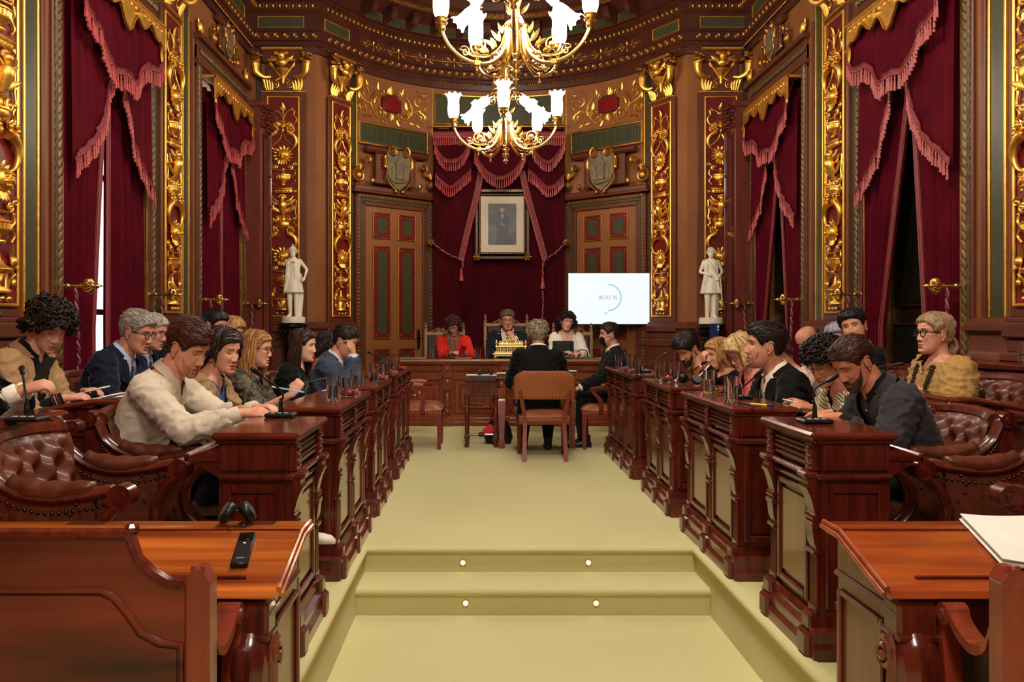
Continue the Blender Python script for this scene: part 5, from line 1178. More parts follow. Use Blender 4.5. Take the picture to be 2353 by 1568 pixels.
# leather-padded visitor armchairs (local: -y forward)
CHAIRR = mat('red_brown_chair_wood', (104, 34, 22), (126, 46, 30), .35, coat=.3, scale=5, stretch=(4, 4, .7))
def visitor_chair(loc, rotz, label, arms=True):
    t = thing('visitor_armchair', label, 'armchair', loc, rotz, 'red-brown leather-padded armchairs before the dais')
    def fs(u, v):
        x = (u-.5)*.5*(1-.08*v); y = -.26+.5*v; e = min(1, min(u, 1-u)*6)*min(1, min(v, 1-v)*6); return (x, y, .42+.055*e**.5+.02*math.sin(u*PI)*math.sin(v*PI))
    b = MB(); b.grid(cgrid(fs, 18, 16)); b.box(-.245, .245, -.255, .23, .37, .43, .01); s = part('seat', b, LEATHERT, t, 60)
    b = MB()
    for k in range(16): b.ball((-.23+k*.0307, -.262, .405), .007, 6, 4)
    for k in range(16):
        for sx in (-1, 1): b.ball((sx*.25, -.25+k*.03, .405), .007, 6, 4)
    part('brass_nail', b, BRONZE, s)['kind'] = 'stuff'
    b = MB(); b.box(-.25, .25, -.25, .22, .345, .375, .006); part('seat_rail', b, CHAIRR, t)
    # padded back: rounded top corners, slight curve
    out = []
    for j in range(9):
        v = j/8; z = .60+.26*v; hw = .285-.0*v-(.09*max(0, v-.72)/.28)**1.0*1.0*max(0, v-.72)/.28; row = []
        for i in range(17):
            u = i/16*2-1; row.append((u*hw, .22+.05*v-.05*u*u+.0, z))
        out.append(row)
    F = np.array(out); Bk = F+V(0, .045, 0); b = MB(); nf = MB()
    ring = lambda G_: [G_[0, i] for i in range(17)]+[G_[j, 16] for j in range(1, 9)]+[G_[8, i] for i in range(15, -1, -1)]+[G_[j, 0] for j in range(7, 0, -1)]
    mid = (F+Bk)/2; c0 = F.reshape(-1, 3).mean(0); exp = lambda p: p+V((p[0])*.06, 0, (p[2]-.73)*.08)
    b.grid(F+V(0, -.012, 0)); b.grid(Bk+V(0, .012, 0)); r1 = ring(F+V(0, -.012, 0)); r2_ = [exp(p) for p in ring(mid)]; r3 = ring(Bk+V(0, .012, 0)); b.rings([np.array(r1), np.array(r2_), np.array(r3)], True, False, False); bk = part('backrest', b, LEATHERT, t, 50)
    b = MB()
    for i in range(17): b.ball(Bk[0, i]+V(0, .016, .015), .007, 6, 4)
    part('brass_nail', b, BRONZE, bk)['kind'] = 'stuff'
    for sx in (-1, 1):
        b = MB(); p = crv([(sx*.20, .30, 0), (sx*.195, .25, .2), (sx*.19, .215, .4), (sx*.215, .225, .55), (sx*.235, .25, .68)], 5); b.rings([[(q[0]-.02, q[1]-.018, q[2]), (q[0]+.02, q[1]-.018, q[2]), (q[0]+.02, q[1]+.018, q[2]), (q[0]-.02, q[1]+.018, q[2])] for q in p]); part('back_leg', b, CHAIRR, t)
        b = MB(); b.rings([[(sx*.225-r, -.225-r, z), (sx*.225+r, -.225-r, z), (sx*.225+r, -.225+r, z), (sx*.225-r, -.225+r, z)] for r, z in ((.017, 0), (.025, .37))]); part('front_leg', b, CHAIRR, t)
        if arms:
            b = MB(); p = crv([(sx*.265, .20, .665), (sx*.285, .05, .66), (sx*.285, -.08, .665), (sx*.28, -.17, .65)], 5); b.rings([[(q[0]-.026, q[1], q[2]-.012), (q[0]+.026, q[1], q[2]-.012), (q[0]+.026, q[1], q[2]+.012), (q[0]-.026, q[1], q[2]+.012)] for q in p])
            p = crv([(sx*.28, -.155, .655), (sx*.275, -.13, .6), (sx*.27, -.07, .53), (sx*.262, -.05, .45), (sx*.25, -.06, .38)], 5); b.rings([[(q[0]-.018, q[1]-.024, q[2]), (q[0]+.018, q[1]-.024, q[2]), (q[0]+.018, q[1]+.024, q[2]), (q[0]-.018, q[1]+.024, q[2])] for q in p]); a_ = part('arm', b, CHAIRR, t)
            b = MB(); b.tube([(sx*.275, .16, .68), (sx*.285, .05, .684), (sx*.285, -.06, .68)], [.022, .03, .022], 9); part('arm_pad', b, LEATHERT, a_)
    return t
visitor_chair((.62, 8.22, 0), PI, 'armchair seen from behind under the grey-haired speaker in black')
visitor_chair((-.66, 8.95, 0), PI/2, 'empty armchair turned sideways beside the small turned-leg table')
visitor_chair((1.32, 8.95, 0), -PI/2, 'armchair under the man in a black face mask')
# tall carved chairs behind the presiding desk
PALEW = mat('worn_grey_gilt_wood', (122, 92, 62), (160, 126, 88), .4, scale=9, metal=.2)
def high_chair(x, label, k=1.0, top=1.34):
    Y = 11.25; t = thing('high_backed_chair', label, 'chair', (x, Y, .065), world=True, group='carved chairs behind the presiding desk'); hw = .27*k
    b = MB(); b.box(x-hw+.03, x+hw-.03, Y-.02, Y+.02, .65, top-.06, .01); part('backrest', b, mat('worn_dark_leather_%d' % int(x*100+500), (48, 34, 28), None, .45), t)
    b = MB()
    for s in (-1, 1): b.box(x+s*hw-.022, x+s*hw+.022, Y-.025, Y+.025, .065, top, .006)
    b.box(x-hw, x+hw, Y-.03, Y+.03, top-.07, top-.02, .01); part('back_frame', b, PALEW, t)
    for s in (-1, 1): b = MB(); b.lathe([(.02, 0), (.026, .015), (.012, .03), (.022, .055), (.012, .075), (.016, .085), (0, .11)], 10, (x+s*hw, Y, top)); part('finial', b, PALEW, t)
    b = MB(); b.ball((x, Y, top), (.05, .02, .045), 10, 7)
    for s in (-1, 1): q = MB(); spiral(q, s*.09, 0, .035, 1.3, PI*.5, s, .009, 0, 16, tail=(s*.2, 0, -.03)); v = np.concatenate(q.v); b.add(v+V(x, Y-.02, top), q.f)
    part('crest', b, PALEW, t)
    b = MB(); b.box(x-hw, x+hw, Y-.5, Y, .45, .54, .03); part('seat', b, LEATHER, t)
    for s in (-1, 1): b = MB(); b.box(x+s*hw-.022, x+s*hw+.022, Y-.5, Y-.45, .065, .46, .006); part('front_leg', b, PALEW, t)
    return t
high_chair(at(1163, 0, 11.25)[0], 'tall carved chair with finials behind the man presiding in spectacles', 1.05, 1.36)
high_chair(at(1022, 0, 11.25)[0], 'carved pale-framed chair behind the woman in a red jacket', .95, 1.24)
high_chair(at(1315, 0, 11.25)[0], 'carved pale-framed chair behind the woman in a white jacket', .95, 1.24)
# ================================================================ PEOPLE
def rot(yaw=0, pitch=0, roll=0):
    cy, sy, cp, sp, cr, sr = math.cos(yaw), math.sin(yaw), math.cos(pitch), math.sin(pitch), math.cos(roll), math.sin(roll)
    return np.array([[cy, -sy, 0], [sy, cy, 0], [0, 0, 1]])@np.array([[cp, 0, sp], [0, 1, 0], [-sp, 0, cp]])@np.array([[1, 0, 0], [0, cr, -sr], [0, sr, cr]])
def voxel(mb, vox):
    me = mb.mesh('tmp', None); o = bpy.data.objects.new('tmp', me); COL.objects.link(o)
    m = o.modifiers.new('r', 'REMESH'); m.mode = 'VOXEL'; m.voxel_size = vox; m.adaptivity = 0
    s = o.modifiers.new('s', 'SMOOTH'); s.factor = .5; s.iterations = 3
    dg = bpy.context.evaluated_depsgraph_get(); ev = o.evaluated_get(dg); em = ev.to_mesh()
    v = np.empty(len(em.vertices)*3); em.vertices.foreach_get('co', v); v = v.reshape(-1, 3)
    f = [tuple(p.vertices) for p in em.polygons]; ev.to_mesh_clear()
    bpy.data.objects.remove(o); bpy.data.meshes.remove(me); return v, f
HZ = np.array([-.118, -.112, -.10, -.085, -.068, -.045, -.02, .005, .03, .055, .078, .096, .108, .115, .118])
HW = np.array([.014, .031, .046, .056, .061, .0655, .069, .0715, .074, .0755, .071, .059, .042, .024, .001])
HF = np.array([.070, .082, .087, .087, .086, .085, .084, .083, .084, .083, .074, .057, .038, .018, -.012])
HB = np.array([.030, .006, -.016, -.036, -.050, -.066, -.080, -.092, -.100, -.102, -.096, -.080, -.060, -.040, -.014])
def hsurf(t, z, feat=None, jaw=1.0, round_=0.0):
    """head surface at angle t (0 front, + toward the person's left) and height z, arrays"""
    w_ = np.interp(z, HZ, HW); f_ = np.interp(z, HZ, HF); b_ = np.interp(z, HZ, HB)
    w_ = w_*(1+(jaw-1)*np.clip(-z/.08, 0, 1)+round_*np.clip(-z/.05, -.2, 1)*.8)
    c, s = np.cos(t), np.sin(t); m = (f_+b_)/2*0+np.interp(z, [-.118, -.06, .0, .118], [.045, .02, .0, -.012])
    ex = np.where(c > 0, (f_-m)*np.abs(c)**.85, (b_-m)*np.abs(c)**.9); x = m+ex; y = w_*np.sign(s)*np.abs(s)**.82
    if feat is not None:
        fr = (c > .2)*1.0; g = lambda a, b, sa, sb: np.exp(-((y-a)/sa)**2-((z-b)/sb)**2)*fr
        ga = lambda b, sb: np.exp(-((z-b)/sb)**2)
        nose = np.interp(z, [-.046, -.041, -.034, -.024, 0, .018, .034], [0, .008, .022, .0235, .013, .005, 0])*feat.get('nose', 1); wid = np.interp(z, [-.04, -.026, 0, .03], [.0135, .012, .009, .009])
        x = x+fr*nose*np.exp(-np.abs(y/wid)**2.4)
        for sd in (-1, 1):
            x = x+.010*g(sd*.015, -.034, .0065, .008); x = x-.0125*g(sd*.031, .010, .018, .0115); x = x+.005*g(sd*.03, .033, .022, .008); x = x+.006*g(sd*.038, -.022, .02, .018); x = x-.003*g(sd*.03, -.062, .012, .02)
        x = x+.0075*g(0, -.0605, .021, .0055)+.0085*g(0, -.0735, .018, .0058)-.006*g(0, -.067, .024, .0032)-.005*g(0, -.087, .022, .007)+.005*g(0, -.103, .02, .010)*feat.get('chin', 1)
        x = x-.004*g(0, -.050, .006, .006)
    return np.stack([x, y, z+np.zeros_like(t)], -1)
def head_grid(feat, nc, nr, jaw, rd):
    s = np.linspace(-PI, PI, nc, endpoint=False); t = s-.42*np.sin(s)
    zz = np.unique(np.concatenate([np.linspace(-.118, -.095, max(nr//9, 3)), np.linspace(-.095, .045, int(nr*.66)), np.linspace(.045, .105, max(nr//6, 4)), np.array([.110, .114, .1165, .118])]))
    T, Z = np.meshgrid(t, zz); return hsurf(T, Z, feat, jaw, rd)
def hand_parts(mb, W, d, n, curl, right, s=1.0, spread=1.0, thumb=.5):
    """W wrist, d finger direction, n back-of-hand normal"""
    d = np.array(d, float); d /= np.linalg.norm(d); n = np.array(n, float); n = n-d*n.dot(d); n /= np.linalg.norm(n); y = np.cross(n, d)*(1 if right else -1)
    P = lambda a, b, c: W+s*(d*a+y*b+n*c)
    R = []
    for a, w_, t_ in ((-.02, .027, .021), (.0, .028, .020), (.03, .036, .018), (.065, .042, .0165), (.088, .041, .014), (.096, .036, .010)):
        R.append([P(a, w_*math.cos(q), t_*math.sin(q)) for q in np.linspace(0, 2*PI, 12, endpoint=False)])
    mb.rings(R)
    for y0, L, cc in ((.030, .070, .92), (.010, .080, 1.0), (-.011, .074, 1.05), (-.030, .058, 1.12)):
        a, b, c = .082, y0, 0.0; ang_ = 0; pts = [P(.066, y0*.92, 0), P(a, b, c)]
        for i, fr in enumerate((.44, .32, .24)):
            ang_ += curl*cc*(.75, 1.0, .7)[i]
            a += L*fr*math.cos(ang_); c -= L*fr*math.sin(ang_); b += L*fr*.10*spread*np.sign(y0)*(abs(y0) > .02)*(1 if curl < .6 else .2); pts.append(P(a, b, c))
        mb.tube(crv(pts, 3), np.interp(np.linspace(0, 1, 13), [0, .3, 1], [.0096, .0090, .0068])*s, 7)
    tb = [P(.012, .022, -.004), P(.035, .042, -.010), P(.060, .050-.012*thumb, -.014-.010*thumb), P(.082, .048-.028*thumb, -.018-.022*thumb)]
    mb.tube(crv(tb, 3), np.linspace(.0125, .0078, 10)*s, 7)
TH = np.array([-.14, -.06, .0, .10, .20, .30, .38, .43, .465, .49, .515, .56, .60])
TW = np.array([.150, .170, .172, .156, .160, .172, .178, .170, .132, .088, .064, .056, .055])
TD = np.array([.095, .118, .120, .108, .108, .114, .110, .098, .082, .068, .060, .056, .055])
SKINS = {}
def skin_mat(c):
    c = (min(255, c[0]+4), min(255, c[1]+10), min(255, c[2]+12))
    if c not in SKINS:
        a = tuple(c); SKINS[c] = mat('skin_%d' % len(SKINS), tuple(int(x*f) for x, f in zip(a, (.92, .83, .80))), a, .5, scale=22, detail=3, bump=.03, bscale=300, spec=.35)
        b = SKINS[c].node_tree.nodes['Principled BSDF']; b.inputs['Subsurface Weight'].default_value = .12; b.inputs['Subsurface Radius'].default_value = (.012, .005, .003)
    return SKINS[c]
CACHE = {}
def cmat(kind, c, c1=None, **k):
    key = (kind, c, c1)
    if key not in CACHE: CACHE[key] = mat('%s_%d' % (kind, len(CACHE)), c, c1, **k)
    return CACHE[key]
def hairm(c, c1=None): return cmat('hair', c, c1 or tuple(min(255, int(x*1.5+8)) for x in c), rough=.42, scale=16, stretch=(1.5, 9, 1.2), bump=.35, bscale=60, bstretch=(1, 6, .6), detail=6, spec=.4)
def cloth(c, c1=None): return cmat('cloth', c, c1 or tuple(min(255, int(x*1.10+2)) for x in c), rough=.85, scale=160, bump=.12, bscale=500, sheen=.15, spec=.2)
EYEW = mat('eye_white', (214, 204, 194), None, .25); IRIS = mat('iris_dark', (38, 24, 16), None, .2); LASH = mat('lash', (26, 16, 12), None, .6)
LIPM = {'m': mat('lips_plain', (150, 84, 72), None, .5), 'f': mat('lips_rose', (168, 72, 68), None, .42), 'r': mat('lips_red', (190, 40, 44), None, .38)}
class Person: pass
def fbm(p, sc_): return noise.noise(Vector(p*sc_))
def person(label, H, face=0, yaw=0, pitch=0, roll=0, lean=8, hunch=10, sex='m', skin=(206, 150, 118), s=1.0, near=1, hair=None, top=None, hands=None, glasses=None, beard=None, lid=.35, belly=0.0, legs=(38, 36, 40), knees=(.42, .10), floorz=0.0, chinf=1.0, shoulder=1.0, neckx=0.0, extras=None, shoe=(20, 16, 14), twist=0, mats=None, nolegs=False, ear=True, stand=None, lipc=None, round_=0.0, statue=None, gap=-.6):
    d2 = math.radians; Hw = at(*H) if not isinstance(H, np.ndarray) else H
    L, Hn = d2(lean), d2(hunch); hs = np.linspace(-.2, .62, 42)
    phi = lambda h: L+Hn*np.clip(h/.5, 0, 1.2)**1.5
    # spine curve
    cpos = {}; xs_, zs_ = [0.0], [0.0]; hh = np.linspace(0, .62, 63)
    for i in range(1, 63): p = phi((hh[i]+hh[i-1])/2); dh = hh[i]-hh[i-1]; xs_.append(xs_[-1]+math.sin(p)*dh); zs_.append(zs_[-1]+math.cos(p)*dh)
    def sp(h):
        if h < 0: return V(math.sin(L)*h, 0, math.cos(L)*h)
        return V(np.interp(h, hh, xs_), 0, np.interp(h, hh, zs_))
    tw = d2(twist)
    def frame(h):
        p = phi(max(h, 0)); a = tw*min(max(h/.4, 0), 1); up = V(math.sin(p), 0, math.cos(p)); f = V(math.cos(p)*math.cos(a), math.sin(a), -math.sin(p)*math.cos(a)); return up, f, np.cross(up, f)
    wk = (1.0 if sex == 'm' else .90)*shoulder
    def ring(h, e=0.0, n=22, dk=1.0):
        up, f, l = frame(h); c = sp(h); w_ = np.interp(h, TH, TW)*(wk if h < .47 else 1-(1-wk)*.5)+e; dd = np.interp(h, TH, TD)*(1 if sex == 'm' else .93)+e; q = np.linspace(0, 2*PI, n, endpoint=False); R = []
        for a in q:
            ca, sa = math.cos(a), math.sin(a); fx = dd*np.sign(ca)*abs(ca)**.85*(1 if ca > 0 else .95); ly = w_*np.sign(sa)*abs(sa)**.85
            if ca > 0:
                fx += belly*math.exp(-((h-.1)/.12)**2)*ca
                if sex == 'f': fx += .040*math.exp(-((h-.29)/.065)**2)*(math.exp(-((ly-.075)/.055)**2)+math.exp(-((ly+.075)/.055)**2))
            R.append(c+f*fx+l*ly)
        return R
    upN, fN, lN = frame(.5)
    psi = phi(.5)*.6+d2(pitch)*.28+.16+neckx
    hc = sp(.495)+.150*V(math.sin(psi), 0, math.cos(psi)); HR = rot(d2(yaw)+tw*.5, d2(pitch), d2(roll))
    fa = d2(face); RF = np.array([[math.cos(fa), -math.sin(fa), 0], [math.sin(fa), math.cos(fa), 0], [0, 0, 1]])
    base = Hw-s*RF@hc; toL = lambda wpt: (RF.T@(np.array(wpt, float)-base))/s
    skm = mats or skin_mat(skin); zf = (floorz-base[2])/s
    T = Person(); T.sp, T.frame, T.hc, T.HR, T.toL = sp, frame, hc, HR, toL
    # ---- arms
    arms = {}
    for sd, key in ((1, 'L'), (-1, 'R')):
        up, f, l = frame(.42); S = sp(.425)+l*sd*(.172*wk); spec = (hands or {}).get(key, 'lap')
        o_ = dict(curl=.5, d=None, n=None, pole=None, show=True)
        if isinstance(spec, dict): o_.update(spec); spec = o_['at']
        if isinstance(spec, str):
            Wt = {'lap': V(.30, sd*.10, .10), 'desk': V(.40, sd*.13, .235), 'deskin': V(.42, sd*.06, .25), 'side': V(.08, sd*.27, .05), 'chest': V(.2, -sd*.1, .26)}[spec]
        else: Wt = toL(at(*spec)) if len(spec) == 3 and spec[1] > 10 else np.array(spec, float)
        l1, l2 = .285, .250; D = Wt-S; dist = np.linalg.norm(D)
        if dist > (l1+l2)*.985: Wt = S+D/dist*(l1+l2)*.985; D = Wt-S; dist = np.linalg.norm(D)
        dist = max(dist, .12); u = D/np.linalg.norm(D); a_ = (l1*l1-l2*l2+dist*dist)/(2*dist); hh_ = math.sqrt(max(l1*l1-a_*a_, 0))
        pole = np.array(o_['pole'], float) if o_['pole'] is not None else V(-.35, sd*.55, -.8); pole = pole-u*pole.dot(u); pole /= np.linalg.norm(pole); E = S+u*a_+pole*hh_
        dd = np.array(o_['d'], float) if o_['d'] is not None else (Wt-E)/np.linalg.norm(Wt-E)+V(.3, -sd*.25, -.1)
        nn = np.array(o_['n'], float) if o_['n'] is not None else V(0, sd*.5, 1)
        arms[key] = (S, E, Wt, dd, nn, o_, sd)
    vx = {2: .0074, 1: .0098, 0: .013}[near]; b = MB()
    b.rings([ring(h, -.010 if h < .45 else 0, 18) for h in np.linspace(-.14, .515, 16)])
    npts = [sp(.44)+V(0, 0, 0), sp(.50), sp(.50)*.45+(hc+HR@V(-.022, 0, -.05))*.55, hc+HR@V(-.022, 0, -.04)]
    nr_ = .056 if sex == 'm' else .048; b.tube(crv(npts, 4), np.linspace(nr_*1.12, nr_*.98, 13), 14)
    b.tube(crv([sp(.44)+lN*.11, sp(.462)+lN*.055, sp(.50)]), .038, 8); b.tube(crv([sp(.44)-lN*.11, sp(.462)-lN*.055, sp(.50)]), .038, 8)
    for key, (S, E, Wt, dd, nn, o_, sd) in arms.items():
        k = 1 if sex == 'm' else .86
        b.ball(S, .05*k, 10, 8); b.tube(crv([S, S*.5+E*.5+V(0, 0, .004), E], 5), np.interp(np.linspace(0, 1, 11), [0, .4, 1], [.050, .046, .038])*k, 10)
        b.tube(crv([E, E*.6+Wt*.4, Wt], 5), np.interp(np.linspace(0, 1, 11), [0, .3, 1], [.039, .038, .026])*k, 10); hand_parts(b, Wt, dd, nn, o_['curl'], sd < 0, .98 if sex == 'm' else .88)
    if statue: statue(b, T)
    bv, bf = voxel(b, vx)
    feat = dict(nose=1.05 if sex == 'm' else .85, chin=chinf); nc, nr = {2: (84, 64), 1: (64, 50), 0: (44, 34)}[near]
    jaw = 1.0 if sex == 'm' else .9; hk = (1.0 if sex == 'm' else .96)
    HG = head_grid(feat, nc, nr, jaw, round_); hp = lambda p: hc+(np.asarray(p)*hk)@HR.T
    m = MB(); m.add(bv, bf); R = hp(HG); m.rings(list(R), True, True, True)
    if ear:
        for sd in (-1, 1):
            q = MB(); q.ball((-.012, sd*.0755, -.004), (.019, .008, .031), 10, 8); q.tube([(-.012+.017*math.cos(a), sd*(.081+.004*math.sin(a/2)), .002+.027*math.sin(a)) for a in np.linspace(-1.9, 2.6, 12)], .0042, 5); q.ball((-.006, sd*.077, -.033), (.008, .006, .009), 7, 5); q.tube([(-.006+.008*math.cos(a), sd*.083, .0+.014*math.sin(a)) for a in np.linspace(-1, 3.4, 8)], .003, 5); m.add(hp(np.concatenate(q.v)), q.f)
    root = link('statue' if statue else 'person', m.mesh('person_body', 180, None, True), skm)
    root.location = base; root.rotation_euler = (0, 0, fa); root.scale = (s, s, s)
    tag(root, label, 'statue' if statue else 'person'); T.root = root; T.base = base
    HBV = BVHTree.FromPolygons([tuple(v) for v in HG.reshape(-1, 3)], [(i*nc+j, i*nc+(j+1) % nc, (i+1)*nc+(j+1) % nc, (i+1)*nc+j) for i in range(len(HG)-1) for j in range(nc)])
    def fx(y, z):
        r = HBV.ray_cast(Vector((.3, y, z)), Vector((-1, 0, 0))); return r[0].x if r[0] else .08
    T.fx = fx; T.hp = hp
    def hpart(name, q, mt, sharp=180, fix=True):
        q.v = [hp(v) for v in q.v]; return part(name, q, mt, root, sharp, fix=fix)
    T.hpart = hpart
    SM = mats
    # ---- face
    for sd in (-1, 1):
        ex = fx(sd*.031, .009)-.0062; c = V(ex, sd*.031, .009)
        q = MB(); q.ball(c, .0112, 10, 8); e_ = hpart('eye', q, SM or EYEW) if not statue else hpart('eye', q, SM)
        if not statue:
            down = d2(pitch)*.0+.1+lid*.5; dr = V(math.cos(down), 0, -math.sin(down)); q = MB(); t_ = np.linspace(0, 2*PI, 12, endpoint=False); o2 = np.cross(dr, V(0, 1, 0))
            q.rings([[c+dr*(.0112*math.cos(r))+(V(0, 1, 0)*math.cos(a)+o2*math.sin(a))*.0112*math.sin(r) for a in t_] for r in (.02, .5)][::-1]); q.v = [v+dr*.0006 for v in q.v]; hpart('iris', q, IRIS).parent = e_
        q = MB(); R = []
        for j in range(6):
            th = PI/2+.5-(.5+PI/2-.55+lid*.95)*j/5; R.append([c+.0125*V(math.cos(th)*math.cos(a), math.sin(a)*(.95), math.sin(th)*math.cos(a)) for a in np.linspace(-1.25, 1.25, 9)])
        q.grid(np.array(R)); hpart('eyelid', q, skm, fix=False).parent = e_
        if not statue:
            q = MB(); q.tube([p+V(.0006, 0, 0) for p in R[-1]], .0011 if sex == 'm' else .0016, 4); hpart('eyelash', q, LASH).parent = e_
            q = MB(); pts = []
            for i in range(7): y = sd*(.013+.034*i/6); z = .0295+.0045*math.sin(PI*min(1, i/6*.9+.1)); pts.append((fx(y, z)+.0006, y, z))
            hc_ = (hair or {}).get('c', (50, 36, 28)); bc = tuple(int(x*.7) for x in hc_) if sum(hc_) > 330 else hc_
            q.tube(crv(pts, 2), np.interp(np.linspace(0, 1, 13), [0, .5, 1], [.0034, .0032, .0014])*(1.0 if sex == 'm' else .62), 5, flat=.6); hpart('eyebrow', q, cmat('brow', bc, rough=.8))
    if not statue:
        q = MB(); A = []
        for i in range(11):
            y = -.0235+.047*i/10; k = math.cos(y/.0235*PI/2)**.6 if abs(y) < .0234 else 0; row = []
            for zz in (-.067+.0085*k, -.067+.004*k, -.067, -.067-.005*k, -.067-.0115*k): row.append((fx(y, zz)+.0008, y, zz))
            A.append(row)
        q.grid(np.array(A)); hpart('lips', q, LIPM[lipc or ('f' if sex == 'f' else 'm')], fix=False)
    if beard: beard_f(T, beard, jaw, round_)
    if hair: hair_f(T, hair, sex, near)
    if glasses: glasses_f(T, glasses)
    garments(T, top, arms, ring, wk, sex, near, hp)
    # ---- legs and shoes
    if not nolegs:
        q = MB()
        kf, ky = knees
        for sd in (-1, 1):
            hip = V(.02, sd*.09, -.02); kn = V(kf, sd*(ky+.02), max(.0, -.0)+.0-.01); an = V(kf-.02+gap*.3, sd*(ky+.02), zf+.09)
            q.tube(crv([hip, hip*.5+kn*.5, kn], 5), np.linspace(.092, .068, 11), 12); q.ball(kn, .068, 12, 8); q.tube(crv([kn, kn*.5+an*.5+V(-.01, 0, 0), an], 5), np.interp(np.linspace(0, 1, 11), [0, .4, 1], [.067, .066, .056]), 12)
        q.rings([ring(h, .006, 18) for h in np.linspace(-.14, .04, 5)])
        v, f = voxel(q, .030); q = MB(); q.add(v, f); part('trousers', q, cloth(legs), root, 180, fix=False)
        for sd in (-1, 1):
            an = V(kf-.02+gap*.3, sd*(ky+.02), zf); q = MB(); R = []
            for x, w_, h in ((-.07, .028, .05), (-.05, .037, .085), (0, .038, .09), (.06, .043, .065), (.12, .046, .05), (.17, .038, .04), (.195, .018, .022)):
                R.append([an+V(x, w_*math.cos(a), max(.004, h*.5+h*.5*math.sin(a))) for a in np.linspace(0, 2*PI, 12, endpoint=False)])
            q.rings(R); q.tube([an+V(-.02, 0, .07), an+V(-.02, 0, .13)], .042, 10); part('shoe', q, cmat('shoe', shoe, rough=.4), root, 60)
    if extras: extras(T, arms)
    return T
def glasses_f(T, g):
    fx = T.fx; c = g.get('c', (20, 18, 18)); r = g.get('r', .0018); hw, hh_ = g.get('size', (.023, .017)); q = MB(); lens = MB()
    x0 = max(fx(0, .012)+.001, fx(.03, .0)+.010)
    for sd in (-1, 1):
        t = np.linspace(0, 2*PI, 20, endpoint=False); P = np.array([(x0-.05*abs(hw*math.cos(a)*sd+sd*.031)**1.5*8*.06, sd*.032+hw*np.sign(math.cos(a))*abs(math.cos(a))**.6, .006+hh_*np.sign(math.sin(a))*abs(math.sin(a))**.6) for a in t])
        P = np.vstack([P, P[:1], P[1:2]]); q.tube(P, r, 6); lens.add(P[:20], [tuple(range(20))])
        q.tube([(x0-.004, sd*.054, .014), (x0-.012, sd*.068, .014), (.0, sd*.079, .010), (-.025, sd*.079, .004), (-.035, sd*.077, -.01)], r*1.1, 6)
    q.tube([(x0, -.010, .010), (x0+.002, 0, .013), (x0, .010, .010)], r, 6)
    o = T.hpart('spectacles', q, cmat('frame', c, rough=.3)); l_ = T.hpart('lens', lens, LENS, fix=False); l_.parent = o
def beard_f(T, bd, jaw, rd):
    """surface patch over jaw, chin and upper lip"""
    c, th = bd['c'], bd.get('t', .006); q = MB(); r2 = random.Random(2)
    def col(t0, t1, zt, zb, nt, nz, gap_=None):
        A = []
        for i in range(nt):
            t = t0+(t1-t0)*i/(nt-1); row = []
            for j in range(nz):
                v = j/(nz-1); z = zt(t)*(1-v)+zb(t)*v; p = hsurf(np.array([t]), np.array([z]), dict(nose=1), jaw, rd)[0]
                e = min(1, 5*v, 5*(1-v), 6*i/(nt-1), 6*(1-i/(nt-1))); n = np.array([p[0]-.0, p[1], (z+.03)*.4]); n /= np.linalg.norm(n)
                row.append(p+n*(th*e*(1+.35*fbm(p, 120))-.0012*(1-e)))
            A.append(row)
        q.grid(np.array(A))
    top_ = lambda t: np.interp(abs(t), [0, .25, .34, .6, 1.0, 1.2, 1.35], [-.080, -.078, -.055, -.05, -.036, -.018, .026])
    bot = lambda t: np.interp(abs(t), [0, .5, 1.0, 1.35], [-.1175, -.116, -.098, -.06])
    col(-1.36, 1.36, top_, bot, 46, 12)
    if bd.get('must', 1):
        mt = lambda t: np.interp(abs(t), [0, .1, .36], [-.046, -.045, -.056]); mb_ = lambda t: np.interp(abs(t), [0, .2, .36], [-.059, -.060, -.075]); col(-.36, .36, mt, mb_, 18, 6)
    T.hpart('beard', q, hairm(c), 180, fix=False)
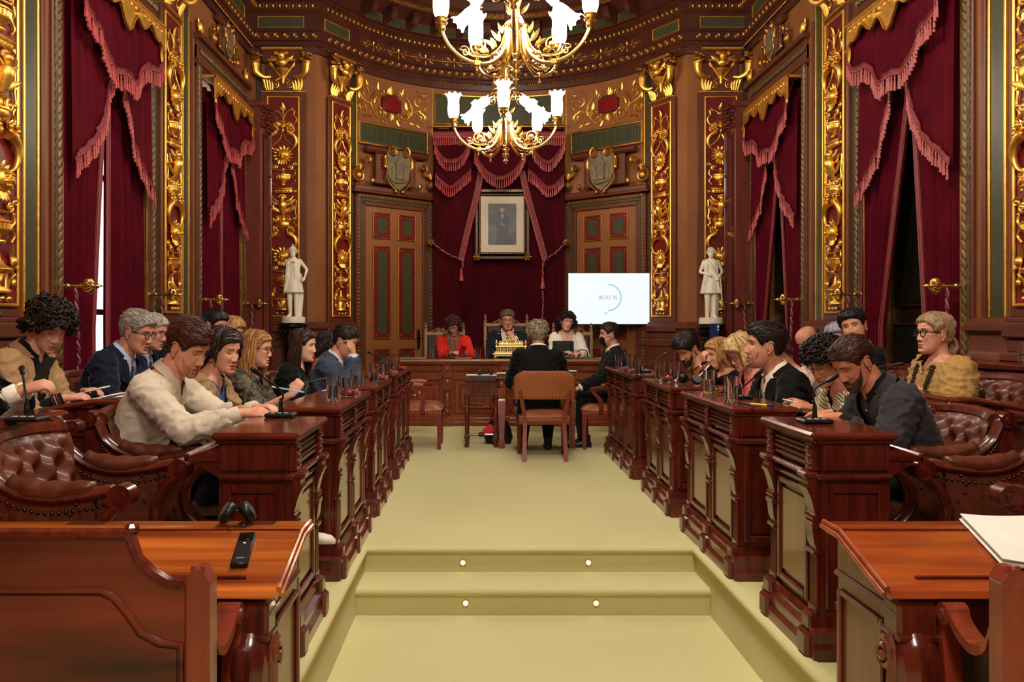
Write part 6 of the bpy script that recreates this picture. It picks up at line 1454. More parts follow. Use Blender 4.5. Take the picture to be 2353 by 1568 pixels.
def hair_f(T, hr, sex, near):
    st = hr['style']; c = hr['c']; hm = hairm(c, hr.get('c1')); r2 = random.Random(hash(str(hr)) % 1000 if False else len(str(hr)))
    tt = np.linspace(-PI, PI, 49); top_t, side_t = hr.get('t', (.018, .009)); zf = hr.get('front', .062); nape = hr.get('nape', -.075)
    ks = [0, .45, .75, 1.0, 1.25, 1.45, 1.75, 2.1, 2.6, PI]; kv = [zf, zf-.002, zf-.012, .034, hr.get('burn', -.005), .022, .016, -.03, nape+.01, nape]
    zb = lambda t: np.interp(abs(t), ks, kv); ns = hr.get('noise', .25)
    NV = 18; A = []; part_y = hr.get('part')
    for j in range(NV):
        v = j/(NV-1); row = []
        for t in tt:
            z0 = zb(t); z = z0+(.1178-z0)*(1-(1-v)**1.5); p = hsurf(np.array([t]), np.array([z]))[0]
            n = p-V(-.012, 0, .025); n /= np.linalg.norm(n); k = min(1, v*6); kk = max(0, min(1, (z-.02)/.08)); th = (side_t+(top_t-side_t)*kk)
            if abs(t) < .8: th += hr.get('quiff', 0)*(1-abs(t)/.8)*math.exp(-((z-.085)/.035)**2)
            th *= (1+ns*fbm(p, hr.get('nf', 38))+ns*.5*fbm(p, 90))
            if part_y is not None and t*0 == 0:
                th *= 1-.55*math.exp(-((p[1]-part_y)/.008)**2)*(p[0] > -.05)
            row.append(p+n*(th*k**.5-.003*(1-k)))
        A.append(row)
    A = np.array(A); q = MB(); q.grid(A)
    n_ = len(tt); bv = BVHTree.FromPolygons([tuple(p) for p in A.reshape(-1, 3)], [(i*n_+j, i*n_+j+1, (i+1)*n_+j+1, (i+1)*n_+j) for i in range(NV-1) for j in range(n_-1)])
    if hr.get('thin'):                       # thin crown: leave the cap off the top
        q = MB(); q.grid(A[:int(NV*hr['thin'])])
    K_ = {2: 1.0, 1: .65, 0: .4}[near]
    def strand(p, D, steps, L, r, lift=.0015, wob=.0):
        pts = []; D = np.array(D, float); p = np.array(p, float)
        for i in range(steps):
            hit = bv.find_nearest(Vector(p)); nrm = np.array(hit[1]); ctr = V(-.012, 0, .025)
            if nrm.dot(np.array(hit[0])-ctr) < 0: nrm = -nrm
            p = np.array(hit[0])+nrm*lift*(1+.6*math.sin(PI*i/steps)); pts.append(p.copy()); D = D-nrm*D.dot(nrm); D /= max(np.linalg.norm(D), 1e-6); p = p+D*L/steps+np.array([r2.gauss(0, wob) for _ in range(3)])
        q.tube(pts, np.interp(np.linspace(0, 1, steps), [0, .5, 1], [r*.5, r, r*.25]), 5, flat=.6)
    def rp(lo=.05, hi=.98, tm=PI):
        t = r2.uniform(-tm, tm); v = r2.uniform(lo, hi); i = int((t+PI)/(2*PI)*(len(tt)-1)); j = int(v*(NV-1)); return A[j, i], t
    if st in ('short', 'bob', 'long', 'tied'):
        comb = hr.get('comb', (-1, .25, -.25))
        for k in range(int((380 if st == 'short' else 130)*K_)):
            p, t = rp(.1 if st != 'short' else .04)
            if hr.get('thin') and p[2] > zb(t)+(.118-zb(t))*hr['thin']: continue
            D = np.array(comb, float)+np.array([r2.gauss(0, .18) for _ in range(3)])
            if st != 'short' or p[2] < .05: D = np.array([-.35 if abs(t) < 1.6 else -.1, 0, -1.0])+np.array([r2.gauss(0, .15) for _ in range(3)])
            if part_y is not None and p[2] > .04: D = V(-.4, 1 if p[1] > part_y else -1, -.1)
            strand(p, D, 5, r2.uniform(.03, .055)*(1 if st == 'short' else 1.6), .0030 if st == 'short' else .005)
    if st in ('curly', 'wavy'):
        R_ = hr.get('curl', .016); N = int(hr.get('n', 240)*(.5+.5*K_))
        for k in range(N):
            p, t = rp(.0, 1); n = p-V(-.012, 0, .025); n /= np.linalg.norm(n); o = p+n*r2.uniform(-.004, R_*.7); a0 = r2.uniform(0, 2*PI); u = np.cross(n, [r2.gauss(0, 1) for _ in range(3)]); u /= np.linalg.norm(u); w_ = np.cross(n, u); rr = R_*r2.uniform(.5, .95)
            q.tube([o+u*rr*math.cos(a)+w_*rr*math.sin(a)*.8+n*(.006*math.sin(a*1.5)+.004*a/5) for a in np.linspace(a0, a0+r2.uniform(3.4, 5.6), 8)], [.002, .0048, .0052, .0052, .0052, .005, .004, .0015], 5)
        if hr.get('len'):
            for k in range(int(hr.get('fall', 60)*(.6+.4*K_))):
                t = r2.choice((-1, 1))*r2.uniform(hr.get('fall0', 1.15), PI); i = int((t+PI)/(2*PI)*(len(tt)-1)); p = A[3, i].copy(); n = V(p[0]+.012, p[1], 0); n /= max(np.linalg.norm(n), 1e-6); Lh = hr['len']*r2.uniform(.6, 1.05); ph = r2.uniform(0, 6); pts = []
                for m_ in range(13):
                    f = m_/12; out = hr.get('vol', .03)*math.sin(PI*min(1, f*1.1+.12)); pts.append(p+n*(out+r2.uniform(-.002, .012))+V(.009*math.sin(ph+f*14), .009*math.cos(ph+f*14), -Lh*f))
                q.tube(pts, np.interp(np.linspace(0, 1, 13), [0, .2, .85, 1], [.006, .0105, .009, .002]), 5)
    if st in ('long', 'bob'):
        Lh = hr.get('len', .28); f0 = hr.get('fall0', 1.0)
        for ly in range(2):
            for k in range(int(46*(.6+.4*K_))):
                sd = 1 if k % 2 else -1; t = sd*(f0+(PI-f0)*((k+.5*ly)/46+r2.uniform(-.01, .01)))
                i = int(np.clip((t+PI)/(2*PI)*(len(tt)-1), 0, len(tt)-1)); pts = []
                for j in np.linspace(NV-2, 4, 7): pts.append(A[int(j), i]*1.0+V(0, 0, 0)+(A[int(j), i]-V(-.012, 0, .025))*(.035+.03*ly))
                e = pts[-1]; n = V(e[0]+.01, e[1], 0); n /= max(np.linalg.norm(n), 1e-6); L_ = Lh*r2.uniform(.85, 1.05)
                ends = T.HR.T@V(0, 0, -1); g = ends*.55+V(0, 0, -1)*.45
                for f in np.linspace(.15, 1, 8): pts.append(e+g*L_*f+n*(.012*math.sin(f*PI*.9)-.010*f*hr.get('tuck', 1))+V(-.012*f, .004*math.sin(f*9+k), 0)*hr.get('wave', 1))
                q.tube(crv(pts, 2), np.interp(np.linspace(0, 1, 2*len(pts)-1), [0, .25, .8, 1], [.005, .011, .011, .003]), 6, flat=.65)
    if st == 'tied':
        for k in range(26):
            a = r2.uniform(0, 2*PI); q.tube(crv([(-.10, .03*math.cos(a), -.02+.02*math.sin(a)), (-.128+.01*math.cos(a), .025*math.cos(a+.5), -.04), (-.125, .028*math.cos(a+1), -.075-.02*r2.random()), (-.10+.02*math.cos(a), .03*math.cos(a+2), -.11-.03*r2.random())], 4), [.004]+[.009]*11+[.002], 5)
    T.hpart('hair', q, hm, 180, fix=False)
def garments(T, top, arms, ring, wk, sex, near, hp):
    if not top: return
    sp, frame, root = T.sp, T.frame, T.root; k = 1 if sex == 'm' else .88
    c0 = sp(.38); up, f, l = frame(.38)
    loc = lambda P: np.stack([(P-c0)@f, (P-c0)@l, (P-c0)@up+.38], 1)     # forward, left, height along the chest
    def shell(e, sl, h1=.50, h0=-.13, vox=None, amp=.0045, fl=0.0, loose=1.0):
        """e: how far off the body; sl: how much of the arm is covered (1.0 elbow, 2.0 wrist)"""
        b = MB(); b.rings([ring(h, e+fl*max(0, .1-h), 22) for h in np.linspace(h0, h1, 18)])
        for key, (S, E, Wt, dd, nn, o_, sd) in arms.items():
            r0 = np.array([.062, .055, .050])*k*loose+e*.8; s1 = o_.get('sl', sl)
            b.ball(S+l*sd*.0, r0[0], 12, 8); pe = S+(E-S)*min(s1, 1); b.tube(crv([S-l*sd*.04+up*.01, S, S*.5+pe*.5, pe], 4), np.interp(np.linspace(0, 1, 13), [0, .3, .7, 1], [r0[0]*.9, r0[0], r0[1], r0[2]]), 12)
            if s1 > 1: pe2 = E+(Wt-E)*min(s1-1, 1); b.ball(E, r0[2], 12, 8); b.tube(crv([E, E*.5+pe2*.5, pe2], 5), np.interp(np.linspace(0, 1, 11), [0, .4, 1], [r0[2], r0[2]*.93, (.034*k*loose+e*.9)]), 12)
        v, fa = voxel(b, vox or {2: .0105, 1: .0135, 0: .018}[near])
        # folds: strongest along the sleeves and at the waist
        bm = bmesh.new(); vs = [bm.verts.new(p) for p in v]
        for q in fa:
            try: bm.faces.new([vs[i] for i in q])
            except ValueError: pass
        bm.normal_update(); L_ = loc(v)
        for vt, lc in zip(bm.verts, L_):
            p = vt.co; wgt = min(1, .45+max(0, abs(lc[1])-.13)*6+max(0, .12-lc[2])*3)
            n1 = noise.noise(Vector((p.x*9+p.z*9, p.y*11, p.z*20-p.x*14))); n2 = noise.noise(Vector((p.x*24-p.z*10, p.y*22+5, p.z*30+p.x*16)))
            vt.co = p+vt.normal*amp*wgt*(2.0*(max(0, 1-abs(n1)*3.4))**1.3+.9*max(0, 1-abs(n2)*4)-.5)
        return bm
    def cutV(bm, ha, wn, hb=.492, back=.075):
        """opens the front in a V from height ha to half-width wn at the neck"""
        ap = c0+up*(ha-.38)
        for sd in (-1, 1):
            edge = (up*(.49-ha)+l*sd*wn); n = np.cross(f, edge); bmesh.ops.bisect_plane(bm, geom=bm.verts[:]+bm.edges[:]+bm.faces[:], plane_co=Vector(ap), plane_no=Vector(n))
        bmesh.ops.bisect_plane(bm, geom=bm.verts[:]+bm.edges[:]+bm.faces[:], plane_co=Vector(c0+up*(hb-.38)), plane_no=Vector(up))
        ds = []
        for fc in bm.faces:
            q = np.array(fc.calc_center_median())-c0; ff, ll, hh = q@f, q@l, q@up+.38
            if (hh > hb and abs(ll) < .13) or (ff > 0.0 and hh > ha and abs(ll) < wn*(hh-ha)/(.49-ha)): ds.append(fc)
        bmesh.ops.delete(bm, geom=ds, context='FACES')
    def finish(bm, name, mt, par=root):
        me = bpy.data.meshes.new(name); bm.to_mesh(me); bm.free(); me.shade_smooth(); return link(name, me, mt, par)
    def bvh(o):
        me = o.data; v = np.empty(len(me.vertices)*3); me.vertices.foreach_get('co', v); return BVHTree.FromPolygons([tuple(p) for p in v.reshape(-1, 3)], [tuple(p.vertices) for p in me.polygons])
    def on(bv, y, h, off=.004, y2=None):
        o = c0+f*.5+l*y+up*(h-.38); r = bv.ray_cast(Vector(o), Vector(-f))
        return (np.array(r[0])+f*off) if r[0] is not None else c0+f*.12+l*y+up*(h-.38)
    kind = top['kind']; col = top['c']; mt = top.get('m') or cloth(col, top.get('c1')); cl = T.root
    if kind in ('shirt', 'jacket'):
        shc = top.get('shirt', (225, 222, 214)); sm = mt if kind == 'shirt' else cloth(shc)
        e = .012 if kind == 'shirt' else .004
        bm = shell(e, top.get('sl', 1.92), amp=.0045 if kind == 'shirt' else .001, loose=1.06 if kind == 'shirt' else .9) if kind == 'shirt' else shell(e, 1.97, amp=.0, loose=.78, vox=.016)
        cutV(bm, top.get('open', .455), .030, .497); sh = finish(bm, 'shirt', sm); bv = bvh(sh)
        # collar: a folded band round the neck with two points
        b = MB(); rows = []; nr_ = .060 if sex == 'm' else .052
        for i in range(25):
            a = math.radians(22+316*i/24); ca, sa = math.cos(a), math.sin(a); upn, fn, ln = frame(.49); dropf = .5+.5*math.cos(a); base = sp(.492)+fn*(nr_*1.12*ca+.004)+ln*nr_*1.15*sa+upn*(.020-.040*max(0, ca))
            o = fn*ca+ln*sa; pt = 1 if i in (0, 24) else 0
            rows.append([base+upn*.0, base+upn*.028-o*.002, base+upn*.030+o*.006, base+o*.020-upn*(.008+.030*max(0, ca)**2)+fn*.012*max(0, ca)])
        b.grid(np.array(rows)); part('collar', b, sm, sh, 60, fix=False)
        if kind == 'shirt' or not top.get('tie'):
            b = MB()
            for h in np.linspace(.42, .12, 5): b.tube([on(bv, 0, h, .001), on(bv, 0, h, .005)], .006, 8)
            part('button', b, cmat('button', (200, 196, 188), rough=.4), sh)
        if top.get('tie'):
            b = MB(); rows = []
            for h, w_ in ((.478, .013), (.462, .017), (.45, .012), (.40, .019), (.32, .026), (.22, .032), (.12, .036), (.09, .002)): p = on(bv, 0, h, .009); rows.append([p-l*w_, p+f*.006, p+l*w_])
            b.grid(np.array(rows)); part('tie', b, cloth(top['tie']), sh, 60, fix=False)
        for key, (S, E, Wt, dd, nn, o_, sd) in arms.items():
            if kind == 'shirt' and top.get('sl', 1.92) < 1.5: continue
            b = MB(); u = (Wt-E)/np.linalg.norm(Wt-E); b.tube([Wt-u*.055, Wt-u*.012, Wt-u*.010], np.array([.037, .038, .036])*k, 14); part('cuff', b, sm, sh, 60)
    if kind == 'jacket':
        bm = shell(.020, top.get('sl', 1.86), amp=.006, fl=.12, loose=1.08); ha = top.get('ha', .16); wn = .078 if sex == 'm' else .085
        cutV(bm, ha, wn, .488); jk = finish(bm, 'jacket', mt); bv = bvh(jk)
        for sd in (-1, 1):
            b = MB(); A = []
            for i in range(14):
                t = i/13; h = ha+(.475-ha)*t; y = wn*(h-ha)/(.49-ha); w_ = .012+.060*math.sin(PI*min(1, t*.78+.02))*(1 if t < .74 else .62); hh = lambda yy, hq: on(bv, sd*yy, hq, .007)
                e0 = on(bv, sd*(y+.006), h, .006); A.append([e0-f*.004-l*sd*.004, e0+f*.004, hh(y+w_*.5, h), hh(y+w_, h+.012*t), on(bv, sd*(y+w_), h+.012*t, .001)])
            b.grid(np.array(A)); part('lapel', b, mt, jk, 60, fix=False)
        b = MB(); rows = []
        for i in range(19):
            a = math.radians(55+250*i/18); ca, sa = math.cos(a), math.sin(a); upn, fn, ln = frame(.49); o = fn*ca+ln*sa; base = sp(.486)+fn*(.070*ca+.0)+ln*.082*sa+upn*(.012-.03*max(0, ca)); rows.append([base-upn*.006, base+upn*.024, base+upn*.026+o*.006, base+o*.026-upn*.014])
        b.grid(np.array(rows)); part('collar', b, mt, jk, 60, fix=False)
        b = MB(); 
        for h in (ha-.02, ha-.12): b.tube([on(bv, -.015, h, .001), on(bv, -.015, h, .007)], .009, 10)
        part('button', b, cmat('button', tuple(int(x*.5) for x in col), rough=.4), jk)
        if top.get('pin'): b = MB(); b.ball(on(bv, .10, .33, .004), .007, 8, 6); part('lapel_pin', b, cmat('pin', top['pin'], rough=.3), jk)
    if kind in ('knit', 'blouse', 'cardigan'):
        if top.get('inner'):
            bm = shell(.006, .4, amp=.002, vox=.014); cutV(bm, top.get('iha', .40), .075, .488); finish(bm, 'inner_top', cloth(top['inner']))
        bm = shell(top.get('e', .020), top.get('sl', 1.8), amp=top.get('amp', .008), fl=.1, loose=top.get('loose', 1.15)); ha, wn = top.get('ha', .43), top.get('wn', .075); cutV(bm, ha, wn, .490)
        o = finish(bm, {'knit': 'sweater', 'blouse': 'blouse', 'cardigan': 'cardigan'}[kind], mt); bv = bvh(o); b = MB(); pts = []
        for i in range(9): t = i/8; h = ha+(.488-ha)*(1-t); pts.append(on(bv, wn*(h-ha)/(.49-ha)+.004, h, .001))
        L_ = pts+[on(bv, -(wn*(h-ha)/(.49-ha)+.004), h, .001) for h in [ha+(.488-ha)*i/8 for i in range(9)]]
        b.tube(L_, .0055, 6); part('neckline', b, mt, o)
        T.bvh = bv
    T.on = lambda y, h, off=.004: on(bv, y, h, off)
F = lambda *a, **k: dict(*a, **k)
DESK = F(L='desk', R='desk')
def crossed_leg(T, arms):
    """one leg stretched forward, its white shoe showing past the desk's end"""
    earring(T, arms)
    e = T.toL(at(684, 1236, 4.02)); k = V(.42, -.12, -.02); q = MB(); q.tube(crv([k, k*.5+e*.5+V(.02, 0, .0), e+V(-.06, 0, .06)], 5), np.linspace(.064, .045, 11), 10); part('trouser_leg', q, cloth((30, 28, 32)), T.root, 180)
    q = MB(); R = []
    for x, w_, h in ((-.07, .028, .05), (-.05, .037, .085), (0, .038, .085), (.06, .043, .062), (.12, .044, .05), (.16, .034, .04), (.18, .016, .022)): R.append([e+V(x, w_*math.cos(a), h*.5+h*.5*math.sin(a)-.03) for a in np.linspace(0, 2*PI, 12, endpoint=False)])
    q.rings(R); part('shoe', q, cmat('shoe', (216, 208, 192), rough=.5), T.root, 60, label='white shoe showing between two desks')
def emblem(T, arms):
    q = MB(); p = T.on(.085, .33, .003); up, f, l = T.frame(.33)
    for a, c in ((0, 0), (.010, .004), (-.010, .004), (0, -.010)): q.ball(p+l*a+up*c, .0065, 6, 4)
    part('embroidered_emblem', q, cmat('grey_thread', (60, 62, 74)), T.root)['kind'] = 'stuff'
def bracelets(T, arms):
    S, E, Wt, dd, nn, o_, sd = arms['R']; u = (Wt-E)/np.linalg.norm(Wt-E); n = np.cross(u, V(0, 0, 1)); n /= np.linalg.norm(n); m = np.cross(u, n)
    for k, col in ((.03, (170, 30, 34)), (.042, (196, 150, 50)), (.055, (40, 50, 90))):
        q = MB(); c = Wt-u*k; q.tube([c+(n*math.cos(a)+m*math.sin(a))*.031 for a in np.linspace(0, 2*PI, 18)], .0035, 5); part('bracelet', q, cmat('bracelet', col), T.root)
def earring(T, arms):
    for s_ in (-1, 1): q = MB(); q.ball((-.008, s_*.083, -.047), .006, 8, 6); T.hpart('earring', q, cmat('pearl_earring', (226, 206, 190), rough=.25))
# ---- front row by the gold-panelled wall with the grey pilasters (facing the aisle)
person('man with short brown beard in a grey-white shirt, writing on the nearest row desk', (432, 802, 4.0), 0, -20, 27, 0, 12, 22, 'm', (214, 152, 122), near=2, s=1.04,
       hair=F(style='short', c=(44, 22, 14), c1=(86, 44, 28), t=(.024, .012), front=.058, comb=(-.6, -.5, .1), quiff=.008), beard=F(c=(132, 86, 64), t=.0022), lid=.75,
       top=F(kind='shirt', c=(196, 182, 160), c1=(214, 202, 182), sl=1.78, open=.42), hands=F(L=F(at=(590, 938, 4.0), curl=.7, d=(1, -.5, .1), n=(-.1, .2, 1)), R=F(at=(556, 950, 3.80), curl=.8, d=(1, .2, .05), n=(0, -.5, 1))), knees=(.46, .12), extras=emblem)
person('woman with straight dark hair in a beige cardigan over a blue top, eyes lowered', (513, 808, 4.55), 0, -24, 12, 0, 10, 16, 'f', (218, 158, 128), near=2, s=1.02,
       hair=F(style='bob', c=(26, 14, 12), c1=(50, 30, 24), t=(.018, .014), front=.064, part=.02, len=.10, fall0=1.25, nape=-.07), lid=.8,
       top=F(kind='cardigan', c=(148, 120, 84), c1=(170, 140, 100), inner=(34, 84, 158), ha=.16, wn=.095, iha=.42, loose=1.3, sl=1.8), hands=F(L='deskin', R=F(at=(600, 955, 4.35), curl=.6)), extras=crossed_leg)
person('woman with long blonde hair and red spectacles in a dark flowered blouse, holding a pen', (592, 803, 5.6), 0, -6, 8, 0, 8, 12, 'f', (222, 166, 136), near=2, s=1.02,
       hair=F(style='long', c=(134, 88, 46), c1=(190, 138, 84), t=(.016, .012), front=.066, part=.01, len=.30, fall0=1.3), glasses=F(c=(130, 26, 44), r=.0024), lid=.4,
       top=F(kind='blouse', c=(16, 18, 24), m=mat('dark_flowered_cloth', (12, 15, 22), (104, 92, 66), .7, scale=26, detail=1), ha=.36, wn=.08, sl=1.15), hands=F(L='deskin', R=F(at=(672, 905, 5.25), curl=1.0, d=(.5, .2, .8), n=(.3, -.9, .2), pole=(-.1, -.3, -1))))
person('woman with long dark brown hair in a black jacket, reading', (698, 796, 6.2), 0, -10, 6, 0, 8, 12, 'f', (228, 178, 152), near=1,
       hair=F(style='long', c=(34, 18, 13), c1=(64, 36, 26), t=(.018, .014), front=.068, part=.0, len=.30, fall0=1.3), lid=.4, top=F(kind='knit', c=(12, 11, 12), ha=.40, wn=.08), gap=-.7, hands=DESK)
person('dark-haired person in red mostly hidden behind the man rubbing his eyes', (752, 796, 7.5), 0, 10, 10, 0, 8, 10, 'f', (200, 146, 118), near=0, hair=F(style='bob', c=(24, 14, 12), t=(.02, .016), len=.12), top=F(kind='knit', c=(150, 24, 26)), gap=-.7, hands=DESK)
person('man in a blue-grey suit rubbing his eyes with one hand', (793, 786, 6.9), 0, -18, 22, 0, 10, 18, 'm', (206, 146, 114), near=1, s=1.06,
       hair=F(style='short', c=(24, 16, 14), c1=(48, 34, 28), t=(.018, .010), front=.066, comb=(-1, .1, -.1)), lid=.9,
       top=F(kind='jacket', c=(58, 68, 88), c1=(68, 78, 98), shirt=(200, 206, 218), tie=(60, 70, 96)), hands=F(R=F(at=(812, 812, 6.62), curl=1.0, d=(-.25, .3, 1), n=(1, -.3, .1), pole=(.6, -.5, -1)), L='deskin'))
# ---- rear row on the same side
person('person in a dark suit cut off by the picture edge, both hands on a phone', (-70, 752, 3.45), 0, 0, 20, 0, 10, 14, 'm', (206, 148, 118), near=2, floorz=.1,
       hair=F(style='short', c=(50, 42, 38)), top=F(kind='jacket', c=(14, 15, 20), sl=1.72, shirt=(226, 218, 200)), hands=F(L=F(at=(58, 893, 3.42), curl=.75, d=(1, -.45, .35), n=(-.4, .4, .8)), R=F(at=(48, 898, 3.26), curl=.85, d=(1, .35, .3), n=(-.3, -.6, .8))))
person('woman with curly dark hair in a beige blazer, looking down at her phone', (112, 752, 4.4), 0, -28, 34, 0, 12, 20, 'f', (214, 156, 128), near=2, s=1.06, floorz=.1,
       hair=F(style='curly', c=(20, 11, 9), c1=(46, 26, 20), t=(.034, .026), front=.06, curl=.021, n=330, len=.07, fall=26, vol=.02), lid=.85,
       top=F(kind='jacket', c=(156, 124, 86), c1=(176, 142, 102), shirt=(18, 17, 18), sl=1.55, ha=.12), hands=F(L=F(at=(196, 900, 4.5), curl=.6, d=(1, -.3, .1), n=(-.2, .5, .9)), R=F(at=(150, 915, 4.22), curl=.7, d=(1, .3, .1), n=(-.1, -.4, 1))), extras=bracelets)
person('grey-haired man in spectacles and a navy suit, reading on the rear-row desk', (315, 764, 5.2), 0, -10, 18, 0, 14, 20, 'm', (204, 142, 112), near=2, s=1.06, floorz=.1,
       hair=F(style='short', c=(124, 116, 106), c1=(176, 168, 156), t=(.020, .012), front=.064, comb=(-.9, .3, .0), quiff=.006), glasses=F(c=(26, 22, 22), r=.0022), lid=.6,
       top=F(kind='jacket', c=(18, 22, 38), c1=(24, 28, 46), shirt=(168, 184, 212), tie=(20, 26, 50), pin=(220, 220, 225)), hands=F(L='deskin', R=F(at='desk')))
person('grey-haired man with a spotted tie, half hidden behind the man in the navy suit', (350, 764, 5.72), 0, -6, 14, 0, 12, 18, 'm', (210, 148, 122), near=1, floorz=.1, hair=F(style='short', c=(150, 144, 136), c1=(190, 184, 176)), glasses=F(c=(40, 34, 34)), top=F(kind='jacket', c=(20, 24, 40), shirt=(160, 176, 206), tie=(16, 18, 30)), gap=-.7, hands=DESK)
person('man with grizzled dark hair in a black jacket, turned away behind the shirt-sleeved man', (434, 768, 6.2), 0, 40, 25, 0, 12, 22, 'm', (196, 140, 112), near=1, floorz=.1, s=1.05, hair=F(style='short', c=(46, 40, 36), c1=(104, 94, 84), t=(.022, .014)), top=F(kind='jacket', c=(18, 17, 18)), gap=-.7, hands=DESK)
person('dark-haired man in thin spectacles, peering out between two heads', (494, 748, 6.75), 0, -20, 16, 0, 10, 14, 'm', (206, 144, 118), near=1, floorz=.1, hair=F(style='short', c=(18, 13, 12), c1=(40, 30, 28), t=(.022, .012)), glasses=F(c=(20, 18, 18)), top=F(kind='jacket', c=(22, 22, 26)), gap=-.7, hands=DESK)
person('woman with short wavy blonde hair, mostly hidden behind the dark-haired woman in beige', (534, 764, 7.3), 0, -14, 14, 0, 8, 12, 'f', (216, 156, 128), near=1, floorz=.1, hair=F(style='bob', c=(150, 98, 50), c1=(206, 158, 96), t=(.028, .022), len=.05, noise=.4, nape=-.06), glasses=F(c=(60, 30, 30)), top=F(kind='knit', c=(120, 40, 44)), gap=-.7, hands=DESK)
# ---- the presiding desk
DZ = .065
person('woman with wavy brown hair in a red jacket, looking down at a red phone', (1041, 750, 10.85), -90, 4, 30, 4, 8, 16, 'f', (200, 142, 114), near=1, floorz=DZ, s=1.0,
       hair=F(style='wavy', c=(44, 20, 15), c1=(84, 42, 30), t=(.026, .024), curl=.018, n=200, len=.10, fall=44, vol=.025), glasses=F(c=(110, 70, 50), r=.0012), lid=.9,
       top=F(kind='jacket', c=(196, 34, 24), c1=(214, 48, 34), shirt=(130, 92, 70), ha=.14), hands=F(L=F(at=(1066, 812, 10.55), curl=.7, d=(.8, -.4, .2), n=(0, .5, 1)), R=F(at=(1040, 812, 10.55), curl=.7, d=(.8, .4, .2), n=(0, -.5, 1))))
person('man presiding in spectacles and a dark suit, chin resting on his hand', (1166, 737, 10.9), -90, 2, 4, 3, 6, 10, 'm', (204, 142, 116), near=1, floorz=DZ, s=1.08, hair=F(style='short', c=(70, 58, 46), c1=(122, 104, 84), t=(.022, .010), front=.06, comb=(-.4, -.9, .1)), glasses=F(c=(120, 60, 60), r=.0018, size=(.024, .014)), lid=.45,
       top=F(kind='jacket', c=(20, 22, 32), shirt=(220, 206, 186), tie=(26, 26, 34)), hands=F(L=F(at=(1180, 775, 10.62), curl=1.2, d=(-.3, -.7, .7), n=(.8, .3, .4), pole=(0, .6, -1)), R='deskin'))
person('woman with dark curly hair in a white jacket, head tilted', (1302, 741, 10.8), -90, 14, 3, -12, 4, 8, 'f', (220, 158, 132), near=1, floorz=DZ, hair=F(style='curly', c=(18, 12, 12), c1=(44, 30, 28), t=(.026, .024), curl=.018, n=240, len=.12, fall=56, vol=.035, fall0=1.25), lid=.3, lipc='r',
       top=F(kind='jacket', c=(226, 220, 204), c1=(236, 230, 216), shirt=(214, 170, 146), ha=.2), hands=F(L='desk', R=F(at='deskin')))
person('grey-haired speaker in a black jacket seated with his back turned', (1236, 770, 8.42), 90, 0, 8, 0, 6, 10, 'm', (200, 146, 118), near=1, s=1.06, hair=F(style='wavy', c=(112, 98, 80), c1=(166, 150, 128), t=(.020, .026), curl=.013, n=260, front=.07, noise=.4), top=F(kind='jacket', c=(14, 13, 14), sl=1.9), hands=F(L='desk', R='desk'), legs=(14, 13, 14), shoe=(12, 11, 11), gap=.1)
def mask_x(T, arms):
    q = MB(); A = []
    for i in range(13):
        y = -.058+.116*i/12; row = []
        for j in range(8):
            z = -.012-.10*j/7; b_ = min(1, 4*j/7, 4*(1-j/7))*.8+.2; k = max(0, 1-(y/.058)**2)**.5; row.append((np.interp(z, [-.115, -.06, -.03, -.01], [.078, .10, .108, .094])*(.55+.45*k)+.006*b_, y*(1-.15*abs(j/7-.4)), z-.010*(1-k)))
        A.append(row)
    q.grid(np.array(A)); m_ = T.hpart('face_mask', q, cloth((14, 13, 14)), 180, fix=False)
    q = MB()
    for s in (-1, 1):
        for z in (-.02, -.09): q.tube(crv([(.06, s*.058, z), (.02, s*.073, (z-.01)/2), (-.012, s*.082, -.01 if z > -.05 else -.03)], 4), .0015, 5)
    T.hpart('ear_loop', q, BLACKP).parent = m_
person('man in a black face mask and dark suit seated sideways by the presiding desk', (1399, 770, 8.95), 180, 8, 4, 0, 4, 6, 'm', (204, 146, 118), near=1, s=1.04, hair=F(style='short', c=(22, 16, 18), c1=(50, 38, 38), t=(.018, .009), front=.066, comb=(-1, .2, .1)), lid=.4, top=F(kind='jacket', c=(18, 17, 18), shirt=(222, 214, 202), tie=(130, 30, 40)), hands=F(L=F(at=(1330, 892, 8.7), curl=.5), R=F(at=(1335, 890, 9.1), curl=.5)), knees=(.44, .06), legs=(17, 16, 17), extras=mask_x, gap=-.2)
# ---- front row on the side of the wall screen (facing the aisle)
person('bearded man with thick black hair in a mustard jumper over white, bent over his desk', (1582, 804, 7.0), 180, 24, 34, 0, 14, 20, 'm', (196, 140, 108), near=1, s=1.05, hair=F(style='short', c=(16, 12, 11), c1=(40, 30, 26), t=(.032, .012), quiff=.02, front=.06), beard=F(c=(36, 24, 18), t=.008), lid=.8, top=F(kind='cardigan', c=(134, 86, 38), inner=(214, 204, 184), ha=.14, wn=.08), hands=F(L='desk', R='desk'))
person('blonde woman with a straight bob in black, hand at her mouth behind the red-lit microphone', (1649, 815, 6.47), 180, 14, 12, 0, 12, 14, 'f', (214, 156, 126), near=1, hair=F(style='bob', c=(140, 92, 46), c1=(200, 150, 88), t=(.018, .014), len=.13, fall0=1.2, part=.0), lid=.5, top=F(kind='knit', c=(14, 13, 14)), hands=F(R=F(at=(1618, 838, 6.2), curl=1.0, d=(.2, .3, 1), n=(1, .2, 0), pole=(.3, -.4, -1)), L='deskin'))
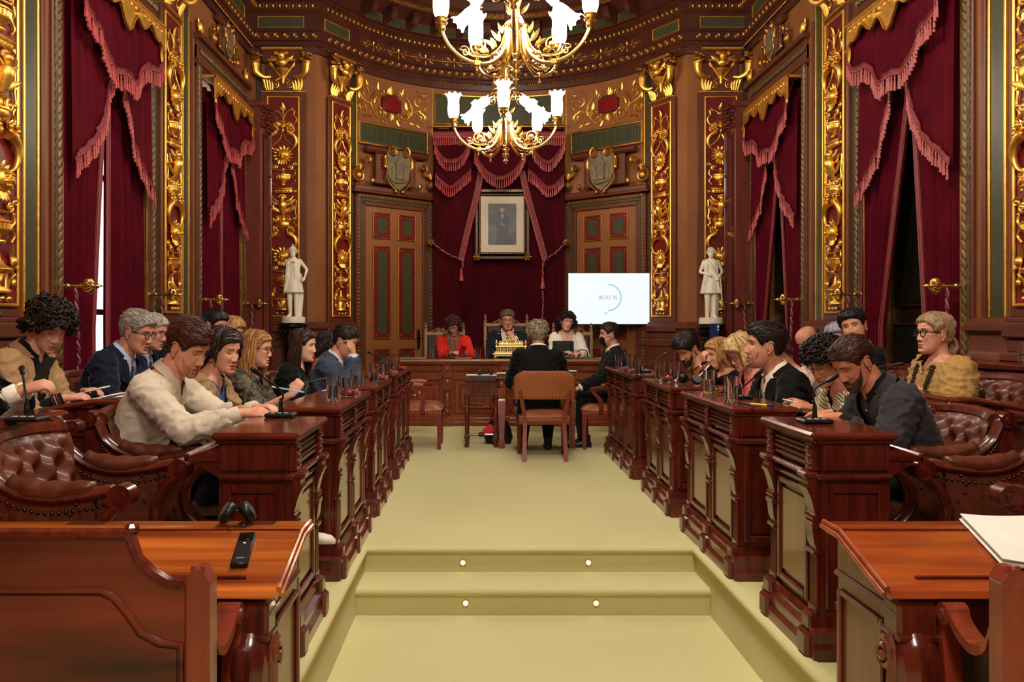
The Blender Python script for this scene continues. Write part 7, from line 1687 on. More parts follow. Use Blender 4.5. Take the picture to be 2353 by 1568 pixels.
person('woman with voluminous pale blonde hair in a pink and red blouse, looking down', (1703, 813, 5.95), 180, 18, 30, 0, 12, 16, 'f', (216, 156, 128), near=1, hair=F(style='bob', c=(176, 134, 78), c1=(232, 200, 140), t=(.034, .028), len=.14, noise=.35, fall0=1.15), glasses=F(c=(80, 40, 50)), lid=.8, top=F(kind='blouse', c=(206, 40, 48), m=mat('pink_red_cloth', (200, 26, 36), (236, 140, 130), .7, scale=14, detail=1), ha=.36, sl=1.4), gap=-.7, hands=DESK)
person('person in a patterned pale blouse, almost hidden behind the black-suited man', (1785, 805, 5.5), 180, 0, 24, 0, 12, 16, 'f', (206, 148, 120), near=0, hair=F(style='bob', c=(50, 24, 20), len=.08), top=F(kind='blouse', c=(214, 196, 178), m=mat('pale_lace_cloth', (222, 206, 190), (186, 150, 136), .8, scale=60, detail=1)), hands=F(L='deskin', R='deskin'))
person('dark-haired man in a black suit with an open white collar, listening', (1757, 797, 5.0), 180, -6, -2, 0, 14, 12, 'm', (204, 142, 112), near=2, s=1.12, hair=F(style='short', c=(16, 11, 10), c1=(44, 30, 26), t=(.022, .012), front=.062, comb=(-.8, .1, .3), quiff=.006), beard=F(c=(112, 78, 62), t=.002), lid=.3, top=F(kind='jacket', c=(12, 12, 14), shirt=(226, 216, 196), ha=.18), gap=-.7, hands=DESK)
def stripes():
    m = bpy.data.materials.new('striped_cloth'); m.use_nodes = True; N = m.node_tree.nodes; L = m.node_tree.links; b = N['Principled BSDF']; b.inputs['Roughness'].default_value = .8
    tc = N.new('ShaderNodeTexCoord'); mp = N.new('ShaderNodeMapping'); mp.inputs['Rotation'].default_value = (.5, .35, 0); wv = N.new('ShaderNodeTexWave'); wv.bands_direction = 'Z'; wv.inputs['Scale'].default_value = 17; wv.inputs['Distortion'].default_value = 1.0; wv.inputs['Detail'].default_value = 0
    r = N.new('ShaderNodeValToRGB'); r.color_ramp.elements[0].position = .12; r.color_ramp.elements[1].position = .2; r.color_ramp.elements[0].color = (*s2l((24, 18, 18)), 1); r.color_ramp.elements[1].color = (*s2l((222, 206, 170)), 1)
    L.new(tc.outputs['Object'], mp.inputs[0]); L.new(mp.outputs[0], wv.inputs[0]); L.new(wv.outputs[1], r.inputs[0]); L.new(r.outputs[0], b.inputs['Base Color']); return m
person('woman with curly black hair in a black and white striped blouse, looking at her phone', (1897, 836, 4.47), 180, 26, 28, 0, 14, 20, 'f', (200, 134, 100), near=2, hair=F(style='curly', c=(14, 9, 8), c1=(34, 22, 18), t=(.034, .024), curl=.017, n=330, front=.056, nape=-.05), glasses=F(c=(150, 110, 70), r=.0012, size=(.025, .02)), lid=.8,
       top=F(kind='blouse', c=(222, 206, 170), m=stripes(), ha=.40, wn=.07, sl=1.05, loose=1.35), hands=F(L=F(at=(1868, 938, 4.35), curl=.6, d=(1, .2, .25), n=(-.2, .5, 1)), R=F(at=(1850, 930, 4.6), curl=.5, d=(1, -.1, .3), n=(-.2, -.5, 1))))
person('bearded man in a grey blazer with a red lapel pin, bent over his desk', (1962, 834, 3.95), 180, 16, 36, 0, 16, 24, 'm', (206, 136, 100), near=2, s=1.02, hair=F(style='short', c=(40, 22, 16), c1=(80, 48, 34), t=(.011, .007), front=.066), beard=F(c=(52, 34, 26), t=.006), lid=.8,
       top=F(kind='jacket', c=(50, 46, 50), c1=(60, 55, 58), shirt=(20, 20, 22), pin=(200, 30, 40), sl=1.75), hands=F(L=F(at=(1925, 958, 3.8), curl=.6, d=(1, .3, -.1), n=(0, .4, 1)), R=F(at=(1905, 950, 4.05), curl=.5, d=(1, -.2, -.1), n=(0, -.3, 1))))
# ---- rear row on the same side
person('bald man in a pale grey polo shirt, looking down', (1856, 784, 7.3), 180, 22, 36, 0, 12, 20, 'm', (208, 146, 116), near=1, floorz=.1, s=1.04, hair=None, beard=F(c=(120, 90, 72), t=.0015, must=0), lid=.8, top=F(kind='knit', c=(132, 126, 112), sl=.75, ha=.42, wn=.06), hands=F(L='deskin', R='desk'))
person('woman with short grey-violet hair, eyes closed, beside the black-suited dark-haired man', (1932, 778, 6.5), 180, 38, 14, 14, 8, 12, 'f', (214, 152, 124), near=1, floorz=.1, hair=F(style='bob', c=(120, 116, 140), c1=(176, 172, 190), t=(.024, .018), len=.04), lid=.95, top=F(kind='knit', c=(30, 28, 32)), gap=-.7, hands=DESK)
person('dark-haired man in a black suit with head tilted, looking across the hall', (1962, 753, 6.02), 180, 52, 2, 14, 4, 8, 'm', (206, 146, 112), near=2, s=1.04, floorz=.1, hair=F(style='short', c=(14, 11, 11), c1=(36, 28, 26), t=(.026, .014), front=.062, comb=(-.6, -.7, .1)), lid=.35, top=F(kind='jacket', c=(18, 17, 20), shirt=(200, 204, 214), ha=.2), gap=-.7, hands=DESK)
def necklace(T, arms):
    bb = []; q = MB()
    for k in range(2):
        for i in range(41):
            a = -1.0+2.0*i/40; y = .088*math.sin(a*1.57)*(1-.12*k); h = .47-(.19+.04*k)*(1-abs(a)**1.6)
            p = T.on(y, h, .014); q.ball(p, .0115 if k else .010, 7, 5)
    part('bead_necklace', q, cmat('olive_beads', (44, 38, 22), rough=.4), T.root)['kind'] = 'stuff'
person('woman with tied-back greying blonde hair, black spectacles and a bead necklace over a tan jumper', (2146, 768, 4.9), 180, 4, 0, 0, 2, 8, 'f', (216, 156, 124), near=2, s=1.04, floorz=.1, hair=F(style='tied', c=(128, 96, 66), c1=(186, 156, 120), t=(.016, .016), front=.068, comb=(-1, .1, -.2)), glasses=F(c=(14, 14, 20), r=.003, size=(.024, .018)), lid=.35,
       top=F(kind='knit', c=(164, 126, 70), c1=(182, 144, 86), ha=.43, wn=.07, loose=1.4, sl=1.75, e=.024), hands=F(L=F(at=(2098, 905, 4.75), curl=.6, d=(.2, -1, .2), n=(1, 0, .5), pole=(-.2, .6, -1)), R=F(at=(2090, 900, 4.95), curl=.6, d=(.2, 1, .1), n=(1, 0, .5))), extras=necklace)
# ---- white marble statues on their black pedestals
def statue_a(b, T):
    """tunic, cap and bent arm in the body itself"""
    b.rings([[T.sp(h)+V(dx*math.cos(a), w_*math.sin(a), 0) for a in np.linspace(0, 2*PI, 20, endpoint=False)] for h, dx, w_ in ((.46, .09, .17), (.36, .13, .20), (.2, .13, .17), (.0, .15, .19), (-.2, .18, .23), (-.38, .20, .27), (-.40, .17, .24))])
    for s in (-1, 1): b.tube(crv([V(.0, s*.09, -.36), V(.03, s*.085, -.6), V(.0+.03*s, s*.08, -.95)], 5), np.linspace(.085, .05, 11), 10); b.tube([V(-.02, s*.08, -.96), V(.08, s*.10, -.985), V(.17, s*.11, -1.0)], [.05, .05, .03], 8)
    for q_ in range(12): b.tube([T.sp(.4)+V(.1+.02*math.sin(q_), -.15+.027*q_, 0), V(.15, -.2+.036*q_, -.38)], .012, 5)
    b.tube([V(-.08, .1, .1), V(-.12, .12, -.5), V(-.1, .1, -1.0)], [.10, .12, .10], 10)
def statue_b(b, T):
    statue_a(b, T); b.tube([V(.12, .2, .1), V(.1, .25, -.3), V(.02, .28, -.7)], .02, 6); b.tube([T.sp(.47)+V(.06, -.13, 0), T.sp(.3)+V(.14, 0, 0), V(.15, .15, -.0)], .035, 8)
for i, (px, lb, fn, hd) in enumerate(((677, 'white marble statue in a cap, long tunic and short cape, on a black carved pedestal', statue_a, F(R=F(at=(.13, -.02, .36), curl=1.0), L=F(at=(.05, .30, .0), curl=.6))), (1632, 'white marble statue with bare legs, a belted tunic and a sash, on a black pedestal', statue_b, F(R=F(at=(.16, -.10, .10), curl=.8), L=F(at=(.12, .18, .02), curl=.8))))):
    Yp = 10.95; T = person(lb, (px-4 if i == 0 else px+2, 580 if i == 0 else 582, Yp), -90 if i == 0 else -96, 6 if i == 0 else -20, 10, 0, 1, 3, 'm', near=1, s=.52, hair=F(style='wavy', c=(220, 210, 186), t=(.02, .02), n=90, len=.06 if i else .04, fall=30), top=None, hands=hd, mats=MARBLE, nolegs=True, statue=fn)
    for ch in T.root.children:
        ch.data.materials.clear(); ch.data.materials.append(MARBLE)
        for c2 in ch.children: c2.data.materials.clear(); c2.data.materials.append(MARBLE)
    b = MB(); b.lathe([(.30, -1.16), (.30, -1.02), (.27, -1.0)], 20, (.0, 0, 0)); part('plinth', b, MARBLE, T.root)
    if i == 0:
        q = MB(); q.rings([[(-.01+.105*k*math.cos(a), .085*k*math.sin(a), z+.02*math.cos(a)) for a in np.linspace(0, 2*PI, 16, endpoint=False)] for z, k in ((.065, 1.0), (.075, 1.08), (.09, 1.0), (.13, .8), (.15, .3))]); q.tube([(-.1, 0, .09), (-.03, 0, .20), (.05, 0, .17)], .02, 6); T.hpart('cap', q, MARBLE)
    zb = T.base[2]-1.16*.52; t = thing('statue_pedestal', ('black carved bracket pedestal under the marble statue in a cap', 'black pedestal with a blue book propped against it under the bare-legged marble statue')[i], 'pedestal', (T.base[0], Yp, 0), world=True, group='black statue pedestals')
    b = MB(); b.lathe([(.17, zb), (.19, zb-.02), (.19, zb-.05), (.12, zb-.08), (.10, zb-.14), (.15, zb-.2), (.12, zb-.26), (.10, .5), (.13, .3), (.2, .1), (.2, 0)], 18, (T.base[0], Yp, 0)); part('column', b, BLACKM, t)
    b = MB()
    for k in range(16): b.ball((T.base[0]+.15*math.cos(k*PI/8), Yp+.15*math.sin(k*PI/8), zb-.09-.02*(k % 2)), (.035, .035, .03), 6, 4)
    part('carved_foliage', b, BLACKM, t)['kind'] = 'stuff'
# ================================================================ THINGS ON DESKS AND TABLES
def on_z(px, py, z): Y = FPX*(CH-z)/(py-VY); return V((px-VX)*Y/FPX, Y, z)
DT = .887
def lathe_mesh(prof, n, name, sharp=40, cap=True): b = MB(); b.lathe(prof, n, cap=cap); return b.mesh(name, sharp)
TUM = lathe_mesh([(0, .0), (.034, 0), (.036, .006), (.0375, .142), (.0355, .142), (.034, .016), (0, .014)], 24, 'glass'); TUM.materials.append(GLASS)
WAT = lathe_mesh([(0, .0155), (.0338, .0165), (.0345, .085), (0, .085)], 20, 'water'); WAT.materials.append(WATER)
def tumbler(p, label, group, water=1.0, k=1.0):
    t = thing('water_tumbler', label, 'glass', p, 0, group); t.scale = (k, k, k); link('glass', TUM, None, t)
    if water: w_ = link('water', WAT, None, t); w_.scale = (1, 1, water)
    return t
BWL = lathe_mesh([(0, 0), (.03, 0), (.032, .004), (.05, .018), (.062, .045), (.060, .046), (.048, .021), (.028, .008), (0, .008)], 22, 'bowl'); BWL.materials.append(GLASS)
b = MB(); r2 = random.Random(4); 
for k in range(26): a, r_ = r2.uniform(0, 6.28), r2.uniform(0, .04); b.ball((r_*math.cos(a), r_*math.sin(a), .018+r2.uniform(0, .022)), (.011, .008, .007), 6, 4)
CANDY = b.mesh('sweets', 180); CANDY.materials.append(mat('red_sweet_wrapper', (150, 14, 18), (190, 70, 50), .25, scale=30))
def bowl(p, label):
    t = thing('glass_bowl', label, 'bowl', p, 0, 'glass bowls of red sweets'); link('bowl', BWL, None, t); c = link('sweets', CANDY, None, t); c['kind'] = 'stuff'; return t
Gn = 'water tumblers on the aisle desks'
for px, py, lb in ((765, 922, 'tall water tumbler before the blonde woman in red spectacles, nearest the pen'), (796, 900, 'water tumbler behind the sweets bowl before the blonde woman in red spectacles'),
                   (824, 885, 'water tumbler standing alone on the desk before the man rubbing his eyes'), (859, 879, 'water tumbler beside the second sweets bowl, before the man rubbing his eyes'), (888, 862, 'water tumbler at the near end of the row desk closest to the empty sideways armchair'),
                   (894, 853, 'middle water tumbler of three on the row desk closest to the empty sideways armchair'), (911, 848, 'water tumbler beside the last sweets bowl near the presiding desk'),
                   (1680, 925, 'water tumbler next to the highlighters, before the black-suited man with an open collar'), (1629, 904, 'water tumbler by the yellow sticky notes, before the black-suited man with an open collar'),
                   (1550, 876, 'water tumbler nearer the headphones, before the blonde women'), (1516, 874, 'water tumbler beside the sweets bowl at the far end of the desk with headphones'), (1469, 862, 'water tumbler nearest the bearded man in mustard, on the desk by the masked man'),
                   (1453, 848, 'middle water tumbler of three on the desk by the masked man'), (1422, 846, 'water tumbler closest to the masked man, at the far end of the row')):
    tumbler(on_z(px, py, DT), lb, Gn, r2.uniform(.8, 1.1))
for px, py, lb in ((801, 911, 'glass bowl of red sweets before the blonde woman in red spectacles'), (876, 876, 'glass bowl of red sweets before the man rubbing his eyes'), (900, 863, 'glass bowl of red sweets on the desk by the empty sideways armchair, nearer end'), (922, 852, "glass bowl of red sweets nearest the presiding desk, red-jacketed woman's side"),
                   (1533, 878, 'glass bowl of red sweets between two tumblers on the desk with headphones'), (1434, 855, 'glass bowl of red sweets by the masked man'), (1455, 860, 'glass bowl of red sweets next to the tumbler nearest the man in mustard'), (1660, 905, 'small glass bowl behind the tumbler and the yellow sticky notes')):
    bowl(on_z(px, py, DT), lb)
tumbler((3.47, 5.28, 1.06), 'empty tumbler on the dark wall console behind the bead-necklace woman', 'other tumblers', 0)
for px, lb in ((994, 'water tumbler on the presiding desk in front of the red-jacketed woman'), (1099, 'water tumbler on the presiding desk, one of a pair, farther from the golden casket'), (1116, 'water tumbler on the presiding desk, one of a pair, beside the golden casket')): tumbler(at(px, 813, 10.42)*V(1, 1, 0)+V(0, 0, .894), lb, 'tumblers on the presiding desk', .7, .95)
# ---- microphones
def mic(label, base, head, bend=(0, 0, .12), k=1.0, red=False):
    base = np.array(base, float); head = np.array(head, float); t = thing('desk_microphone', label, 'microphone', base, world=True, group='gooseneck microphones')
    b = MB(); b.box(base[0]-.065, base[0]+.065, base[1]-.05, base[1]+.05, base[2], base[2]+.018, .006); bs = part('base', b, BLACKP, t)
    b = MB()
    for i in range(3): b.box(base[0]-.04+.03*i, base[0]-.022+.03*i, base[1]-.035, base[1]-.015, base[2]+.016, base[2]+.022, .003)
    part('button', b, cmat('mic_button', (150, 150, 148), rough=.4), bs)['kind'] = 'stuff'
    c = crv([base+V(0, 0, .015), base+V(0, 0, .06), base*.5+head*.5+np.array(bend), head], 6); b = MB(); b.tube(c, np.linspace(.0065, .0042, len(c)), 7); b.lathe([(.012, .0), (.009, .05), (.005, .07)], 10, base+V(0, 0, .015)); part('gooseneck', b, BLACKP, t)
    d = c[-1]-c[-2]; d /= np.linalg.norm(d); b = MB(); b.tube([head-d*.005, head+d*.01, head+d*.03, head+d*.05, head+d*.058], [.008, .011, .0125, .0115, .004], 12); part('capsule', b, BLACKP, t)
    if red: b = MB(); b.tube([head-d*.012, head-d*.004], .0105, 12); part('light_ring', b, mat('red_led_ring', (255, 40, 30), emit=(1, .08, .04, 6)), t)
mic('gooseneck microphone on the nearest row desk before the man in the grey-white shirt', on_z(645, 958, DT), at(598, 862, 3.6), (.05, 0, .02))
mic('gooseneck microphone on the rear-row desk before the person cut off by the edge', on_z(62, 968, .945), at(52, 858, 3.30), (.0, 0, .03))
mic('gooseneck microphone leaning over the desk before the long-haired woman in black', on_z(790, 884, DT), at(678, 884, 5.75), (.02, 0, .04))
mic('gooseneck microphone low over the desk before the man rubbing his eyes', on_z(888, 850, DT), at(850, 812, 7.4), (0, 0, .03))
mic('gooseneck microphone with a lit red ring before the bobbed blonde woman', on_z(1556, 872, DT), at(1612, 838, 6.2), (0, 0, .0), red=True)
mic('gooseneck microphone before the black-suited man with an open white collar', on_z(1700, 916, DT), at(1735, 866, 4.62), (-.03, 0, .0))
mic('gooseneck microphone on the nearest row desk before the man in a grey blazer', on_z(1872, 972, DT), at(1901, 876, 3.55), (-.03, 0, .05))
mic('gooseneck microphone on the rear-row desk between the dark-haired man and the bead-necklace woman', V(2.62, 5.62, .93), at(2056, 838, 5.55), (.0, 0, .04))
mic('gooseneck microphone on the rear-row desk before the bald man', V(2.35, 6.35, .94), at(1842, 826, 6.6), (.0, 0, .04))
mic('gooseneck microphone on the desk by the masked man, leaning to the carved wall', on_z(1478, 856, DT), at(1522, 818, 7.4), (0, 0, .02))
mic('gooseneck microphone in front of the red-jacketed woman', at(1046, 815, 10.5)*V(1, 1, 0)+V(0, 0, .894), at(1037, 768, 10.6), (.02, 0, .03))
# ---- paper
def sheets(name, label, quad, n=1, th=.0012, curl=0.0, cat='paper', lines=False, group=None, m=PAPER):
    """quad: four world corners, counter-clockwise"""
    q = [np.array(p, float) for p in quad]; t = thing(name, label, cat, q[0], world=True, group=group)
    for i in range(n):
        G_ = []; j = V(r2.uniform(-.006, .006), r2.uniform(-.006, .006), 0)*(i > 0)
        for v in np.linspace(0, 1, 8):
            G_.append([q[0]*(1-u)*(1-v)+q[1]*u*(1-v)+q[2]*u*v+q[3]*(1-u)*v+j+V(0, 0, th*(i+1)*1.6+curl*((u-.5)**2*1.4+.3*v*u)*(i == n-1)) for u in np.linspace(0, 1, 9)])
        G_ = np.array(G_); b = MB(); b.grid(G_); b.grid((G_-V(0, 0, th))[:, ::-1]); part('sheet', b, m, t, 60, fix=False)
    if lines:
        b = MB(); 
        for k in range(9):
            v = .12+.085*k; c = [G_[0, 0]*(1-u)*(1-v)+G_[0, -1]*u*(1-v)+G_[-1, -1]*u*v+G_[-1, 0]*(1-u)*v for u in (.12, .85 if k % 3 else .6)]; e = (G_[-1, 0]-G_[0, 0])*.012
            b.add([c[0]+V(0, 0, .004), c[1]+V(0, 0, .004), c[1]+e+V(0, 0, .004), c[0]+e+V(0, 0, .004)], [(0, 1, 2, 3)])
        part('printed_lines', b, cmat('ink', (90, 90, 92)), t, fix=False)['kind'] = 'stuff'
    return t
# slope of the near desks: z as a function of y
nz = lambda y: .640 if y > 2.70 else (.640-(2.70-y)*.28 if y > 2.4 else .556)
def nd(px, py):
    """point of the near desk's sloped top seen at a pixel"""
    Y = 2.6
    for _ in range(30): Y = FPX*(CH-nz(Y))/(py-VY)
    return V((px-VX)*Y/FPX, Y, nz(Y)+.003)
Q = [nd(2180, 1291), nd(2353, 1322), nd(2345, 1215), nd(2182, 1205)]
Q = [V(1.56, 2.47, nz(2.47)), V(1.92, 2.42, nz(2.42)), V(1.93, 2.74, .645), V(1.60, 2.76, .645)]
sheets('paper_stack', 'stack of blank white papers with a curling top sheet on the reddish-brown near desk', [p+V(0, 0, .003) for p in Q], 5, .0022, .03)
Q = [V(1.86, 2.42, nz(2.42)), V(2.15, 2.44, nz(2.44)), V(2.15, 2.74, .645), V(1.88, 2.72, .645)]
sheets('printed_sheet', 'printed white sheet beside the curling papers, cut by the picture edge', [p+V(0, 0, .016) for p in Q], 1, .001, 0, lines=True)
sz = lambda x: .828-max(0, abs(x-AX)-1.315)*.30
def slope_sheet(x, y, sx, sy, label, name='loose_paper', n=2, tilt=0, lines=True, dz=.0):
    c, s = math.cos(tilt), math.sin(tilt); q = []
    for a, e in ((-1, -1), (1, -1), (1, 1), (-1, 1)): X = x+a*sx/2*c-e*sy/2*s; Y = y+a*sx/2*s+e*sy/2*c; q.append(V(X, Y, sz(X)+.006+dz))
    return sheets(name, label, q, n, .0012, .0, lines=lines)
XS = AX-.98-.335-.12
slope_sheet(XS, 5.05, .22, .30, 'white papers on the sloping desk before the blonde woman in red spectacles', tilt=.1, dz=.03)
slope_sheet(XS, 5.75, .22, .30, 'open white booklet before the long-haired woman in black', tilt=-.1, dz=.03)
slope_sheet(XS, 6.5, .22, .30, 'white papers before the man rubbing his eyes', tilt=.1, dz=.02)
XS2 = AX+.98+.335+.12
slope_sheet(XS2-.02, 4.55, .26, .34, 'loose white papers before the black-suited man with an open collar', tilt=.15, n=3, dz=.035)
slope_sheet(XS2, 6.0, .22, .28, 'white note paper under the pen of the bobbed blonde woman', tilt=-.1, dz=.03)
Q = [V(-1.93, 4.10, .925), V(-1.66, 4.12, .952), V(-1.66, 4.52, .952), V(-1.96, 4.50, .925)]; sheets('open_booklet', 'open white booklet on the rear-row desk beside the woman in a beige blazer', Q, 3, .002, .012, cat='booklet')
for px, lb, w_ in ((950, 'white papers at the red-jacketed woman\'s end of the presiding desk', .32), (1065, 'white papers under the hands of the red-jacketed woman', .2), (1395, 'papers on the presiding desk behind the masked man', .26)):
    p = at(px, 815, 10.45); Q = [V(p[0]-w_/2, 10.3, .896), V(p[0]+w_/2, 10.3, .896), V(p[0]+w_/2, 10.5, .896), V(p[0]-w_/2, 10.5, .896)]; sheets('loose_paper', lb, Q, 2)
Q = [V(-.15, 8.86, .733), V(.19, 8.86, .733), V(.19, 9.12, .733), V(-.15, 9.12, .733)]; sheets('paper_stack', 'stack of papers on the small turned-leg table', Q, 8, .003)
Q = [V(.18, 8.78, .768), V(.40, 8.78, .768), V(.40, 9.02, .768), V(.18, 9.02, .768)]; sheets('paper_stack', 'papers on the speaker\'s table, on the side of the small turned-leg table', Q, 6, .003)
Q = [V(.84, 8.80, .768), V(1.03, 8.80, .768), V(1.03, 9.02, .768), V(.84, 9.02, .768)]; sheets('paper_stack', 'papers on the speaker\'s table, on the side of the masked man', Q, 8, .004)
b = MB(); b.box(.14, .36, 9.06, 9.22, .768, .785, .004); tag(part('red_folder', b, cmat('red_card', (176, 30, 34))), 'red folder on the speaker\'s table behind the papers', 'folder')
def pen(label, p, q, col, cap=(20, 40, 120)):
    p, q = np.array(p, float), np.array(q, float); t = thing('pen', label, 'pen', p, world=True); b = MB(); b.tube([p, p*.1+q*.9, q], [.0055, .0055, .0018], 8); part('barrel', b, cmat('pen', col, rough=.35), t); d = (p-q)/np.linalg.norm(p-q); b = MB(); b.tube([p-d*.002, p+d*.03], .0062, 8); part('cap', b, cmat('pen', cap, rough=.35), t)
p = on_z(1705, 930, DT+.008); pen('yellow highlighter with a blue cap lying by the tumbler, before the black-suited man', on_z(1764, 932, DT+.008), on_z(1722, 928, DT+.008), (226, 214, 60), (24, 40, 140)); pen('dark blue pen lying beside the yellow highlighter', on_z(1704, 927, DT+.008), on_z(1738, 936, DT+.008), (20, 24, 60))
b = MB(); c = on_z(1648, 903, DT); b.box(c[0]-.035, c[0]+.035, c[1]-.05, c[1]+.05, DT, DT+.012, .002); tag(part('sticky_notes', b, cmat('yellow_note', (220, 200, 50))), 'pad of yellow sticky notes by the tumbler, before the black-suited man', 'notepad')
pen('light blue pen in the raised hand of the blonde woman in red spectacles', at(636, 891, 5.2), at(700, 902, 5.2), (150, 190, 214), (200, 220, 230)); pen('white pen held by the bobbed blonde woman over her notes', at(1624, 846, 6.05), at(1600, 872, 6.05), (226, 226, 222), (226, 226, 222))
# ---- phones
def phone(label, c, L, W, d, n, col, scr=(14, 14, 18)):
    d = np.array(d, float); d /= np.linalg.norm(d); n = np.array(n, float); n -= d*n.dot(d); n /= np.linalg.norm(n); w_ = np.cross(n, d); c = np.array(c, float); t = thing('mobile_phone', label, 'phone', c, world=True, group='mobile phones')
    def bx(name, l0, w0, z0, z1, m): b = MB(); b.box(-l0/2, l0/2, -w0/2, w0/2, z0, z1, .004); b.v = [c+v[:, :1]*d+v[:, 1:2]*w_+v[:, 2:]*n for v in b.v]; return part(name, b, m, t, 40)
    bx('case', L, W, -.004, .004, cmat('phone_case', col, rough=.3)); bx('screen', L*.93, W*.9, .003, .0048, cmat('phone_screen', scr, rough=.1))
phone('white phone in the hands of the curly-haired woman in a beige blazer', at(215, 897, 4.36), .155, .075, (1, -.1, .25), (-.5, 0, 1), (220, 220, 222), (230, 232, 236))
phone('dark phone held up by the person cut off by the picture edge', at(98, 858, 3.34), .15, .072, (.5, .1, .9), (-1, 0, .5), (18, 18, 24))
phone('red phone in the hands of the red-jacketed woman', at(1063, 806, 10.42), .14, .075, (.3, -.2, .9), (0, -1, .3), (176, 18, 28), (120, 20, 26))
phone('white phone in the hands of the curly-haired woman in stripes', at(1832, 926, 4.5), .15, .075, (-1, .1, .25), (.4, 0, 1), (206, 200, 206), (190, 190, 200))
# black slab phone with a flap case on the honey desk
p0, p1 = nd(548, 1316), nd(571, 1262); c = (p0+p1)/2; d = p1-p0; d /= np.linalg.norm(d); n = V(0, -.27, 1); n -= d*n.dot(d); n /= np.linalg.norm(n); w_ = np.cross(n, d)
t = thing('voting_handset', 'black handset lying on the honey-coloured near desk', 'handset', c, world=True)
def bx2(name, l0, l1, w0, z0, z1, m, par=t): b = MB(); b.box(l0, l1, -w0/2, w0/2, z0, z1, .004); b.v = [c+v[:, :1]*d+v[:, 1:2]*w_+v[:, 2:]*n for v in b.v]; return part(name, b, m, par, 40)
bx2('body', -.09, .09, .052, .0, .016, BLACKP); bx2('slot_cover', .045, .088, .046, .0155, .019, cmat('dark_cover', (10, 10, 11), rough=.2)); bx2('key', .022, .030, .008, .0155, .018, WHITEP); bx2('mark', -.062, -.056, .026, .0155, .0165, cmat('grey_print', (120, 118, 112)))
# ---- headphones
def headset(label, c, r=.075, rz=0.0, up=V(0, 0, 1)):
    t = thing('headphones', label, 'headphones', c, rz, 'black headphones')
    b = MB(); b.tube(crv([(-r, .0, .035), (-r*.9, .05, .03), (-r*.4, .105, .02), (r*.4, .105, .02), (r*.9, .05, .03), (r, 0, .035)], 6), .007, 8); part('headband', b, BLACKP, t)
    for s in (-1, 1):
        b = MB(); b.lathe([(.0, -.022), (.024, -.022), (.036, -.012), (.038, .0), (.034, .010), (.022, .016), (.0, .013)], 18); a = s*.5; R = rot(0, 0, 0)@np.array([[math.cos(1.0), 0, s*math.sin(1.0)], [0, 1, 0], [-s*math.sin(1.0), 0, math.cos(1.0)]]); b.v = [v@R.T+V(s*r*.85, -.01, .042) for v in b.v]; e = part('ear_cup', b, BLACKP, t, 60)
        b = MB(); b.lathe([(.012, .014), (.03, .011), (.031, .014), (.012, .018)], 16); b.v = [v@R.T+V(s*r*.85, -.01, .042) for v in b.v]; part('silver_ring', b, cmat('dark_chrome', (90, 90, 94), rough=.25), e)
    b = MB(); b.tube(crv([(r*.8, -.02, .02), (r*.5, -.06, .006), (.0, -.05, .006), (-.03, -.075, .006)], 6), .003, 5); part('cable', b, BLACKP, t)
    return t
headset('black headphones lying at the back of the honey-coloured near desk', nd(545, 1206)+V(0, .0, .0), .040, .3)
headset('black headphones on the desk before the blonde women', on_z(1588, 885, DT+.001), .09, -1.2)
headset('black headset on top of the papers of the small turned-leg table', V(.05, 8.97, .76), .07, .2)
# dark metal label plates let into the near desks
for px, lb in ((200, 'small dark plate let into the back ledge of the honey-coloured desk, away from the aisle'), (592, 'small dark plate let into the back ledge of the honey-coloured desk, beside the headphones')):
    p = nd(px, 1203); b = MB(); b.box(p[0]-.06, p[0]+.06, p[1]-.02, p[1]+.02, .638, .643, .001); tag(part('name_plate', b, cmat('dark_bronze_plate', (74, 40, 22), rough=.3)), lb, 'plate')
# ---- golden casket
cp = at(1174, 815, 10.5); cx, cy, cz = cp[0], 10.5, .894
t = thing('golden_casket', 'ornate golden casket with arcades, finials and a pierced crest on the presiding desk', 'casket', (cx, cy, cz), world=True)
CG = mat('bright_casket_gold', (250, 220, 140), (255, 236, 170), .3, .85, scale=30)
b = MB(); b.box(cx-.22, cx+.22, cy-.09, cy+.09, cz+.02, cz+.05, .008); b.box(cx-.235, cx+.235, cy-.1, cy+.1, cz+.05, cz+.062, .004); b.box(cx-.21, cx+.21, cy-.085, cy+.085, cz+.062, cz+.085, .006)
for sx in (-1, 1):
    for sy in (-1, 1): b.ball((cx+sx*.2, cy+sy*.08, cz+.012), (.022, .018, .014), 8, 5)
for k in range(12): leaf(b, cx-.19+k*.0345, cz+.036, 0 if k % 2 else PI, .03, .35, cy-.092, .1)
part('base', b, CG, t)
b = MB(); b.box(cx-.19, cx+.19, cy-.07, cy+.07, cz+.085, cz+.145, .004); part('chest', b, cmat('dark_casket_core', (96, 66, 28), rough=.4), t)
b = MB()
for k in range(9):
    x = cx-.18+k*.045; b.box(x-.006, x+.006, cy-.08, cy-.066, cz+.085, cz+.145, .002)
    if k < 8: b.tube([(x+.0225+.018*math.cos(a), cy-.076, cz+.115+.02*math.sin(a)) for a in np.linspace(0, PI, 8)], .005, 5); b.ball((x+.0225, cy-.074, cz+.105), (.008, .006, .012), 6, 4)
b.box(cx-.2, cx+.2, cy-.085, cy+.085, cz+.145, cz+.156, .004); part('arcade', b, CG, t)
b = MB(); b.box(cx-.15, cx+.15, cy-.06, cy+.06, cz+.156, cz+.178, .006); b.box(cx-.16, cx+.16, cy-.066, cy+.066, cz+.178, cz+.186, .003)
for k in range(20): b.box(cx-.148+k*.0156-.003, cx-.148+k*.0156+.003, cy-.066, cy-.058, cz+.156, cz+.178)
part('balustrade', b, CG, t)
b = MB()
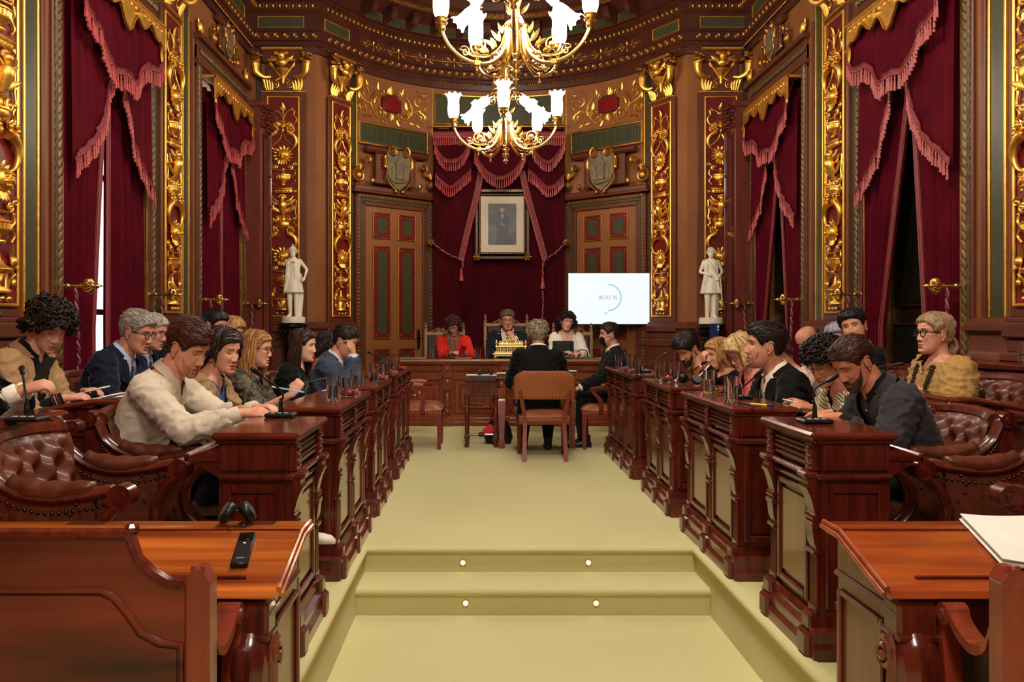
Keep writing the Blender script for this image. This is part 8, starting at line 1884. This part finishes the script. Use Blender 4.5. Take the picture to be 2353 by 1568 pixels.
for k in range(13):
    x = (k-6)/6; h = .02+.055*(1-abs(x))**1.3; b.ball((cx+x*.14, cy-.02, cz+.186+h*.5), (.014, .012, h*.6+.008), 7, 5); b.ball((cx+x*.14, cy-.02, cz+.19+h), .009, 6, 4)
for s in (-1, 1): spiral(b, cx+s*.06, cz+.215, .025, 1.3, PI/2, s, .006, cy-.035); spiral(b, cx+s*.11, cz+.2, .018, 1.3, PI/2, s, .005, cy-.035)
b.ball((cx, cy-.02, cz+.265), (.016, .014, .022), 8, 6); part('crest', b, CG, t)
for s in (-1, 1): b = MB(); b.lathe([(.016, .156), (.01, .17), (.018, .185), (.02, .2), (.01, .21), (.014, .22), (.0, .235)], 10, (cx+s*.185, cy-.06, cz)); part('finial', b, CG, t)
# ---- small monitor seen from behind
c = at(1294, 796, 10.5); t = thing('desk_monitor', 'small black monitor seen from behind, before the woman in a white jacket', 'monitor', (c[0], 10.5, .894), world=True)
b = MB(); b.box(c[0]-.135, c[0]+.135, 10.49, 10.51, .935, 1.115, .008); b.box(c[0]-.1, c[0]+.1, 10.47, 10.492, .96, 1.09, .01); part('screen_housing', b, BLACKP, t)
b = MB(); b.box(c[0]-.02, c[0]+.02, 10.5, 10.52, .90, 1.0, .004); b.box(c[0]-.08, c[0]+.08, 10.44, 10.57, .894, .905, .004); part('stand', b, BLACKP, t)
b = MB(); b.tube(crv([(c[0]+.13, 10.5, .9), (c[0]+.2, 10.48, .99), (c[0]+.29, 10.48, .99), (c[0]+.32, 10.5, .9)], 6), .007, 6); part('cable', b, BLACKP, t)
# ---- bag under the small table
b = MB(); P = []
for z, a, k in ((0, .14, .09), (.06, .16, .1), (.16, .14, .085), (.24, .10, .05), (.26, .05, .02)): P.append([(.20+a*math.copysign(abs(math.cos(q)) ** .7, math.cos(q)), 9.2+k*math.copysign(abs(math.sin(q)) ** .7, math.sin(q)), z+.004) for q in np.linspace(0, 2*PI, 16, endpoint=False)])
b.rings(P); t = tag(part('handbag', b, cmat('black_bag_leather', (16, 14, 15), rough=.5), None, 60), 'black bag on the carpet between the two small tables', 'bag')
b = MB(); b.tube(crv([(.12, 9.18, .22), (.14, 9.16, .36), (.22, 9.16, .38), (.28, 9.18, .22)], 6), .007, 6); part('strap', b, cmat('black_bag_leather', (16, 14, 15), rough=.5), t)
b = MB(); b.prism([(.02, .12), (.14, .14), (.16, .20), (.10, .23), (.03, .17)], 9.02, 9.08); tag(part('red_pouch', b, cmat('red_pouch_cloth', (206, 30, 60), rough=.6), None, 40), 'red pouch resting on the black bag under the small table', 'pouch')
# ---- wall screen
Yt = 11.75; a_ = at(1306, 628, Yt); c_ = at(1497, 745, Yt); t = thing('wall_screen', 'large white screen on a stand showing a countdown of 00 02 35', 'screen', ((a_[0]+c_[0])/2, Yt, .065), world=True)
b = MB(); b.box(a_[0]-.008, c_[0]+.008, Yt, Yt+.05, c_[2]-.012, a_[2]+.008, .006); b.box(a_[0]+.2, c_[0]-.2, Yt+.04, Yt+.09, c_[2]+.1, a_[2]-.1, .01); part('housing', b, BLACKP, t)
b = MB(); b.box(a_[0], c_[0], Yt-.002, Yt, c_[2], a_[2]); part('display', b, mat('lit_display', (8, 8, 8), None, .3, emit=(.90, .96, 1, 1.12)), t)
def disp(px, py): return at(px, py, Yt-.004)
b = MB(); c0 = disp(1397, 684); R_ = (disp(1427, 684)-c0)[0]; P = [(c0[0]+R_*math.sin(a), Yt-.004, c0[2]+R_*math.cos(a)) for a in np.linspace(.0, PI*1.0, 30)]
b.rings([[(p[0]+(p[0]-c0[0])*k, Yt-.004-.0005, p[2]+(p[2]-c0[2])*k) for k in (-.045, .045)] for p in P], closed=False); part('countdown_arc', b, mat('cyan_display', (8, 10, 10), None, .4, emit=(.32, .70, .84, .95)), t, fix=False)
fc = bpy.data.curves.new('digits', 'FONT'); fc.body = '00 02 35'; fc.size = .076; fc.align_x = 'CENTER'; fc.align_y = 'CENTER'; fc.extrude = .0005
o = link('digits', fc); dm = bpy.data.meshes.new_from_object(o.evaluated_get(bpy.context.evaluated_depsgraph_get())); bpy.data.objects.remove(o); dm.materials.clear(); o = link('digits', dm, mat('grey_display_text', (8, 8, 10), None, .5, emit=(.42, .47, .60, .9)), t); o.location = V(c0[0]+.0, Yt-.005, c0[2]+.0)-ORG[t]; o.rotation_euler = (PI/2, 0, 0)
b = MB(); c1 = disp(1393, 721); b.rings([[(c1[0]+r*math.sin(a), Yt-.0045, c1[2]+r*math.cos(a)) for r in (.010, .020)] for a in np.linspace(0, 2*PI, 14)], closed=False); part('loading_ring', b, MATS['cyan_display'], t, fix=False)
b = MB(); xm = (a_[0]+c_[0])/2; b.box(xm-.04, xm+.04, Yt+.03, Yt+.09, .1, c_[2]+.2, .006); b.box(xm-.35, xm+.35, Yt-.2, Yt+.3, .065, .1, .01); part('stand', b, BLACKP, t)
# blue book leaning on the pedestal
b = MB(); p = at(1642, 765, 10.70); b.box(p[0]-.06, p[0]+.06, 10.69, 10.72, p[2]-.1, p[2]+.12, .004); o = tag(part('blue_book', b, cmat('blue_cover', (20, 40, 96), rough=.4)), 'blue book standing against the black statue pedestal', 'book')
b = MB(); b.box(p[0]+.03, p[0]+.055, 10.686, 10.69, p[2]+.06, p[2]+.1); b.box(p[0]+.03, p[0]+.055, 10.686, 10.69, p[2]+.03, p[2]+.05); part('cover_sticker', b, cmat('sticker', (200, 190, 190)), o)
b = MB(); b.box(p[0]-.14, p[0]+.14, 10.64, 10.8, p[2]-.13, p[2]-.1, .004); b.box(p[0]-.1, p[0]+.1, 10.68, 10.78, .0, p[2]-.13, .006); part('book_stand', b, BLACKM, o)
